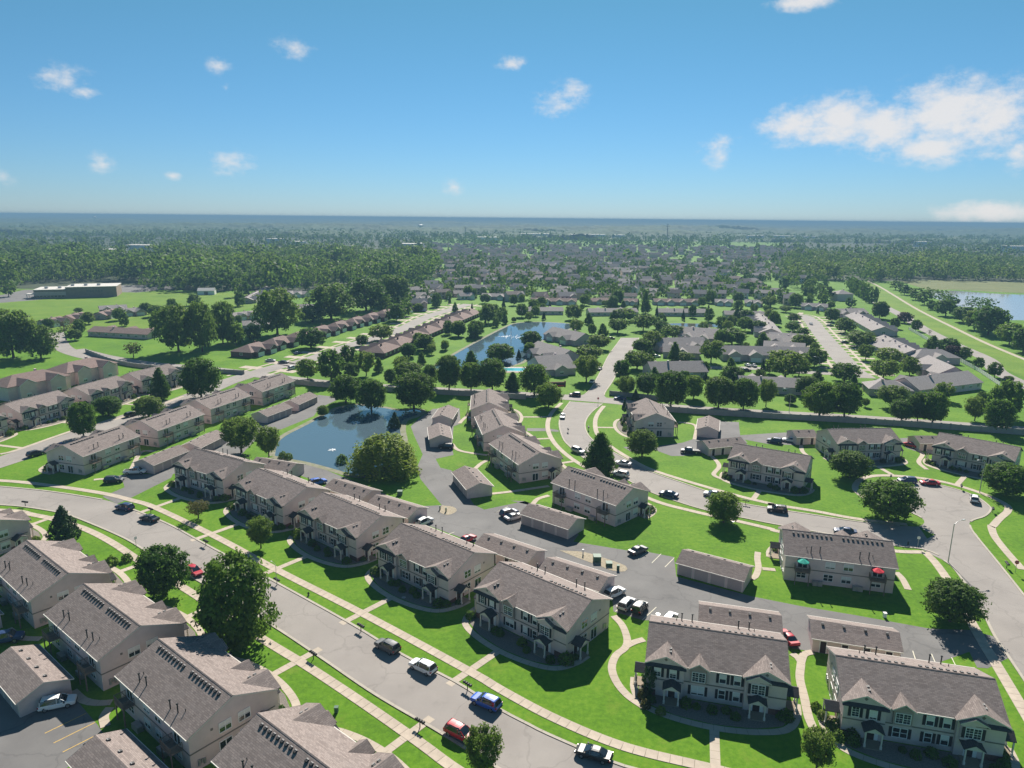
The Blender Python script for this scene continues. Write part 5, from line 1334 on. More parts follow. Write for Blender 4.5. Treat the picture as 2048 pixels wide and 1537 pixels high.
put('vk', 14, 16, rise=3.8, label='clubhouse villa with steep gables beside the swimming pool', ng=1, dr=False)
put('vl', 24, 12, rise=3.0, label='broad villa beside the short villa street')
put('vm', 16, 10, label='gabled villa before the broad villa', ng=1)
put('vn', 22, 12, rise=3.0, dr=False, turn=180, label='hip and gable villa behind the collector road hedge')
put('vo', 18, 11, label='grey roofed villa beyond the broad villa')
put('vp', None, 11, n=4, turn=0, label='villa on the pond side of the straight street', group='villas along the straight street')
put('vq', 16, 11, label='villa on the pond side of the straight street', group='villas along the straight street')
put('vr', 18, 11, label='villa on the pond side of the straight street', group='villas along the straight street')
put('vs', None, 11, n=4, turn=180, label='villa on the fence side of the straight street', group='villas along the straight street')
put('vt', None, 11, n=3, turn=180, label='villa on the fence side of the straight street', group='villas along the straight street')
put('vu', 24, 11, label='villa at the far end of the straight street'); put('vv', 18, 11, turn=180, label='villa facing down the straight street end')
put('vw', 20, 11, label='dark roofed villa beside the narrow pond', turn=180); put('vx', 20, 11, turn=180, label='dark roofed villa behind the short villa street')
put('big', 14, 14, 6.0, 3.0, hip=True, wm=w_cream, ng=0, label='tall pale house by the row of poplars', group='houses by the poplars'); put('rowx', 17, 9, wm=w_white, ng=0, label='long white house standing alone on grass', group='houses by the poplars')
for key, nn, turn, lb in (('re_left', 9, 0, 'brick ranch house with russet roof, tree side of its street'), ('re_right', 8, 180, 'brick ranch house with russet roof, pond side of its street')):
    x0, y0, x1, y1 = LAYOUT['rows'][key]
    a = math.degrees(math.atan2(y1 - y0, x1 - x0))
    for i in range(nn):
        t = (i + .5) / nn; x, y = x0 + (x1 - x0) * t, y0 + (y1 - y0) * t
        house(x, y, a + turn, hk(math.dist((x0, y0), (x1, y1)) / nn - 1.0, 12, 2.7, 2.9, True, w_brick, shingle_red, 2, True, i % 3), lb, 'russet roofed brick ranch houses'); HOUSE_POS.append((x, y))

# ---- school
(sx0, sy0), (sx1, sy1) = LAYOUT['school']
sa = math.atan2(sy1 - sy0, sx1 - sx0); sl = math.dist((sx0, sy0), (sx1, sy1)) * 1.35
sch = tag(link('school', None, None, ((sx0 + sx1) / 2 - 8, (sy0 + sy1) / 2, 0), sa), 'long flat roofed brick school beyond the open field', 'school')
sbrick = mat('tan_school_brick', (0.27, 0.20, 0.15), rough=0.9, var=0.1, vscale=0.4)
link('wall', MB().box(-sl * .12, sl / 2, 0, 30, 0, 8.5).mesh('wall', sbrick), sch)
link('wall', MB().box(-sl / 2, -sl * .12, .6, 28, 0, 6.8).mesh('wall', sbrick), sch, )
link('roof', MB().box(-sl * .12 - .3, sl / 2 + .3, -.3, 30.3, 8.5, 8.9).box(-sl / 2 - .3, -sl * .12 - .31, .3, 28.3, 6.8, 7.15).mesh('roof', trim), sch)
link('stone_band', MB().box(-sl / 2, -sl * .12, .5, .6, 2.2, 5.2).mesh('stone_band', w_tan), sch)
for i in range(5): link('rooftop_unit', MB().box(-sl * .4 + i * sl * .16, -sl * .4 + i * sl * .16 + 2.5, 10, 12.5, 7.1 if i < 2 else 8.9, 8.8 if i < 2 else 10.4).mesh('rooftop_unit', metal_m), sch)
for i in range(6): link('sign_letter', MB().box(8 + i * 2.1, 9.3 + i * 2.1, -.12, 0, 4.6, 6.0).mesh('sign_letter', band_m), sch)
for i in range(8): link('window', MB().box(-sl / 2 + 1.5 + i * 2.6, -sl / 2 + 3.3 + i * 2.6, .48, .6, 1.0, 2.1).mesh('window', pane_m), sch)
link('canopy', MB().box(-sl / 2 - 6, -sl / 2 - .31, 2, 10, 3.2, 3.7).box(-sl / 2 - 5.6, -sl / 2 - 5.2, 2.2, 2.6, 0, 3.2).box(-sl / 2 - 5.6, -sl / 2 - 5.2, 9.4, 9.8, 0, 3.2).mesh('canopy', trim), sch)
shed = tag(link('shed', None, None, (-270, 628, 0), .2), 'white gabled shed at the end of the school car park', 'shed')
link('wall', MB().prism_x([(-4, 0), (4, 0), (4, 3.6), (0, 5.6), (-4, 3.6)], -7, 7).mesh('wall', white), shed)
link('roof', MB().slab([(-7.3, -4.4, 3.5), (7.3, -4.4, 3.5), (7.3, 0, 5.8), (-7.3, 0, 5.8)]).slab([(7.3, 4.4, 3.5), (-7.3, 4.4, 3.5), (-7.3, 0, 5.8), (7.3, 0, 5.8)]).mesh('roof', trim), shed)
link('door', MB().box(-1.6, 1.6, -4.08, -4, 0, 2.8).mesh('door', band_m), shed)

# ---- the far estate: houses one by one out to the tree line
def far_house_mesh(seed):
    r = random.Random(seed)
    w, d, he, rs = r.uniform(11, 15), r.uniform(8.5, 10.5), r.choice((3.0, 5.4, 5.6)), r.uniform(2.4, 3.4)
    wm, rm = [w_cream, w_white, w_grey, w_tan][seed % 4], [shingle_grey, shingle, shingle_grey][seed % 3]
    K = Kit()
    wall = MB().prism_x([(-d / 2, 0), (d / 2, 0), (d / 2, he), (0, he + rs - .2), (-d / 2, he)], -w / 2, w / 2).prism_y([(w * .12, 0), (w / 2 - .3, 0), (w / 2 - .3, he), (w * .31, he + 1.7), (w * .12, he)], -d / 2 - 2.2, 0)
    K.add('wall', wall.mesh('wall', wm))
    e, x = d / 2 + .4, w / 2 + .4
    zc = w * .31
    roof = MB().slab([(-x, -e, he), (x, -e, he), (x, 0, he + rs), (-x, 0, he + rs)], .2).slab([(x, e, he), (-x, e, he), (-x, 0, he + rs), (x, 0, he + rs)], .2)
    hw = w * .22
    roof.slab([(zc - hw, -d / 2 - 2.6, he), (zc, -d / 2 - 2.6, he + 1.95), (zc, -1.0, he + 1.95), (zc - hw, -e + .1, he)], .2).slab([(zc, -d / 2 - 2.6, he + 1.95), (zc + hw, -d / 2 - 2.6, he), (zc + hw, -e + .1, he), (zc, -1.0, he + 1.95)], .2)
    K.add('roof', roof.mesh('roof', rm))
    K.add('garage_door', MB().box(zc - 1.9, zc + 1.5, -d / 2 - 2.28, -d / 2 - 2.2, 0, 2.2).mesh('garage_door', white))
    for xx in (-w * .33, -w * .08):
        for z in ([.9] if he < 4 else [.9, 3.5]):
            K.add('window', MB().box(xx - .8, xx + .8, -d / 2 - .05, -d / 2, z, z + 1.3).mesh('window', pane_m))
            K.add('window', MB().box(xx - .8, xx + .8, d / 2, d / 2 + .05, z, z + 1.3).mesh('window', pane_m))
    return K
FK = [far_house_mesh(i) for i in range(12)]
FAR_LAB = ['%s %s house with %s roof among the trees of the far estate' % (['cream', 'white', 'pale grey', 'tan'][i % 4], 'low' if random.Random(i).choice([0]) == 1 else 'gabled', ['grey', 'brown', 'grey'][i % 3]) for i in range(12)]
FAR_TREES = []
FAR_POS = []
fr = random.Random(3)
cand = []
for i in range(40):
    Yb = 500 + i * 34
    Xl, Xh = -0.17 * Yb + 20, 0.40 * Yb + 5
    x = Xl
    while x < Xh:
        yy = Yb + 14 * math.sin(x / 90 + i) + fr.uniform(-4, 4)
        cand.append((x, yy, (0 if i % 2 else 180) + 25 * math.sin(x / 120 + i * .7) + fr.uniform(-8, 8)))
        x += fr.uniform(17, 24)
def clear_of(x, y, pts, r): return all((x - a) ** 2 + (y - b) ** 2 > r * r for a, b in pts)
def in_poly(x, y, poly):
    c = False; n = len(poly)
    for i in range(n):
        (a, b), (p, q) = poly[i][:2], poly[(i + 1) % n][:2]
        if (b > y) != (q > y) and x < (p - a) * (y - b) / (q - b) + a: c = not c
    return c
far_extra = []
for x, y, a in cand:
    if y < 590 and x > -70 and x < 235: continue
    if not clear_of(x, y, HOUSE_POS, 17): continue
    if 255 < x - .06 * (y - 560) and y < 800: continue
    if fr.random() < .12: continue
    if len(FAR_POS) < 285 and y < 1250:
        ki = fr.randrange(12)
        root = tag(link('house', None, None, (x, y, 0), R(a)), FAR_LAB[ki], 'house', 'houses of the far estate')
        FK[ki].stamp(root); FAR_POS.append((x, y))
    elif fr.random() < .6: far_extra.append((x, y, a))
print('far houses', len(FAR_POS), 'rest', len(far_extra))
mbw, mbr = MB(), MB()
for x, y, a in far_extra:
    M = Matrix.Translation((x, y, 0)) @ Matrix.Rotation(R(a), 4, 'Z')
    he = fr.choice((3, 5.4)); w, d = 6.5, 4.8
    T = lambda *p: tuple(M @ Vector(p))
    mbw.quad(T(-w, -d, 0), T(w, -d, 0), T(w, -d, he), T(-w, -d, he)).quad(T(w, d, 0), T(-w, d, 0), T(-w, d, he), T(w, d, he)).quad(T(w, -d, 0), T(w, d, 0), T(w, d, he), T(w, 0, he + 2.8), T(w, -d, he)).quad(T(-w, d, 0), T(-w, -d, 0), T(-w, -d, he), T(-w, 0, he + 2.8), T(-w, d, he))
    mbr.quad(T(-w - .4, -d - .4, he), T(w + .4, -d - .4, he), T(w + .4, 0, he + 3), T(-w - .4, 0, he + 3)).quad(T(w + .4, d + .4, he), T(-w - .4, d + .4, he), T(-w - .4, 0, he + 3), T(w + .4, 0, he + 3))
fe = tag(link('distant_houses', None), 'far off rows of pale houses merging into the haze', 'houses', kind='stuff')
link('walls', mbw.mesh('walls', w_cream), fe)['kind'] = 'stuff'
link('roofs', mbr.mesh('roofs', shingle_grey), fe)['kind'] = 'stuff'
# pale sheds and stores on the horizon
for i, (az, D, w, hgt) in enumerate(((-.33, 1750, 40, 8), (-.30, 1600, 26, 7), (-.145, 1500, 30, 8), (-.13, 1560, 22, 7), (-.035, 2050, 60, 9), (.03, 2500, 95, 10), (.085, 2480, 60, 10), (.11, 2450, 80, 11), (.145, 2500, 40, 9), (.335, 2600, 55, 9), (.375, 2550, 75, 11), (.41, 2600, 50, 9), (.475, 3800, 80, 10), (.57, 2050, 40, 8), (.70, 1700, 50, 9), (-.52, 1300, 46, 8), (-.56, 1150, 30, 7))):
    b = tag(link('warehouse', None, None, (az * D, D, 0), 0), 'low white flat roofed warehouse among the distant woods', 'warehouse', 'white warehouses in the distant woods')
    link('wall', MB().box(-w / 2, w / 2, 0, 30, 0, hgt + 6).mesh('wall', white), b)
    link('roof', MB().box(-w / 2 - .5, w / 2 + .5, -.5, 30.5, hgt + 6, hgt + 6.6).mesh('roof', trim), b)
    for q in range(4): link('dock_door', MB().box(-w * .4 + q * w * .22, -w * .4 + q * w * .22 + 4, -.15, 0, 1, 5).mesh('dock_door', band_m), b)
# ---------------------------------------------------------------- trees
def leaf_cloud(pos, nrm, size, r):
    """quads at pos with normals near nrm; returns verts (n*4, 3)"""
    n = len(pos)
    nr = nrm + r.normal(0, .55, (n, 3)); nr /= np.linalg.norm(nr, axis=1, keepdims=True) + 1e-9
    t = np.cross(nr, r.normal(0, 1, (n, 3))); t /= np.linalg.norm(t, axis=1, keepdims=True) + 1e-9
    b = np.cross(nr, t)
    s = (size * r.uniform(.6, 1.25, n))[:, None]
    v = np.stack([pos - t * s - b * s * .55, pos + t * s - b * s * .55, pos + t * s * .75 + b * s * .6, pos - t * s * .75 + b * s * .6], 1)
    return v.reshape(-1, 3)
def quads_mesh(name, v, m):
    n = len(v) // 4
    me = bpy.data.meshes.new(name)
    me.vertices.add(len(v)); me.vertices.foreach_set('co', v.astype(np.float32).ravel())
    me.loops.add(4 * n); me.loops.foreach_set('vertex_index', np.arange(4 * n, dtype=np.int32))
    me.polygons.add(n); me.polygons.foreach_set('loop_start', np.arange(0, 4 * n, 4, dtype=np.int32))
    me.update(calc_edges=True); me.validate()
    me.materials.append(m)
    return me
PROFILE = {  # crown radius (of half width) against height 0..1 in the crown; crown base height
 'round': (lambda t: np.sqrt(np.maximum(0, 1 - (2 * t - .92) ** 2 / 1.18)), .16),
 'oval': (lambda t: np.sqrt(np.maximum(0, 1 - (2 * t - .85) ** 2 / 1.33)) ** .8, .07),
 'cone2': (lambda t: np.maximum(0, 1.02 * (1 - t ** 1.5)) ** .85 * np.minimum(1, .55 + t * 4), .08),
 'spruce': (lambda t: 1.0 * (1 - t) ** .9 + .03, .04),
 'cone': (lambda t: 1.0 * (1 - t ** 1.25) + .05, .05),
 'willow': (lambda t: np.sqrt(np.maximum(0, 1 - (1.25 * t - .25) ** 2)), .12),
 'locust': (lambda t: np.sqrt(np.maximum(0, 1 - (2 * t - 1.05) ** 2 / 1.15)), .22),
 'big': (lambda t: np.sqrt(np.maximum(0, 1 - (2 * t - .95) ** 2 / 1.15)) ** .7, .14),
 'sparse': (lambda t: np.sqrt(np.maximum(0, 1 - (2 * t - 1.0) ** 2)), .3),
 'bare': (lambda t: np.sqrt(np.maximum(0, 1 - (2 * t - 1.0) ** 2)), .25),
}
PROFILE['purple'] = PROFILE['round']
LEAFM = {'round': L_MAPLE, 'oval': L_DARK, 'cone2': L_DARK, 'spruce': L_NEEDLE, 'cone': L_NEEDLE, 'willow': L_WILLOW, 'locust': L_LIGHT, 'big': L_FOREST, 'sparse': L_OLIVE, 'bare': L_OLIVE, 'purple': L_PURPLE}
def crown_points(kind, nclump, nleaf, seed, size):
    r = np.random.default_rng(seed)
    prof, zb = PROFILE[kind]
    t = r.beta(1.15, 1.15, nclump) * .97
    if kind in ('spruce', 'cone', 'cone2'): t = r.beta(1.0, 1.6, nclump)
    ang = r.uniform(0, 2 * np.pi, nclump)
    lob = 1 + .14 * np.sin(ang * 3 + seed) + .10 * np.sin(ang * 5 + t * 9 + seed)
    if kind == 'big': lob = 1 + .24 * np.sin(ang * 2 + seed + t * 5) + .16 * np.sin(ang * 5 - t * 7)
    rad = .46 * prof(t) * lob * np.sqrt(r.uniform(.22, 1.0, nclump))
    c = np.stack([rad * np.cos(ang), rad * np.sin(ang), zb + (1 - zb) * t], 1)
    csz = .088 if kind not in ('spruce', 'cone') else .05
    csz = csz * r.uniform(.6, 1.5, nclump)
    k = np.repeat(np.arange(nclump), nleaf)
    off = r.normal(0, 1, (len(k), 3)); off /= np.linalg.norm(off, axis=1, keepdims=True)
    off *= (r.uniform(0, 1, len(k)) ** .45)[:, None] * csz[k][:, None]
    off[:, 2] *= .8
    p = c[k] + off
    if kind == 'willow':
        drop = r.uniform(0, 1, len(k)) ** 1.2
        out = np.linalg.norm(c[k][:, :2], axis=1)
        p[:, 2] -= drop * (.12 + 1.0 * out) * .75
        p[:, :2] = c[k][:, :2] * (1 + .12 * drop[:, None]) + off[:, :2] * .45
        p[:, 2] = np.maximum(p[:, 2], .07 + .16 * (.5 + .5 * np.sin(np.arctan2(p[:, 1], p[:, 0]) * 7 + seed)) * r.uniform(.4, 1, len(k)))
    p[:, 2] = np.clip(p[:, 2], .03, 1.0)
    centre = np.array([0, 0, zb + (1 - zb) * .42])
    n = (p - centre) * .6 + off / (csz[k][:, None] + 1e-6) * .35
    n[:, 2] += .12
    n /= np.linalg.norm(n, axis=1, keepdims=True) + 1e-9
    return leaf_cloud(p, n, size, r)
def trunk_mesh(kind, seed):
    r = random.Random(seed); mb = MB()
    prof, zb = PROFILE[kind]
    top = .8 if kind in ('spruce', 'cone', 'cone2') else .55
    mb.tube([(0, 0, -.01), (.004, 0, zb * .7), (.01, .006, zb + .15), (0, 0, top)], [.032, .024, .02, .006], 7)
    for i in range(7 if kind != 'bare' else 22):
        a = i * 2.4 + r.random(); z = zb + .02 + (.35 if kind != 'bare' else .5) * r.random(); L = r.uniform(.2, .38)
        mb.tube([(0, 0, z), (L * .5 * math.cos(a), L * .5 * math.sin(a), z + .12), (L * math.cos(a), L * math.sin(a), z + .25 + .1 * r.random())], [.012, .008, .003], 5)
    return mb.mesh('trunk', bark_m)
CR, TK = {}, {}
SPEC = {'hi': (430, 24, .022), 'mid': (210, 15, .036), 'low': (70, 9, .062)}
def crown(kind, lod, s):
    key = (kind, lod, s)
    if key not in CR:
        nc, nl, sz = SPEC[lod]
        if kind in ('locust',): nc = int(nc * .8)
        if kind == 'sparse': nc, nl = int(nc * .5), int(nl * .5)
        if kind == 'bare': nc, nl = int(nc * .2), 5
        if kind in ('big', 'willow'): nc = int(nc * 1.5); sz *= .8
        CR[key] = quads_mesh('crown', crown_points(kind, nc, nl, 11 + s * 7 + len(kind), sz), (L_MAPLE, L_DARK, L_FOREST)[s] if kind == 'round' else LEAFM[kind])
    return CR[key]
def trunk(kind, s):
    if (kind, s) not in TK: TK[(kind, s)] = trunk_mesh(kind, s)
    return TK[(kind, s)]
KIND_WORDS = {'round': 'round crowned green shade tree', 'oval': 'tall oval dark green tree', 'cone2': 'dark conical broadleaf tree', 'spruce': 'narrow dark green spruce', 'cone': 'broad blue green pine',
 'willow': 'weeping willow with trailing yellow green branches', 'locust': 'airy light green tree', 'big': 'massive spreading old tree', 'sparse': 'small thin crowned olive tree', 'bare': 'grey half bare tree', 'purple': 'purple leaved tree'}
NAMES = {'round': 'shade_tree', 'oval': 'maple_tree', 'cone2': 'linden_tree', 'spruce': 'spruce_tree', 'cone': 'pine_tree', 'willow': 'willow_tree', 'locust': 'locust_tree', 'big': 'old_tree', 'sparse': 'young_tree', 'bare': 'bare_tree', 'purple': 'purple_tree'}
NEAR_LABEL = {0: 'tall oval maple on the near verge beside the balconied block', 1: 'round maple on the near verge hiding the red car', 2: 'broad pine on the lawn where the near sidewalk bends',
 3: 'small light green tree at the kerb by the crimson suv', 4: 'small light green tree on the lawn between the two gabled blocks', 5: 'round maple on the corner lawn casting shade on the car park',
 6: 'lone round tree on the open lawn by the silver sedan', 7: 'large round tree at the mouth of the turning circle', 8: 'round tree on the lawn behind the turning circle', 9: 'round tree beside the lamp post of the turning circle',
 10: 'tall conical tree beside the parked white sedan', 11: 'round tree by the lane mouth opposite the conical tree', 12: 'round tree below the junction beside the sidewalk', 13: 'thin young tree on the lawn of the first row block',
 14: 'young light green tree on the lawn of the second row block', 15: 'weeping willow with trailing yellow green branches beside the pond', 16: 'airy tree between the garages and the pond', 17: 'slim airy tree on the pond bank', 18: 'round tree over the far pond bank, next to the lane end',
 19: 'leaning round tree at the water edge of the pond', 20: 'broad round tree between pond and collector wall', 21: 'small dark spruce on the pond bank', 22: 'huge dark round tree beside the side street junction', 23: 'conical tree before the far townhouse row',
 24: 'dark round tree beside the corner block of the side street', 25: 'low spreading tree before the far townhouse row', 26: 'dark spreading tree behind the rear balcony blocks'}
TREE_POS = []
MARKS = [(-45, 215, 'the blue pond'), (22, 262, 'the junction stop sign'), (-20, 400, 'the long fountain pond'), (-125, 345, 'the brick corner house'), (88, 165, 'the turning circle'), (120, 255, 'the wall behind the turning circle'),
 (190, 300, 'the white fence'), (300, 560, 'the pale lake'), (-340, 600, 'the long brick school'), (-160, 320, 'the curving grey wall'), (160, 275, 'the long villa'), (127, 340, 'the courtyard villa'), (18, 325, 'the swimming pool'), (120, 455, 'the narrow pond'),
 (235, 540, 'the straight street end'), (290, 640, 'the tall pale house'), (70, 535, 'the low villa rows'), (90, 377, 'the broad villa'), (-75, 430, 'the brick ranch street'), (-100, 300, 'the side street junction'), (46, 290, 'the junction hedge'), (-150, 480, 'the houses among tall trees'), (-230, 420, 'the low ranch by the lawn'), (-280, 470, 'the street below the school field'), (-230, 330, 'the bend of the pale street'), (190, 400, 'the straight street villas'), (-5, 590, 'the gabled villa rows'), (230, 430, 'the levee road'), (150, 590, 'the far gabled villa rows'), (-70, 600, 'the houses by the tall trees'), (-30, 290, 'the collector wall by the pond'), (-60, 330, 'the first brick ranches')]
def place_tree(x, y, w, h, kind, label, group, s, lod):
    root = tag(link(NAMES[kind], None, None, (x, y, 0), random.uniform(0, 6.28)), label, 'tree', group)
    link('crown', crown(kind, lod, s), root, scale=(w, w, h))
    link('trunk', trunk(kind, s), root, scale=(max(w, h * .55), max(w, h * .55), h))
for i, (x, y, w, h, kind) in enumerate(LAYOUT['trees']):
    d = math.hypot(x, y)
    lod = 'hi' if d < 300 else ('mid' if d < 640 else 'low')
    w *= 1.08
    h = max(h, 2.2); w = min(w, h * 1.9)
    if kind == 'willow': w, h = w * .9, h * .84
    zone = 'below the collector road' if y < 240 else 'along the collector road' if y < 315 else 'among the villas and ranches' if y < 480 else 'beyond the ponds'
    if x > 215 and y < 760: zone = 'along the lake bank'
    if x < -120 and y > 300: zone = 'by the school field'
    size = 'small ' if h < 6 else 'tall ' if h > 13 else ''
    lm = min(MARKS, key=lambda q: (q[0] - x) ** 2 + (q[1] - y) ** 2)
    label = NEAR_LABEL.get(i) or size + KIND_WORDS[kind] + ' near ' + lm[2]
    zone = 'near ' + lm[2]
    group = None if i in NEAR_LABEL else '%ss %s' % (KIND_WORDS[kind].split(' with')[0], zone)
    place_tree(x, y, w, h, kind, label, group, i % 3, lod)
    TREE_POS.append((x, y))
# garden trees among the villas
gt = random.Random(77); cnt = 0
ponds_ = [LAYOUT[k] for k in ('pond_two', 'pond_three', 'levee_grass')]
lines_ = [LN[k] for k in LN] + [KERBS['street_r3'][0], KERBS['street_r3'][1]]
while cnt < 85:
    y = gt.uniform(285, 600); x = gt.uniform(-.16 * y, .46 * y)
    if x > .33 * y + 60: continue
    if not clear_of(x, y, HOUSE_POS, 11.5) or not clear_of(x, y, TREE_POS, 6): continue
    if any(in_poly(x, y, p) for p in ponds_) or any(nearest_on(l, Vector((x, y, 0)))[0] < 9.5 for l in lines_): continue
    kind = gt.choice(['round', 'round', 'locust', 'oval', 'cone2', 'spruce', 'locust'])
    h = gt.uniform(4.5, 9.5); w = h * gt.uniform(.7, 1.0) * (.5 if kind == 'spruce' else 1)
    lm = min(MARKS, key=lambda q: (q[0] - x) ** 2 + (q[1] - y) ** 2)
    place_tree(x, y, w, h, kind, ('small ' if h < 6 else '') + KIND_WORDS[kind] + ' near ' + lm[2], KIND_WORDS[kind] + 's near ' + lm[2], cnt % 3, 'mid')
    TREE_POS.append((x, y)); cnt += 1
# the evergreen column by the three gabled block
cx, cy = 20.6, 91.6
o = tag(link('columnar_evergreen', None, None, (cx, cy, 0)), 'dark columnar evergreen beside the winding footpath', 'evergreen')
link('crown', quads_mesh('crown', crown_points('oval', 150, 34, 5, .03), L_NEEDLE), o, scale=(2.1, 2.1, 4.6))
link('trunk', trunk('oval', 0), o, scale=(2, 2, 4.6))

# trees of the far estate, one by one
tr_n = 0
tg = random.Random(21)
far_tree_rest = []
while tr_n < 270:
    Y = 470 + 620 * tg.random() ** 1.2; X = tg.uniform(-.20 * Y, .44 * Y)
    if Y < 600 and -75 < X < 240: continue
    if not clear_of(X, Y, FAR_POS, 8.5) or not clear_of(X, Y, HOUSE_POS, 10): continue
    k = tg.choice(['round', 'round', 'round', 'oval', 'cone2', 'locust', 'oval'])
    h = tg.uniform(6, 12)
    o = tag(link(NAMES[k], crown(k, 'low', tg.randrange(3)), None, (X, Y, 0), tg.uniform(0, 6.28), (h * tg.uniform(.7, 1.0),) * 2 + (h,)), KIND_WORDS[k] + ' among the far estate houses', 'tree', KIND_WORDS[k] + 's of the far estate')
    tr_n += 1

# ---------------------------------------------------------------- woods
def wood(name, label, pts, nq, seed):
    tone = [[], [], []]
    for p in pts:
        q = math.sin(p[0] / 55 + seed) * math.cos(p[1] / 45) + random.uniform(-.9, .9)
        tone[0 if q < -.35 else 1 if q < .45 else 2].append(p)
    for t, m, word in zip(tone, (L_DARK, L_FOREST, L_LIGHT), ('deep green', 'mid green', 'light green')):
        if t: wood_of(name, word + ' trees in the ' + label, t, nq, seed, m)
def wood_of(name, label, pts, nq, seed, m):
    r = np.random.default_rng(seed)
    base = [crown_points(k, max(4, nq // 6), 6, s, sz) for s, (k, sz) in enumerate((('round', .13), ('big', .13), ('oval', .13), ('big', .13)))] if nq < 100 else \
           [crown_points(k, nq // 6, 6, s, .055) for s, k in enumerate(('round', 'big', 'oval', 'big'))]
    vs_ = []
    for x, y, w, h in pts:
        b = base[r.integers(0, 4)]; a = r.uniform(0, 6.28); c, s = math.cos(a), math.sin(a)
        v = np.empty_like(b); v[:, 0] = (b[:, 0] * c - b[:, 1] * s) * w + x; v[:, 1] = (b[:, 0] * s + b[:, 1] * c) * w + y; v[:, 2] = b[:, 2] * h
        vs_.append(v)
    tag(link(name, quads_mesh(name, np.concatenate(vs_), m)), label, 'woodland', kind='stuff')
EST = []
while len(EST) < 620:
    Y = 520 + 640 * tg.random(); X = tg.uniform(-.20 * Y, .42 * Y)
    if Y < 600 and -75 < X < 240: continue
    if 250 < X and Y < 800: continue
    if clear_of(X, Y, FAR_POS, 7.5) and clear_of(X, Y, HOUSE_POS, 10): EST.append((X, Y))
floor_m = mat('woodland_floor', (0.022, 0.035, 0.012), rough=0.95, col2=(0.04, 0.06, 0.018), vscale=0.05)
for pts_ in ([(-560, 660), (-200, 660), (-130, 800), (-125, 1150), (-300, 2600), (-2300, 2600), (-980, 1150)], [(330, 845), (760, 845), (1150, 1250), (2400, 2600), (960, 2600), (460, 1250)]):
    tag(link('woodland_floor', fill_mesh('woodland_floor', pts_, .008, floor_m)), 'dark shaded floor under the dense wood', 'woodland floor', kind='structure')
lake_poly = LAYOUT['lake']; reeds_poly = LAYOUT['reeds']; bank_poly = LAYOUT['levee_grass']
wr = np.random.default_rng(5)
def scatter(n, y0, y1, az0, az1, test, power=2.0, lo=9, hi=19):
    out = []
    while len(out) < n:
        t = wr.uniform(0, 1)
        y = (y0 ** power + t * (y1 ** power - y0 ** power)) ** (1 / power)
        x = wr.uniform(az0, az1) * y
        if test(x, y):
            h = wr.uniform(lo, hi) * (1 + .28 * math.sin(x / 38 + y / 90) * math.sin(y / 31)); out.append((x, y, h * wr.uniform(.8, 1.15), h))
    return out
left_ok = lambda x, y: math.sin(x / 70 + y / 160) * math.sin(y / 75 - x / 210) < .62 and (y > 650 + (0 if x > -420 else 0) + max(0, (x + 200)) * 1.4) and not (-.30 < x / y < -.22 and 1000 < y < 1060)
wood('woodland', 'dense wood behind the school and open field', scatter(1600, 640, 1150, -.82, -.11, left_ok, 1.6, 14, 25), 190, 1)
right_ok = lambda x, y: not in_poly(x, y, lake_poly) and not in_poly(x, y, reeds_poly) and not in_poly(x, y, bank_poly) and (x > .36 * y + 15 + max(0, 800 - y) * .1)
lake_far = max(p[1] for p in reeds_poly) - 25
wood('woodland', 'dense wood beyond the lake and reeds', scatter(1250, 640, 1250, .36, .95, lambda x, y: right_ok(x, y) and (y > 830 or x < .40 * y), 1.6, 11, 21), 190, 2)
def mid_ok(x, y):
    a = x / y
    if -.11 < a < .36 and y < 1750: return wr.uniform() < .3 and clear_of(x, y, [], 1)
    if .30 < a < .50 and 1780 < y < 2150: return False
    return True
wood('distant_woodland', 'far hazy woods and estates', [(X, Y, 9, 10.5) for X, Y in EST] + scatter(8200, 1080, 3300, -.85, .95, mid_ok), 36, 3)
wood('lakeside_thicket', 'thicket along the near lake shore', [(x + wr.uniform(-5, 5), y + wr.uniform(-5, 5), w, w * .9) for (x, y) in [(p[0] - 3, p[1] + 2) for p in LAYOUT['lake'][9:14]] for w in wr.uniform(7, 12, 5)], 130, 4)
tl = smooth_line(LAYOUT['levee_path'], 6)
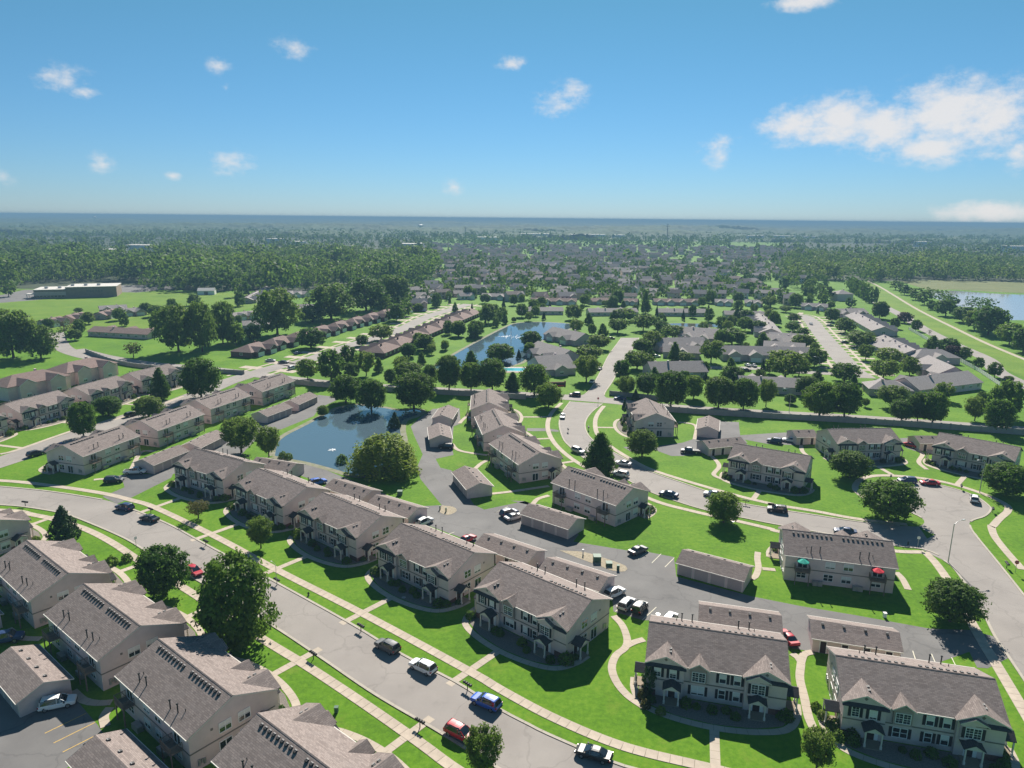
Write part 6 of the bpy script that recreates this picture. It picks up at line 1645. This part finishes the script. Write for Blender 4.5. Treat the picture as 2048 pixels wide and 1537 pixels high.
# canopy of the far country to the horizon: a lumpy sheet of tree tops
def canopy():
    na, nd = 520, 420
    az = np.linspace(-.95, 1.0, na); d = 2350 * (19000 / 2350) ** np.linspace(0, 1, nd)
    A_, D_ = np.meshgrid(az, d)
    X, Y = A_ * D_, D_
    r = np.random.default_rng(9)
    H = np.zeros_like(X)
    for sc_, amp in ((2600, 20), (900, 16), (380, 10), (150, 5), (61, 4)):
        for k in range(3):
            th = r.uniform(0, 6.28); p1, p2 = r.uniform(0, 6.28, 2)
            H += amp / 3 * np.sin((X * math.cos(th) + Y * math.sin(th)) / sc_ * 6.28 + p1 + 1.3 * np.sin((X * math.sin(th) - Y * math.cos(th)) / sc_ * 4.1 + p2))
    H = 12 + H * .7 + r.uniform(-6, 6, H.shape)
    field = (np.sin(X / 330 + 1) * np.sin(Y / 410 + X / 900) > .9)
    H = np.where(field, -2, np.maximum(H, 2.5))
    H[0, :] = -2
    H += np.where(Y > 7000, (Y - 7000) / 12000 * 26 * (1 + .5 * np.sin(A_ * 9) - A_ * .5), 0)
    me = bpy.data.meshes.new('far_country')
    v = np.stack([X, Y, H], -1).reshape(-1, 3).astype(np.float32)
    idx = np.arange(na * nd).reshape(nd, na)
    q = np.stack([idx[:-1, :-1], idx[:-1, 1:], idx[1:, 1:], idx[1:, :-1]], -1).reshape(-1, 4)
    me.vertices.add(len(v)); me.vertices.foreach_set('co', v.ravel())
    me.loops.add(q.size); me.loops.foreach_set('vertex_index', q.ravel().astype(np.int32))
    me.polygons.add(len(q)); me.polygons.foreach_set('loop_start', np.arange(0, q.size, 4, dtype=np.int32))
    me.update(calc_edges=True)
    cm = mat('woodland_canopy', (0.02, 0.05, 0.012), rough=0.9, col2=(0.062, 0.105, 0.026), vscale=0.004, detail=11)
    me.materials.append(cm)
    return me
tag(link('far_country', canopy()), 'wooded country stretching flat to the horizon', 'woodland', kind='stuff')

# ---------------------------------------------------------------- shrubs in the beds
def shrub_mesh(seed, m):
    r = np.random.default_rng(seed)
    n = 420
    d = r.normal(0, 1, (n, 3)); d /= np.linalg.norm(d, axis=1, keepdims=True); d[:, 2] = np.abs(d[:, 2])
    lump = 1 + .16 * np.sin(d[:, 0] * 5 + seed) * np.cos(d[:, 1] * 6)
    p = d * (.5 * lump * r.uniform(.82, 1.0, n))[:, None]
    p[:, 2] = p[:, 2] * 1.5 + .02
    return quads_mesh('shrub', leaf_cloud(p, d, .07, r), m)
SHR = [shrub_mesh(1, L_DARK), shrub_mesh(2, L_MAPLE), shrub_mesh(3, L_LIGHT), shrub_mesh(4, L_DARK), shrub_mesh(5, L_OLIVE)]
SPOTS = [(-9.9, -7.4, 2.2), (-8.6, -7.9, 1.5), (-4.0, -8.0, 1.9), (-2.4, -7.9, 1.3), (-.6, -8.4, 1.6), (1.6, -7.8, 1.5), (3.2, -8.6, 1.8), (8.3, -8.1, 2.0), (9.8, -7.0, 2.2), (10.4, -5.4, 1.5), (-10.4, -5.6, 1.5)]
sr = random.Random(12)
SHORT = {'L0': 'block beyond the pine', 'L1': 'block backing the car park', 'L2': 'block beside the round maple', 'L3': 'block with timber balconies', 'L4': 'block by the crimson suv',
 'M1': 'first row block by the driveway', 'M2': 'second row block from the driveway', 'M3': 'third row block from the driveway', 'M4': 'fourth row block from the driveway', 'M5': 'row block by the winding footpath',
 'M6': 'block beside the columnar evergreen', 'M7': 'three gabled street corner block', 'C1': 'bend block nearest the collector wall', 'C2': 'third bend block from the conical tree', 'C3': 'second bend block from the conical tree', 'C4': 'block by the conical tree',
 'D1': 'lone block on the outer bend', 'E1': 'block facing the lone lawn tree', 'E2': 'block behind the turning circle tree', 'E3': 'block by the turning circle lamp', 'F1': 'block with the balcony umbrellas',
 'N1': 'corner block by the white pickup', 'N2': 'second rear balcony block from the corner', 'N3': 'third rear balcony block from the corner', 'N4': 'rear balcony block at the junction',
 'O1': 'first block across the side street', 'O2': 'second block across the side street', 'O3': 'third block across the side street', 'O4': 'fourth block across the side street'}
for k, (x, y, a) in A.items():
    for j, (p, q, s) in enumerate(SPOTS):
        if sr.random() < .12: continue
        v = local_pts(x, y, R(a), [(p + sr.uniform(-.4, .4), q + sr.uniform(-.3, .3))])[0]
        s *= sr.uniform(.75, 1.15)
        tag(link('shrub', SHR[sr.choice((0, 0, 1, 3, 1, 4 if sr.random() < .3 else 0))], None, (v.x, v.y, .02), sr.uniform(0, 6), (s, s, s * sr.uniform(.7, 1.0))),
            'rounded shrub in the front bed of the ' + SHORT[k], 'shrub', 'shrubs before block ' + str(list(A).index(k) + 1))
for i, (x, y, s, n) in enumerate(((19.6, 88.6, 1.6, 4), (21.5, 87.3, 1.5, 2), (44.2, 86.6, 1.8, 2), (45.2, 84.6, 2.0, 1), (46.4, 82.8, 2.0, 2), (44.0, 88.6, 1.5, 1), (-79.5, 129.5, 2.6, 1), (-77.3, 131.2, 2.2, 0), (-106, 137.5, 2.4, 0), (-107.5, 134.5, 2.6, 3), (-48, 191, 3.4, 0), (-66, 195, 2.6, 2), (-64, 194, 2.4, 2))):
    tag(link('shrub', SHR[n], None, (x, y, .02), i, (s, s, s * .9)), ['leafy shrub by the winding footpath', 'leafy shrub at the pond edge', 'round shrub on the near verge lawn'][0 if i < 6 else 2 if i < 10 else 1], 'shrub', 'loose shrubs')

# ---------------------------------------------------------------- walls and fences
wall_m = mat('grey_precast_wall', (0.30, 0.285, 0.275), rough=0.9, var=0.1, vscale=0.3)
def long_wall(pts, h, label, m=wall_m, name='boundary_wall'):
    ln = smooth_line(pts, 4)
    root = tag(link(name, strip_mesh('cap', ln, .35, h, m, .12)), label, 'wall')
    link('panel', strip_mesh('panel', ln, .2, h - .12, m, h - .12), root)
    pm = cached('wall_post', lambda: MB().box(-.22, .22, -.22, .22, 0, 2.25).mesh('post', wall_m))
    for p in ln[::1]: link('post', pm, root, (p.x, p.y, h - 2.1))
def px(*a): return a
col = LN['collector']
def off(pts, d): return [(p.x, p.y) for p in offset_line(pts, d)]
south = off(col, -7.0); north = off(col, 9.0)
seg = lambda L_, x0, x1: [p for p in L_ if x0 < p[0] < x1]
long_wall(seg(south, -105, 8), 2.0, 'long grey precast wall behind the pond and rear blocks')
long_wall(seg(south, 52, 178), 2.0, 'long grey precast wall behind the turning circle blocks')
long_wall(seg(north, 36, 62), 1.8, 'short grey wall beside the junction hedge'); long_wall(seg(north, 108, 128), 1.8, 'grey wall length before the long villa'); long_wall(seg(north, 140, 152), 1.8, 'grey wall length by the leaning trees')
long_wall([(-215, 352), (-200, 338), (-186, 326), (-168, 316), (-145, 310), (-118, 305)], 1.8, 'curving grey wall round the bright lawn')
fence_m = mat('brown_fence', (0.11, 0.085, 0.07), rough=0.9, var=0.2, vscale=1)
long_wall([(-185, 240), (-172, 268), (-160, 296), (-140, 304)], 1.8, 'dark brown fence behind the far townhouse row', fence_m, 'fence')
fl = smooth_line(LAYOUT['levee_fence'], 2.5)
froot = tag(link('white_fence', strip_mesh('rail', fl, .12, 1.75, white, .14)), 'white fence along the levee road', 'fence')
link('panel', strip_mesh('panel', fl, .05, 1.6, white, 1.4), froot)
fpm = MB().box(-.1, .1, -.1, .1, 0, 1.95).mesh('post', white)
for p in fl: link('post', fpm, froot, (p.x, p.y, 0))
HAZE_COL = (0.21, 0.375, 0.53, 1)
HAZE_D = 0.00026
HAZE_G = 0.0
BAYS = [
 (-62.3, 82.1, -59.1, 86.1, yellow_m, 'yellow painted bay line in the near car park'),
 (-60.0, 80.3, -56.8, 84.3, yellow_m, 'yellow painted bay line in the near car park'),
 (-57.8, 78.7, -54.9, 82.3, yellow_m, 'yellow painted bay line in the near car park'),
 (26.3, 134.0, 29.1, 137.6, line_m, 'white painted bay line in the rear car park'),
 (28.8, 132.4, 31.5, 136.5, line_m, 'white painted bay line in the rear car park'),
 (31.1, 130.7, 33.9, 134.8, line_m, 'white painted bay line in the rear car park'),
 (23.1, 111.2, 26.4, 115.5, line_m, 'white painted bay line in the rear car park'),
 (18.8, 113.9, 20.5, 116.3, line_m, 'white painted bay line in the rear car park'),
 (27.9, 112.9, 28.6, 114.1, line_m, 'white painted bay line in the rear car park'),
 (65.7, 102.9, 64.9, 100.7, line_m, 'white painted bay line in the rear car park'),
 (68.3, 102.1, 67.6, 99.9, line_m, 'white painted bay line in the rear car park'),
 (71.0, 101.2, 70.4, 99.2, line_m, 'white painted bay line in the rear car park'),
 (-3.8, 156.8, -0.8, 160.4, line_m, 'white painted bay line in the rear car park'),
 (-3.8, 156.8, -0.8, 160.6, line_m, 'white painted bay line in the rear car park'),
 (-13.9, 144.7, -12.5, 146.1, line_m, 'white painted bay line in the rear car park'),
]
# ---------------------------------------------------------------- cars
PAINT = {'white': (.78, .78, .77), 'silver': (.50, .50, .50), 'grey': (.10, .105, .11), 'dark': (.03, .035, .04), 'black': (.012, .012, .014), 'navy': (.02, .045, .12), 'blue': (.02, .10, .45), 'red': (.45, .015, .03), 'brown': (.09, .04, .03)}
tyre_m = mat('tyre_rubber', (.015, .015, .015), rough=.9)
rim_m = mat('alloy_rim', (.45, .45, .46), rough=.3, metallic=.9)
carglass = mat('car_glass', (.012, .016, .022), rough=.04, spec=.9)
lampw = mat('headlamp', (.8, .8, .78), rough=.15, spec=.8)
lampr = mat('tail_lamp', (.35, .01, .01), rough=.2, spec=.8)
plastic = mat('black_plastic', (.02, .02, .02), rough=.6)
def paint(c):
    m = mat('paint_' + c, PAINT[c], rough=.42, spec=.4)
    m.node_tree.nodes['Principled BSDF'].inputs['Coat Weight'].default_value = .12
    return m
def loft(stations, ring):
    """stations: list of dict for ring(); closed rings joined"""
    mb = MB(); rs = [ring(*s) for s in stations]; n = len(rs[0])
    for a, b in zip(rs, rs[1:]):
        for k in range(n): mb.quad(a[k], a[(k + 1) % n], b[(k + 1) % n], b[k])
    mb.quad(*rs[0]); mb.quad(*reversed(rs[-1]))
    return mb
def ring_body(x, z0, z1, w):
    c = (z1 - z0) * .22
    return [(x, -w * .86, z0), (x, -w, z0 + c), (x, -w, z1 - c * 1.1), (x, -w * .9, z1), (x, w * .9, z1), (x, w, z1 - c * 1.1), (x, w, z0 + c), (x, w * .86, z0)]
def ring_cab(x, z0, z1, w0, w1):
    return [(x, -w0, z0), (x, -w1, z1 - .06), (x, -w1 + .10, z1), (x, w1 - .10, z1), (x, w1, z1 - .06), (x, w0, z0)]
CARS = {
 'suv': dict(body=[(-2.28, .45, .95, .82), (-2.2, .32, 1.08, .90), (-1.4, .27, 1.10, .94), (0, .25, 1.06, .95), (1.1, .27, 1.04, .94), (1.9, .30, .98, .91), (2.25, .36, .86, .82), (2.33, .46, .72, .72)],
   cab=[(-2.22, 1.02, 1.08, .84, .78), (-1.95, 1.02, 1.62, .88, .70), (-1.2, 1.02, 1.70, .89, .71), (.1, 1.0, 1.68, .89, .70), (.55, .99, 1.55, .88, .70), (1.25, .98, 1.02, .86, .80)], roof=(-1.85, .35, 1.70, .69), wr=.36, wx=1.38),
 'sedan': dict(body=[(-2.38, .45, .86, .78), (-2.28, .32, .98, .86), (-1.4, .25, .99, .91), (0, .23, .95, .92), (1.1, .25, .93, .91), (1.95, .28, .86, .88), (2.3, .34, .74, .78), (2.38, .42, .64, .68)],
   cab=[(-1.75, .93, .98, .82, .76), (-1.05, .93, 1.36, .84, .64), (-.5, .92, 1.43, .85, .65), (.2, .92, 1.42, .85, .65), (.5, .91, 1.34, .84, .65), (1.25, .90, .94, .82, .76)], roof=(-.95, .38, 1.43, .63), wr=.33, wx=1.42),
 'pickup': dict(body=[(-2.85, .5, 1.05, .88), (-2.8, .4, 1.12, .95), (-1.4, .35, 1.12, .98), (0, .33, 1.12, .99), (1.3, .35, 1.14, .98), (2.3, .38, 1.10, .95), (2.75, .44, .98, .88), (2.82, .5, .85, .8)],
   cab=[(-.75, 1.06, 1.12, .88, .8), (-.6, 1.06, 1.78, .90, .72), (.1, 1.06, 1.86, .90, .73), (.9, 1.06, 1.84, .90, .72), (1.15, 1.06, 1.72, .89, .72), (1.7, 1.05, 1.12, .87, .8)], roof=(-.55, 1.05, 1.86, .71), wr=.4, wx=1.75),
 'jeep': dict(body=[(-2.0, .5, 1.1, .86), (-1.95, .42, 1.16, .88), (0, .40, 1.16, .88), (.8, .40, 1.15, .86), (1.75, .45, 1.12, .76), (1.85, .5, 1.0, .72)],
   cab=[(-1.95, 1.1, 1.82, .84, .78), (-1.0, 1.1, 1.86, .84, .79), (.3, 1.1, 1.86, .84, .79), (.55, 1.1, 1.78, .84, .78), (.8, 1.1, 1.16, .84, .8)], roof=(-1.95, .5, 1.87, .77), wr=.42, wx=1.25)}
CM = {}
def car_meshes(kind):
    if kind in CM: return CM[kind]
    S = CARS[kind]; d = {}
    d['body'] = loft(S['body'], ring_body).mesh('body', None)
    d['window_band'] = loft(S['cab'], ring_cab).mesh('window_band', carglass)
    x0, x1, z, w = S['roof']
    mb = MB()
    ys = [-w, -w * .82, -w * .4, 0, w * .4, w * .82, w]; zs = [z - .07, z - .01, z + .02, z + .03, z + .02, z - .01, z - .07]
    xs = [x0, x0 + .15, (x0 + x1) / 2, x1 - .25, x1]; dz = [-.06, 0, .015, -.02, -.08]
    for i in range(4):
        for j in range(6):
            mb.quad((xs[i], ys[j], zs[j] + dz[i]), (xs[i + 1], ys[j], zs[j] + dz[i + 1]), (xs[i + 1], ys[j + 1], zs[j + 1] + dz[i + 1]), (xs[i], ys[j + 1], zs[j + 1] + dz[i]))
    cab = S['cab']
    for sy in (-1, 1):      # pillars
        for i in (1, 3, len(cab) - 2):
            xa, zl, zh, wl, wh = cab[i]
            mb.tube([(xa, sy * (wl + .005), zl), (xa, sy * (wh + .012), zh - .04)], [.05, .04], 5)
        a, b = cab[-2], cab[-1]
        mb.tube([(a[0], sy * (a[4]), a[2] - .02), (b[0], sy * (b[3] - .02), b[2])], [.045, .05], 5)
    d['roof'] = mb.mesh('roof', None)
    r = S['wr']
    d['tyre'] = MB().tube([(0, -.11, 0), (0, .11, 0)], [r, r], 16).mesh('tyre', tyre_m)
    d['rim'] = MB().tube([(0, -.125, 0), (0, .125, 0)], [r * .62, r * .62], 10).mesh('rim', rim_m)
    f, bk = S['body'][-2], S['body'][1]
    zf, zb = f[2] - .17, bk[2] - .22
    d['headlight'] = MB().box(f[0] - .22, f[0] + .06, -.2, .2, zf - .06, zf + .1).mesh('headlight', lampw)
    d['tail_light'] = MB().box(bk[0] - .08, bk[0] + .1, -.16, .16, zb - .12, zb + .12).mesh('tail_light', lampr)
    d['bumper'] = MB().box(S['body'][0][0] - .06, S['body'][0][0] + .25, -.8, .8, .38, .58).box(S['body'][-1][0] - .2, S['body'][-1][0] + .05, -.72, .72, .34, .52).mesh('bumper', plastic)
    mw = cab[-1]
    d['mirror'] = MB().box(mw[0] - .35, mw[0] - .15, -.1, .1, 1.0, 1.14).mesh('mirror', plastic)
    if kind == 'pickup': d['bed'] = MB().box(-2.7, -.9, -.78, .78, 1.08, 1.135).mesh('bed', plastic)
    CM[kind] = d
    return d
def add_slot(o, m):
    o.material_slots[0].link = 'OBJECT'; o.material_slots[0].material = m
def car(x, y, hd, kind, colour, label):
    root = tag(link('parked_car' if kind != 'pickup' else 'pickup_truck', None, None, (x, y, ZROAD + .02), R(hd)), label, 'car' if kind != 'pickup' else 'pickup', 'cars and trucks on the streets and courts')
    d = car_meshes(kind); S = CARS[kind]; pm = paint(colour)
    for n in ('body', 'roof'):
        me = cached((kind, colour, n), lambda: _recolour(d[n], pm))
        link(n, me, root)
    link('window_band', d['window_band'], root); link('bumper', d['bumper'], root)
    if 'bed' in d: link('bed', d['bed'], root)
    for sy in (-1, 1):
        for sx in (-1, 1):
            w = link('wheel', d['tyre'], root, (sx * S['wx'], sy * (S['body'][2][3] - .11), S['wr'])); link('rim', d['rim'], w)
        link('headlight', d['headlight'], root, (0, sy * (S['body'][-2][3] - .22), 0)); link('tail_light', d['tail_light'], root, (0, sy * (S['body'][1][3] - .15), 0))
        link('mirror', d['mirror'], root, (0, sy * (S['body'][3][3] + .05), 0))
def _recolour(me, m):
    c = me.copy(); c.materials.clear(); c.materials.append(m); return c
for x, y, hd, kind, colour, label in LAYOUT['cars']: car(x, y, hd, kind, colour, label)

# ---------------------------------------------------------------- street furniture
mb_box = MB().box(-.24, .24, -.12, .12, 1.0, 1.22).prism_y([(-.24, 1.22), (.24, 1.22), (.12, 1.3), (-.12, 1.3)], -.12, .12).mesh('box', plastic)
mb_post = MB().box(-.05, .05, -.05, .05, 0, 1.0).mesh('post', plastic)
mb_bar = MB().box(-.06, .06, -.85, .85, .93, 1.0).mesh('crossbar', plastic)
allroads = [KERBS[k][i] for k in ('street_a', 'street_b', 'street_c') for i in (0, 1)]
for i, (x, y) in enumerate(LAYOUT['mailboxes']):
    t = min((nearest_on(l, Vector((x, y, 0))) for l in allroads), key=lambda q: q[0])
    a = math.atan2(t[2].y, t[2].x) + math.pi / 2
    root = tag(link('mailbox_stand', None, None, (x, y, 0), a), 'black post with a row of four mailboxes at the kerb', 'mailbox', 'clustered mailboxes along the kerbs')
    link('post', mb_post, root); link('crossbar', mb_bar, root)
    for k in range(4): link('mailbox', mb_box, root, (0, -.66 + k * .44, 0), 0)
lamp_pole = MB().tube([(0, 0, 0), (0, 0, 8.6)], [.11, .07], 8).mesh('pole', metal_m)
lamp_arm = MB().tube([(0, 0, 8.4), (.9, 0, 9.0), (2.3, 0, 9.15)], [.06, .05, .045], 6).mesh('arm', metal_m)
lamp_head = MB().box(2.1, 2.85, -.16, .16, 9.06, 9.22).mesh('lamp_head', metal_m)
LL = ['grey street lamp beside the parked white suv on the turning circle', 'grey street lamp on the verge beside the street sign', 'grey street lamp at the lane corner by the villas', 'grey street lamp on the collector road', 'grey street lamp beside a mailbox on the long street', 'grey street lamp at the far end of the long grey wall']
for (x, y, a), lb in zip(LAYOUT['lamps'], LL):
    s = 1.0
    root = tag(link('street_lamp', None, None, (x, y, 0), R(a)), lb, 'street lamp', 'grey arm street lamps')
    for n, m in (('pole', lamp_pole), ('arm', lamp_arm), ('lamp_head', lamp_head)): link(n, m, root, scale=(s, s, s) if lb != LL[4] else (.55, .55, .5))
stop_m = mat('stop_red', (.45, .02, .02), rough=.5)
sign_w = mat('sign_white', (.75, .75, .73), rough=.5)
octo = lambda r: [(r * math.cos(R(22.5 + 45 * k)), r * math.sin(R(22.5 + 45 * k))) for k in range(8)]
for i, (x, y, kind) in enumerate(LAYOUT['signs']):
    root = tag(link('road_sign', None, None, (x, y, 0), R(-20 if i else 60)), ['small white rectangular sign on the near verge', 'red octagonal stop sign on the footpath corner', 'red octagonal stop sign at the junction', 'thin sign post beside the hydrant'][i], 'sign')
    link('post', MB().box(-.035, .035, -.035, .035, 0, 2.5).mesh('post', metal_m), root)
    if kind == 'stop':
        link('plate', MB().prism_y([(a, 2.3 + b) for a, b in octo(.42)], -.06, -.04).mesh('plate', stop_m), root)
        cu = bpy.data.curves.new('lettering', 'FONT'); cu.body = 'STOP'; cu.size = .3; cu.align_x = 'CENTER'; cu.align_y = 'CENTER'; cu.extrude = .004; cu.materials.append(sign_w)
        tmp = bpy.data.objects.new('lettering', cu); COL.objects.link(tmp)
        lm = bpy.data.meshes.new_from_object(tmp.evaluated_get(bpy.context.evaluated_depsgraph_get()))
        bpy.data.objects.remove(tmp)
        t = link('lettering', lm, root, (0, -.07, 2.3)); t.rotation_euler = (math.pi / 2, 0, 0)
    else:
        link('plate', MB().box(-.3, .3, -.05, -.036, 1.9, 2.5).mesh('plate', sign_w), root)
hyd = mat('hydrant_paint', (.05, .06, .05), rough=.5)
for (x, y), lb in zip(LAYOUT['hydrants'], ('dark fire hydrant on the verge of the long street', 'dark fire hydrant by the street corner')):
    root = tag(link('fire_hydrant', None, None, (x, y, 0)), lb, 'hydrant')
    link('barrel', MB().tube([(0, 0, 0), (0, 0, .1), (0, 0, .11), (0, 0, .65), (0, 0, .8)], [.2, .2, .14, .14, .04], 10).mesh('barrel', hyd), root)
    link('nozzle', MB().tube([(-.25, 0, .5), (.25, 0, .5)], [.07, .07], 8).mesh('nozzle', hyd), root)
green_box = mat('utility_green', (.06, .13, .08), rough=.6)
BL = ['small green utility pillar on the near lawn', 'slim white utility post on the gravel patch', 'large green utility cabinet on the gravel patch', 'low green utility cabinet on the gravel patch', 'short dark utility post at the end of the gravel patch', 'grey cabinet behind the pond side garage', 'white utility pillar on the shaded lawn', 'utility post beside the court entry', 'utility post by the grass corner of the court']
BS = [(.25, .25, .8), (.12, .12, 1.1), (.75, .75, 1.1), (.6, .6, .6), (.25, .25, .9), (.6, .6, 1.0), (.25, .25, .8), (.15, .15, .9), (.15, .15, .9)]
for (x, y), lb, (a, b, h) in zip(LAYOUT['boxes'], BL, BS):
    root = tag(link('utility_cabinet', None, None, (x, y, .04)), lb, 'cabinet')
    link('housing', MB().box(-a, a, -b, b, 0, h).mesh('housing', white if 'white' in lb else green_box), root)
    link('lid', MB().box(-a - .04, a + .04, -b - .04, b + .04, h, h + .07).mesh('lid', white if 'white' in lb else green_box), root)
# balcony umbrellas on the block by the corner
x, y, a = A['F1']
for dx, colr, lb in ((6.6, (.02, .36, .27), 'teal garden umbrella open on a balcony'), (-6.4, (.62, .03, .05), 'red garden umbrella open on a balcony')):
    v = local_pts(x, y, R(a), [(dx, AY + .95)])[0]
    root = tag(link('balcony_umbrella', None, None, (v.x, v.y, 2.82), R(a)), lb, 'umbrella')
    mb = MB(); n = 8; r = 1.15
    for k in range(n):
        t0, t1 = 2 * math.pi * k / n, 2 * math.pi * (k + 1) / n
        mb.quad((0, 0, 2.45), (r * math.cos(t0), r * math.sin(t0), 1.95), (r * math.cos(t1), r * math.sin(t1), 1.95))
        mb.quad((r * math.cos(t0), r * math.sin(t0), 1.95), (r * math.cos(t0), r * math.sin(t0), 1.82), (r * math.cos(t1), r * math.sin(t1), 1.82), (r * math.cos(t1), r * math.sin(t1), 1.95))
    link('canopy', mb.mesh('canopy', mat('umbrella_' + lb[:3], colr, rough=.8)), root)
    link('pole', MB().tube([(0, 0, 0), (0, 0, 2.45)], [.03, .03], 6).mesh('pole', metal_m), root)
    for k in range(0, 8, 2):
        t0 = 2 * math.pi * k / n; link('rib', MB().tube([(0, 0, 2.4), (r * math.cos(t0), r * math.sin(t0), 1.93)], [.015, .01], 4).mesh('rib', metal_m), root)
# wheeled bins and grill
bin_m = mat('blue_bin', (.03, .10, .30), rough=.5)
v = Vector((-135.0, 203.0, 0))
root = tag(link('wheeled_bin', None, None, (v.x, v.y, 0)), 'blue wheeled bin at the kerb of the side street', 'bin')
link('body', MB().box(-.45, .45, -.35, .35, .1, 1.2).mesh('body', bin_m), root); link('lid', MB().box(-.5, .5, -.4, .4, 1.2, 1.28).mesh('lid', bin_m), root)
for s in (-1, 1): link('wheel', MB().tube([(s * .42, .3, .14), (s * .5, .3, .14)], [.14, .14], 10).mesh('wheel', tyre_m), root)
for x, y, lb in ((20.9, 94.6, 'white covered grill beside the three gabled block'), (46.2, 85.6, 'white covered grill beside the corner block')):
    root = tag(link('grill', None, None, (x, y, 0)), lb, 'grill')
    link('lid', MB().tube([(-.5, 0, .95), (-.3, 0, 1.15), (.3, 0, 1.15), (.5, 0, .95)], [.1, .3, .3, .1], 10).mesh('lid', white), root)
    link('cart', MB().box(-.45, .45, -.28, .28, .3, .9).mesh('cart', plastic), root)
    for sx in (-1, 1):
        for sy in (-1, 1): link('leg', MB().box(sx * .42 - .03, sx * .42 + .03, sy * .25 - .03, sy * .25 + .03, 0, .3).mesh('leg', plastic), root)
# flower bed with red blooms by the junction
fx, fy = LAYOUT['planters'][0]
root = tag(link('entrance_sign', None, None, (fx, fy, 0), .1), 'low brick entrance sign with red flowers at the junction', 'sign')
link('plinth', MB().box(-4, 4, -.3, .3, 0, 1.6).box(-4.5, -4, -.45, .45, 0, 2.0).box(4, 4.5, -.45, .45, 0, 2.0).mesh('plinth', brick_m), root)
r_ = np.random.default_rng(3); p_ = np.stack([r_.uniform(-4, 4, 300), r_.uniform(-2.2, -.5, 300), r_.uniform(.1, .6, 300)], 1)
link('flowers', quads_mesh('flowers', leaf_cloud(p_, np.tile([0, -.3, 1.], (300, 1)), .12, r_), leaf_mat('red_flowers', (.5, .02, .01), (.65, .06, .02))), root)
# bay lines
for (x0, y0, x1, y1, m, lb) in BAYS: bay_line(x0, y0, x1, y1, m, lb)
# water towers and masts on the horizon
for az, D, h, lb in ((-.128, 3300, 31, 'white water tower standing above the distant woods'), (-.575, 5200, 48, 'pale water tower on the wooded skyline')):
    root = tag(link('water_tower', None, None, (az * D, D, 0)), lb, 'water tower')
    link('tank', MB().tube([(0, 0, h - 6), (0, 0, h - 3), (0, 0, h + 3), (0, 0, h + 6)], [4, 11, 11, 3], 16).mesh('tank', white), root)
    link('stem', MB().tube([(0, 0, 0), (0, 0, h - 6)], [3.5, 2.5], 10).mesh('stem', white), root)
for az, D, h, lb in ((.212, 2600, 55, 'dark lattice mast above the distant warehouses'), (-.066, 3000, 33, 'thin dark mast above the distant woods')):
    root = tag(link('mast', None, None, (az * D, D, 0)), lb, 'mast')
    link('shaft', MB().tube([(0, 0, 0), (0, 0, h)], [2.0, .8], 5).mesh('shaft', pipe_m), root)
    link('crossarm', MB().box(-7, 7, -.5, .5, h * .8, h * .8 + 1).box(-5, 5, -.5, .5, h * .9, h * .9 + 1).mesh('crossarm', pipe_m), root)
# ---------------------------------------------------------------- the summer haze
hz = bpy.data.materials.new('haze'); hz.use_nodes = True
N = hz.node_tree.nodes; N.clear()
ho = N.new('ShaderNodeOutputMaterial'); pv = N.new('ShaderNodeVolumePrincipled')
pv.inputs['Color'].default_value = HAZE_COL
pv.inputs['Density'].default_value = HAZE_D
pv.inputs['Anisotropy'].default_value = HAZE_G
hz.node_tree.links.new(pv.outputs[0], ho.inputs['Volume'])
hb = MB().box(-20000, 20000, -500, 23000, -3, 72).mesh('haze', hz)
tag(link('haze', hb), 'pale blue summer haze over the plain', 'haze', kind='stuff')
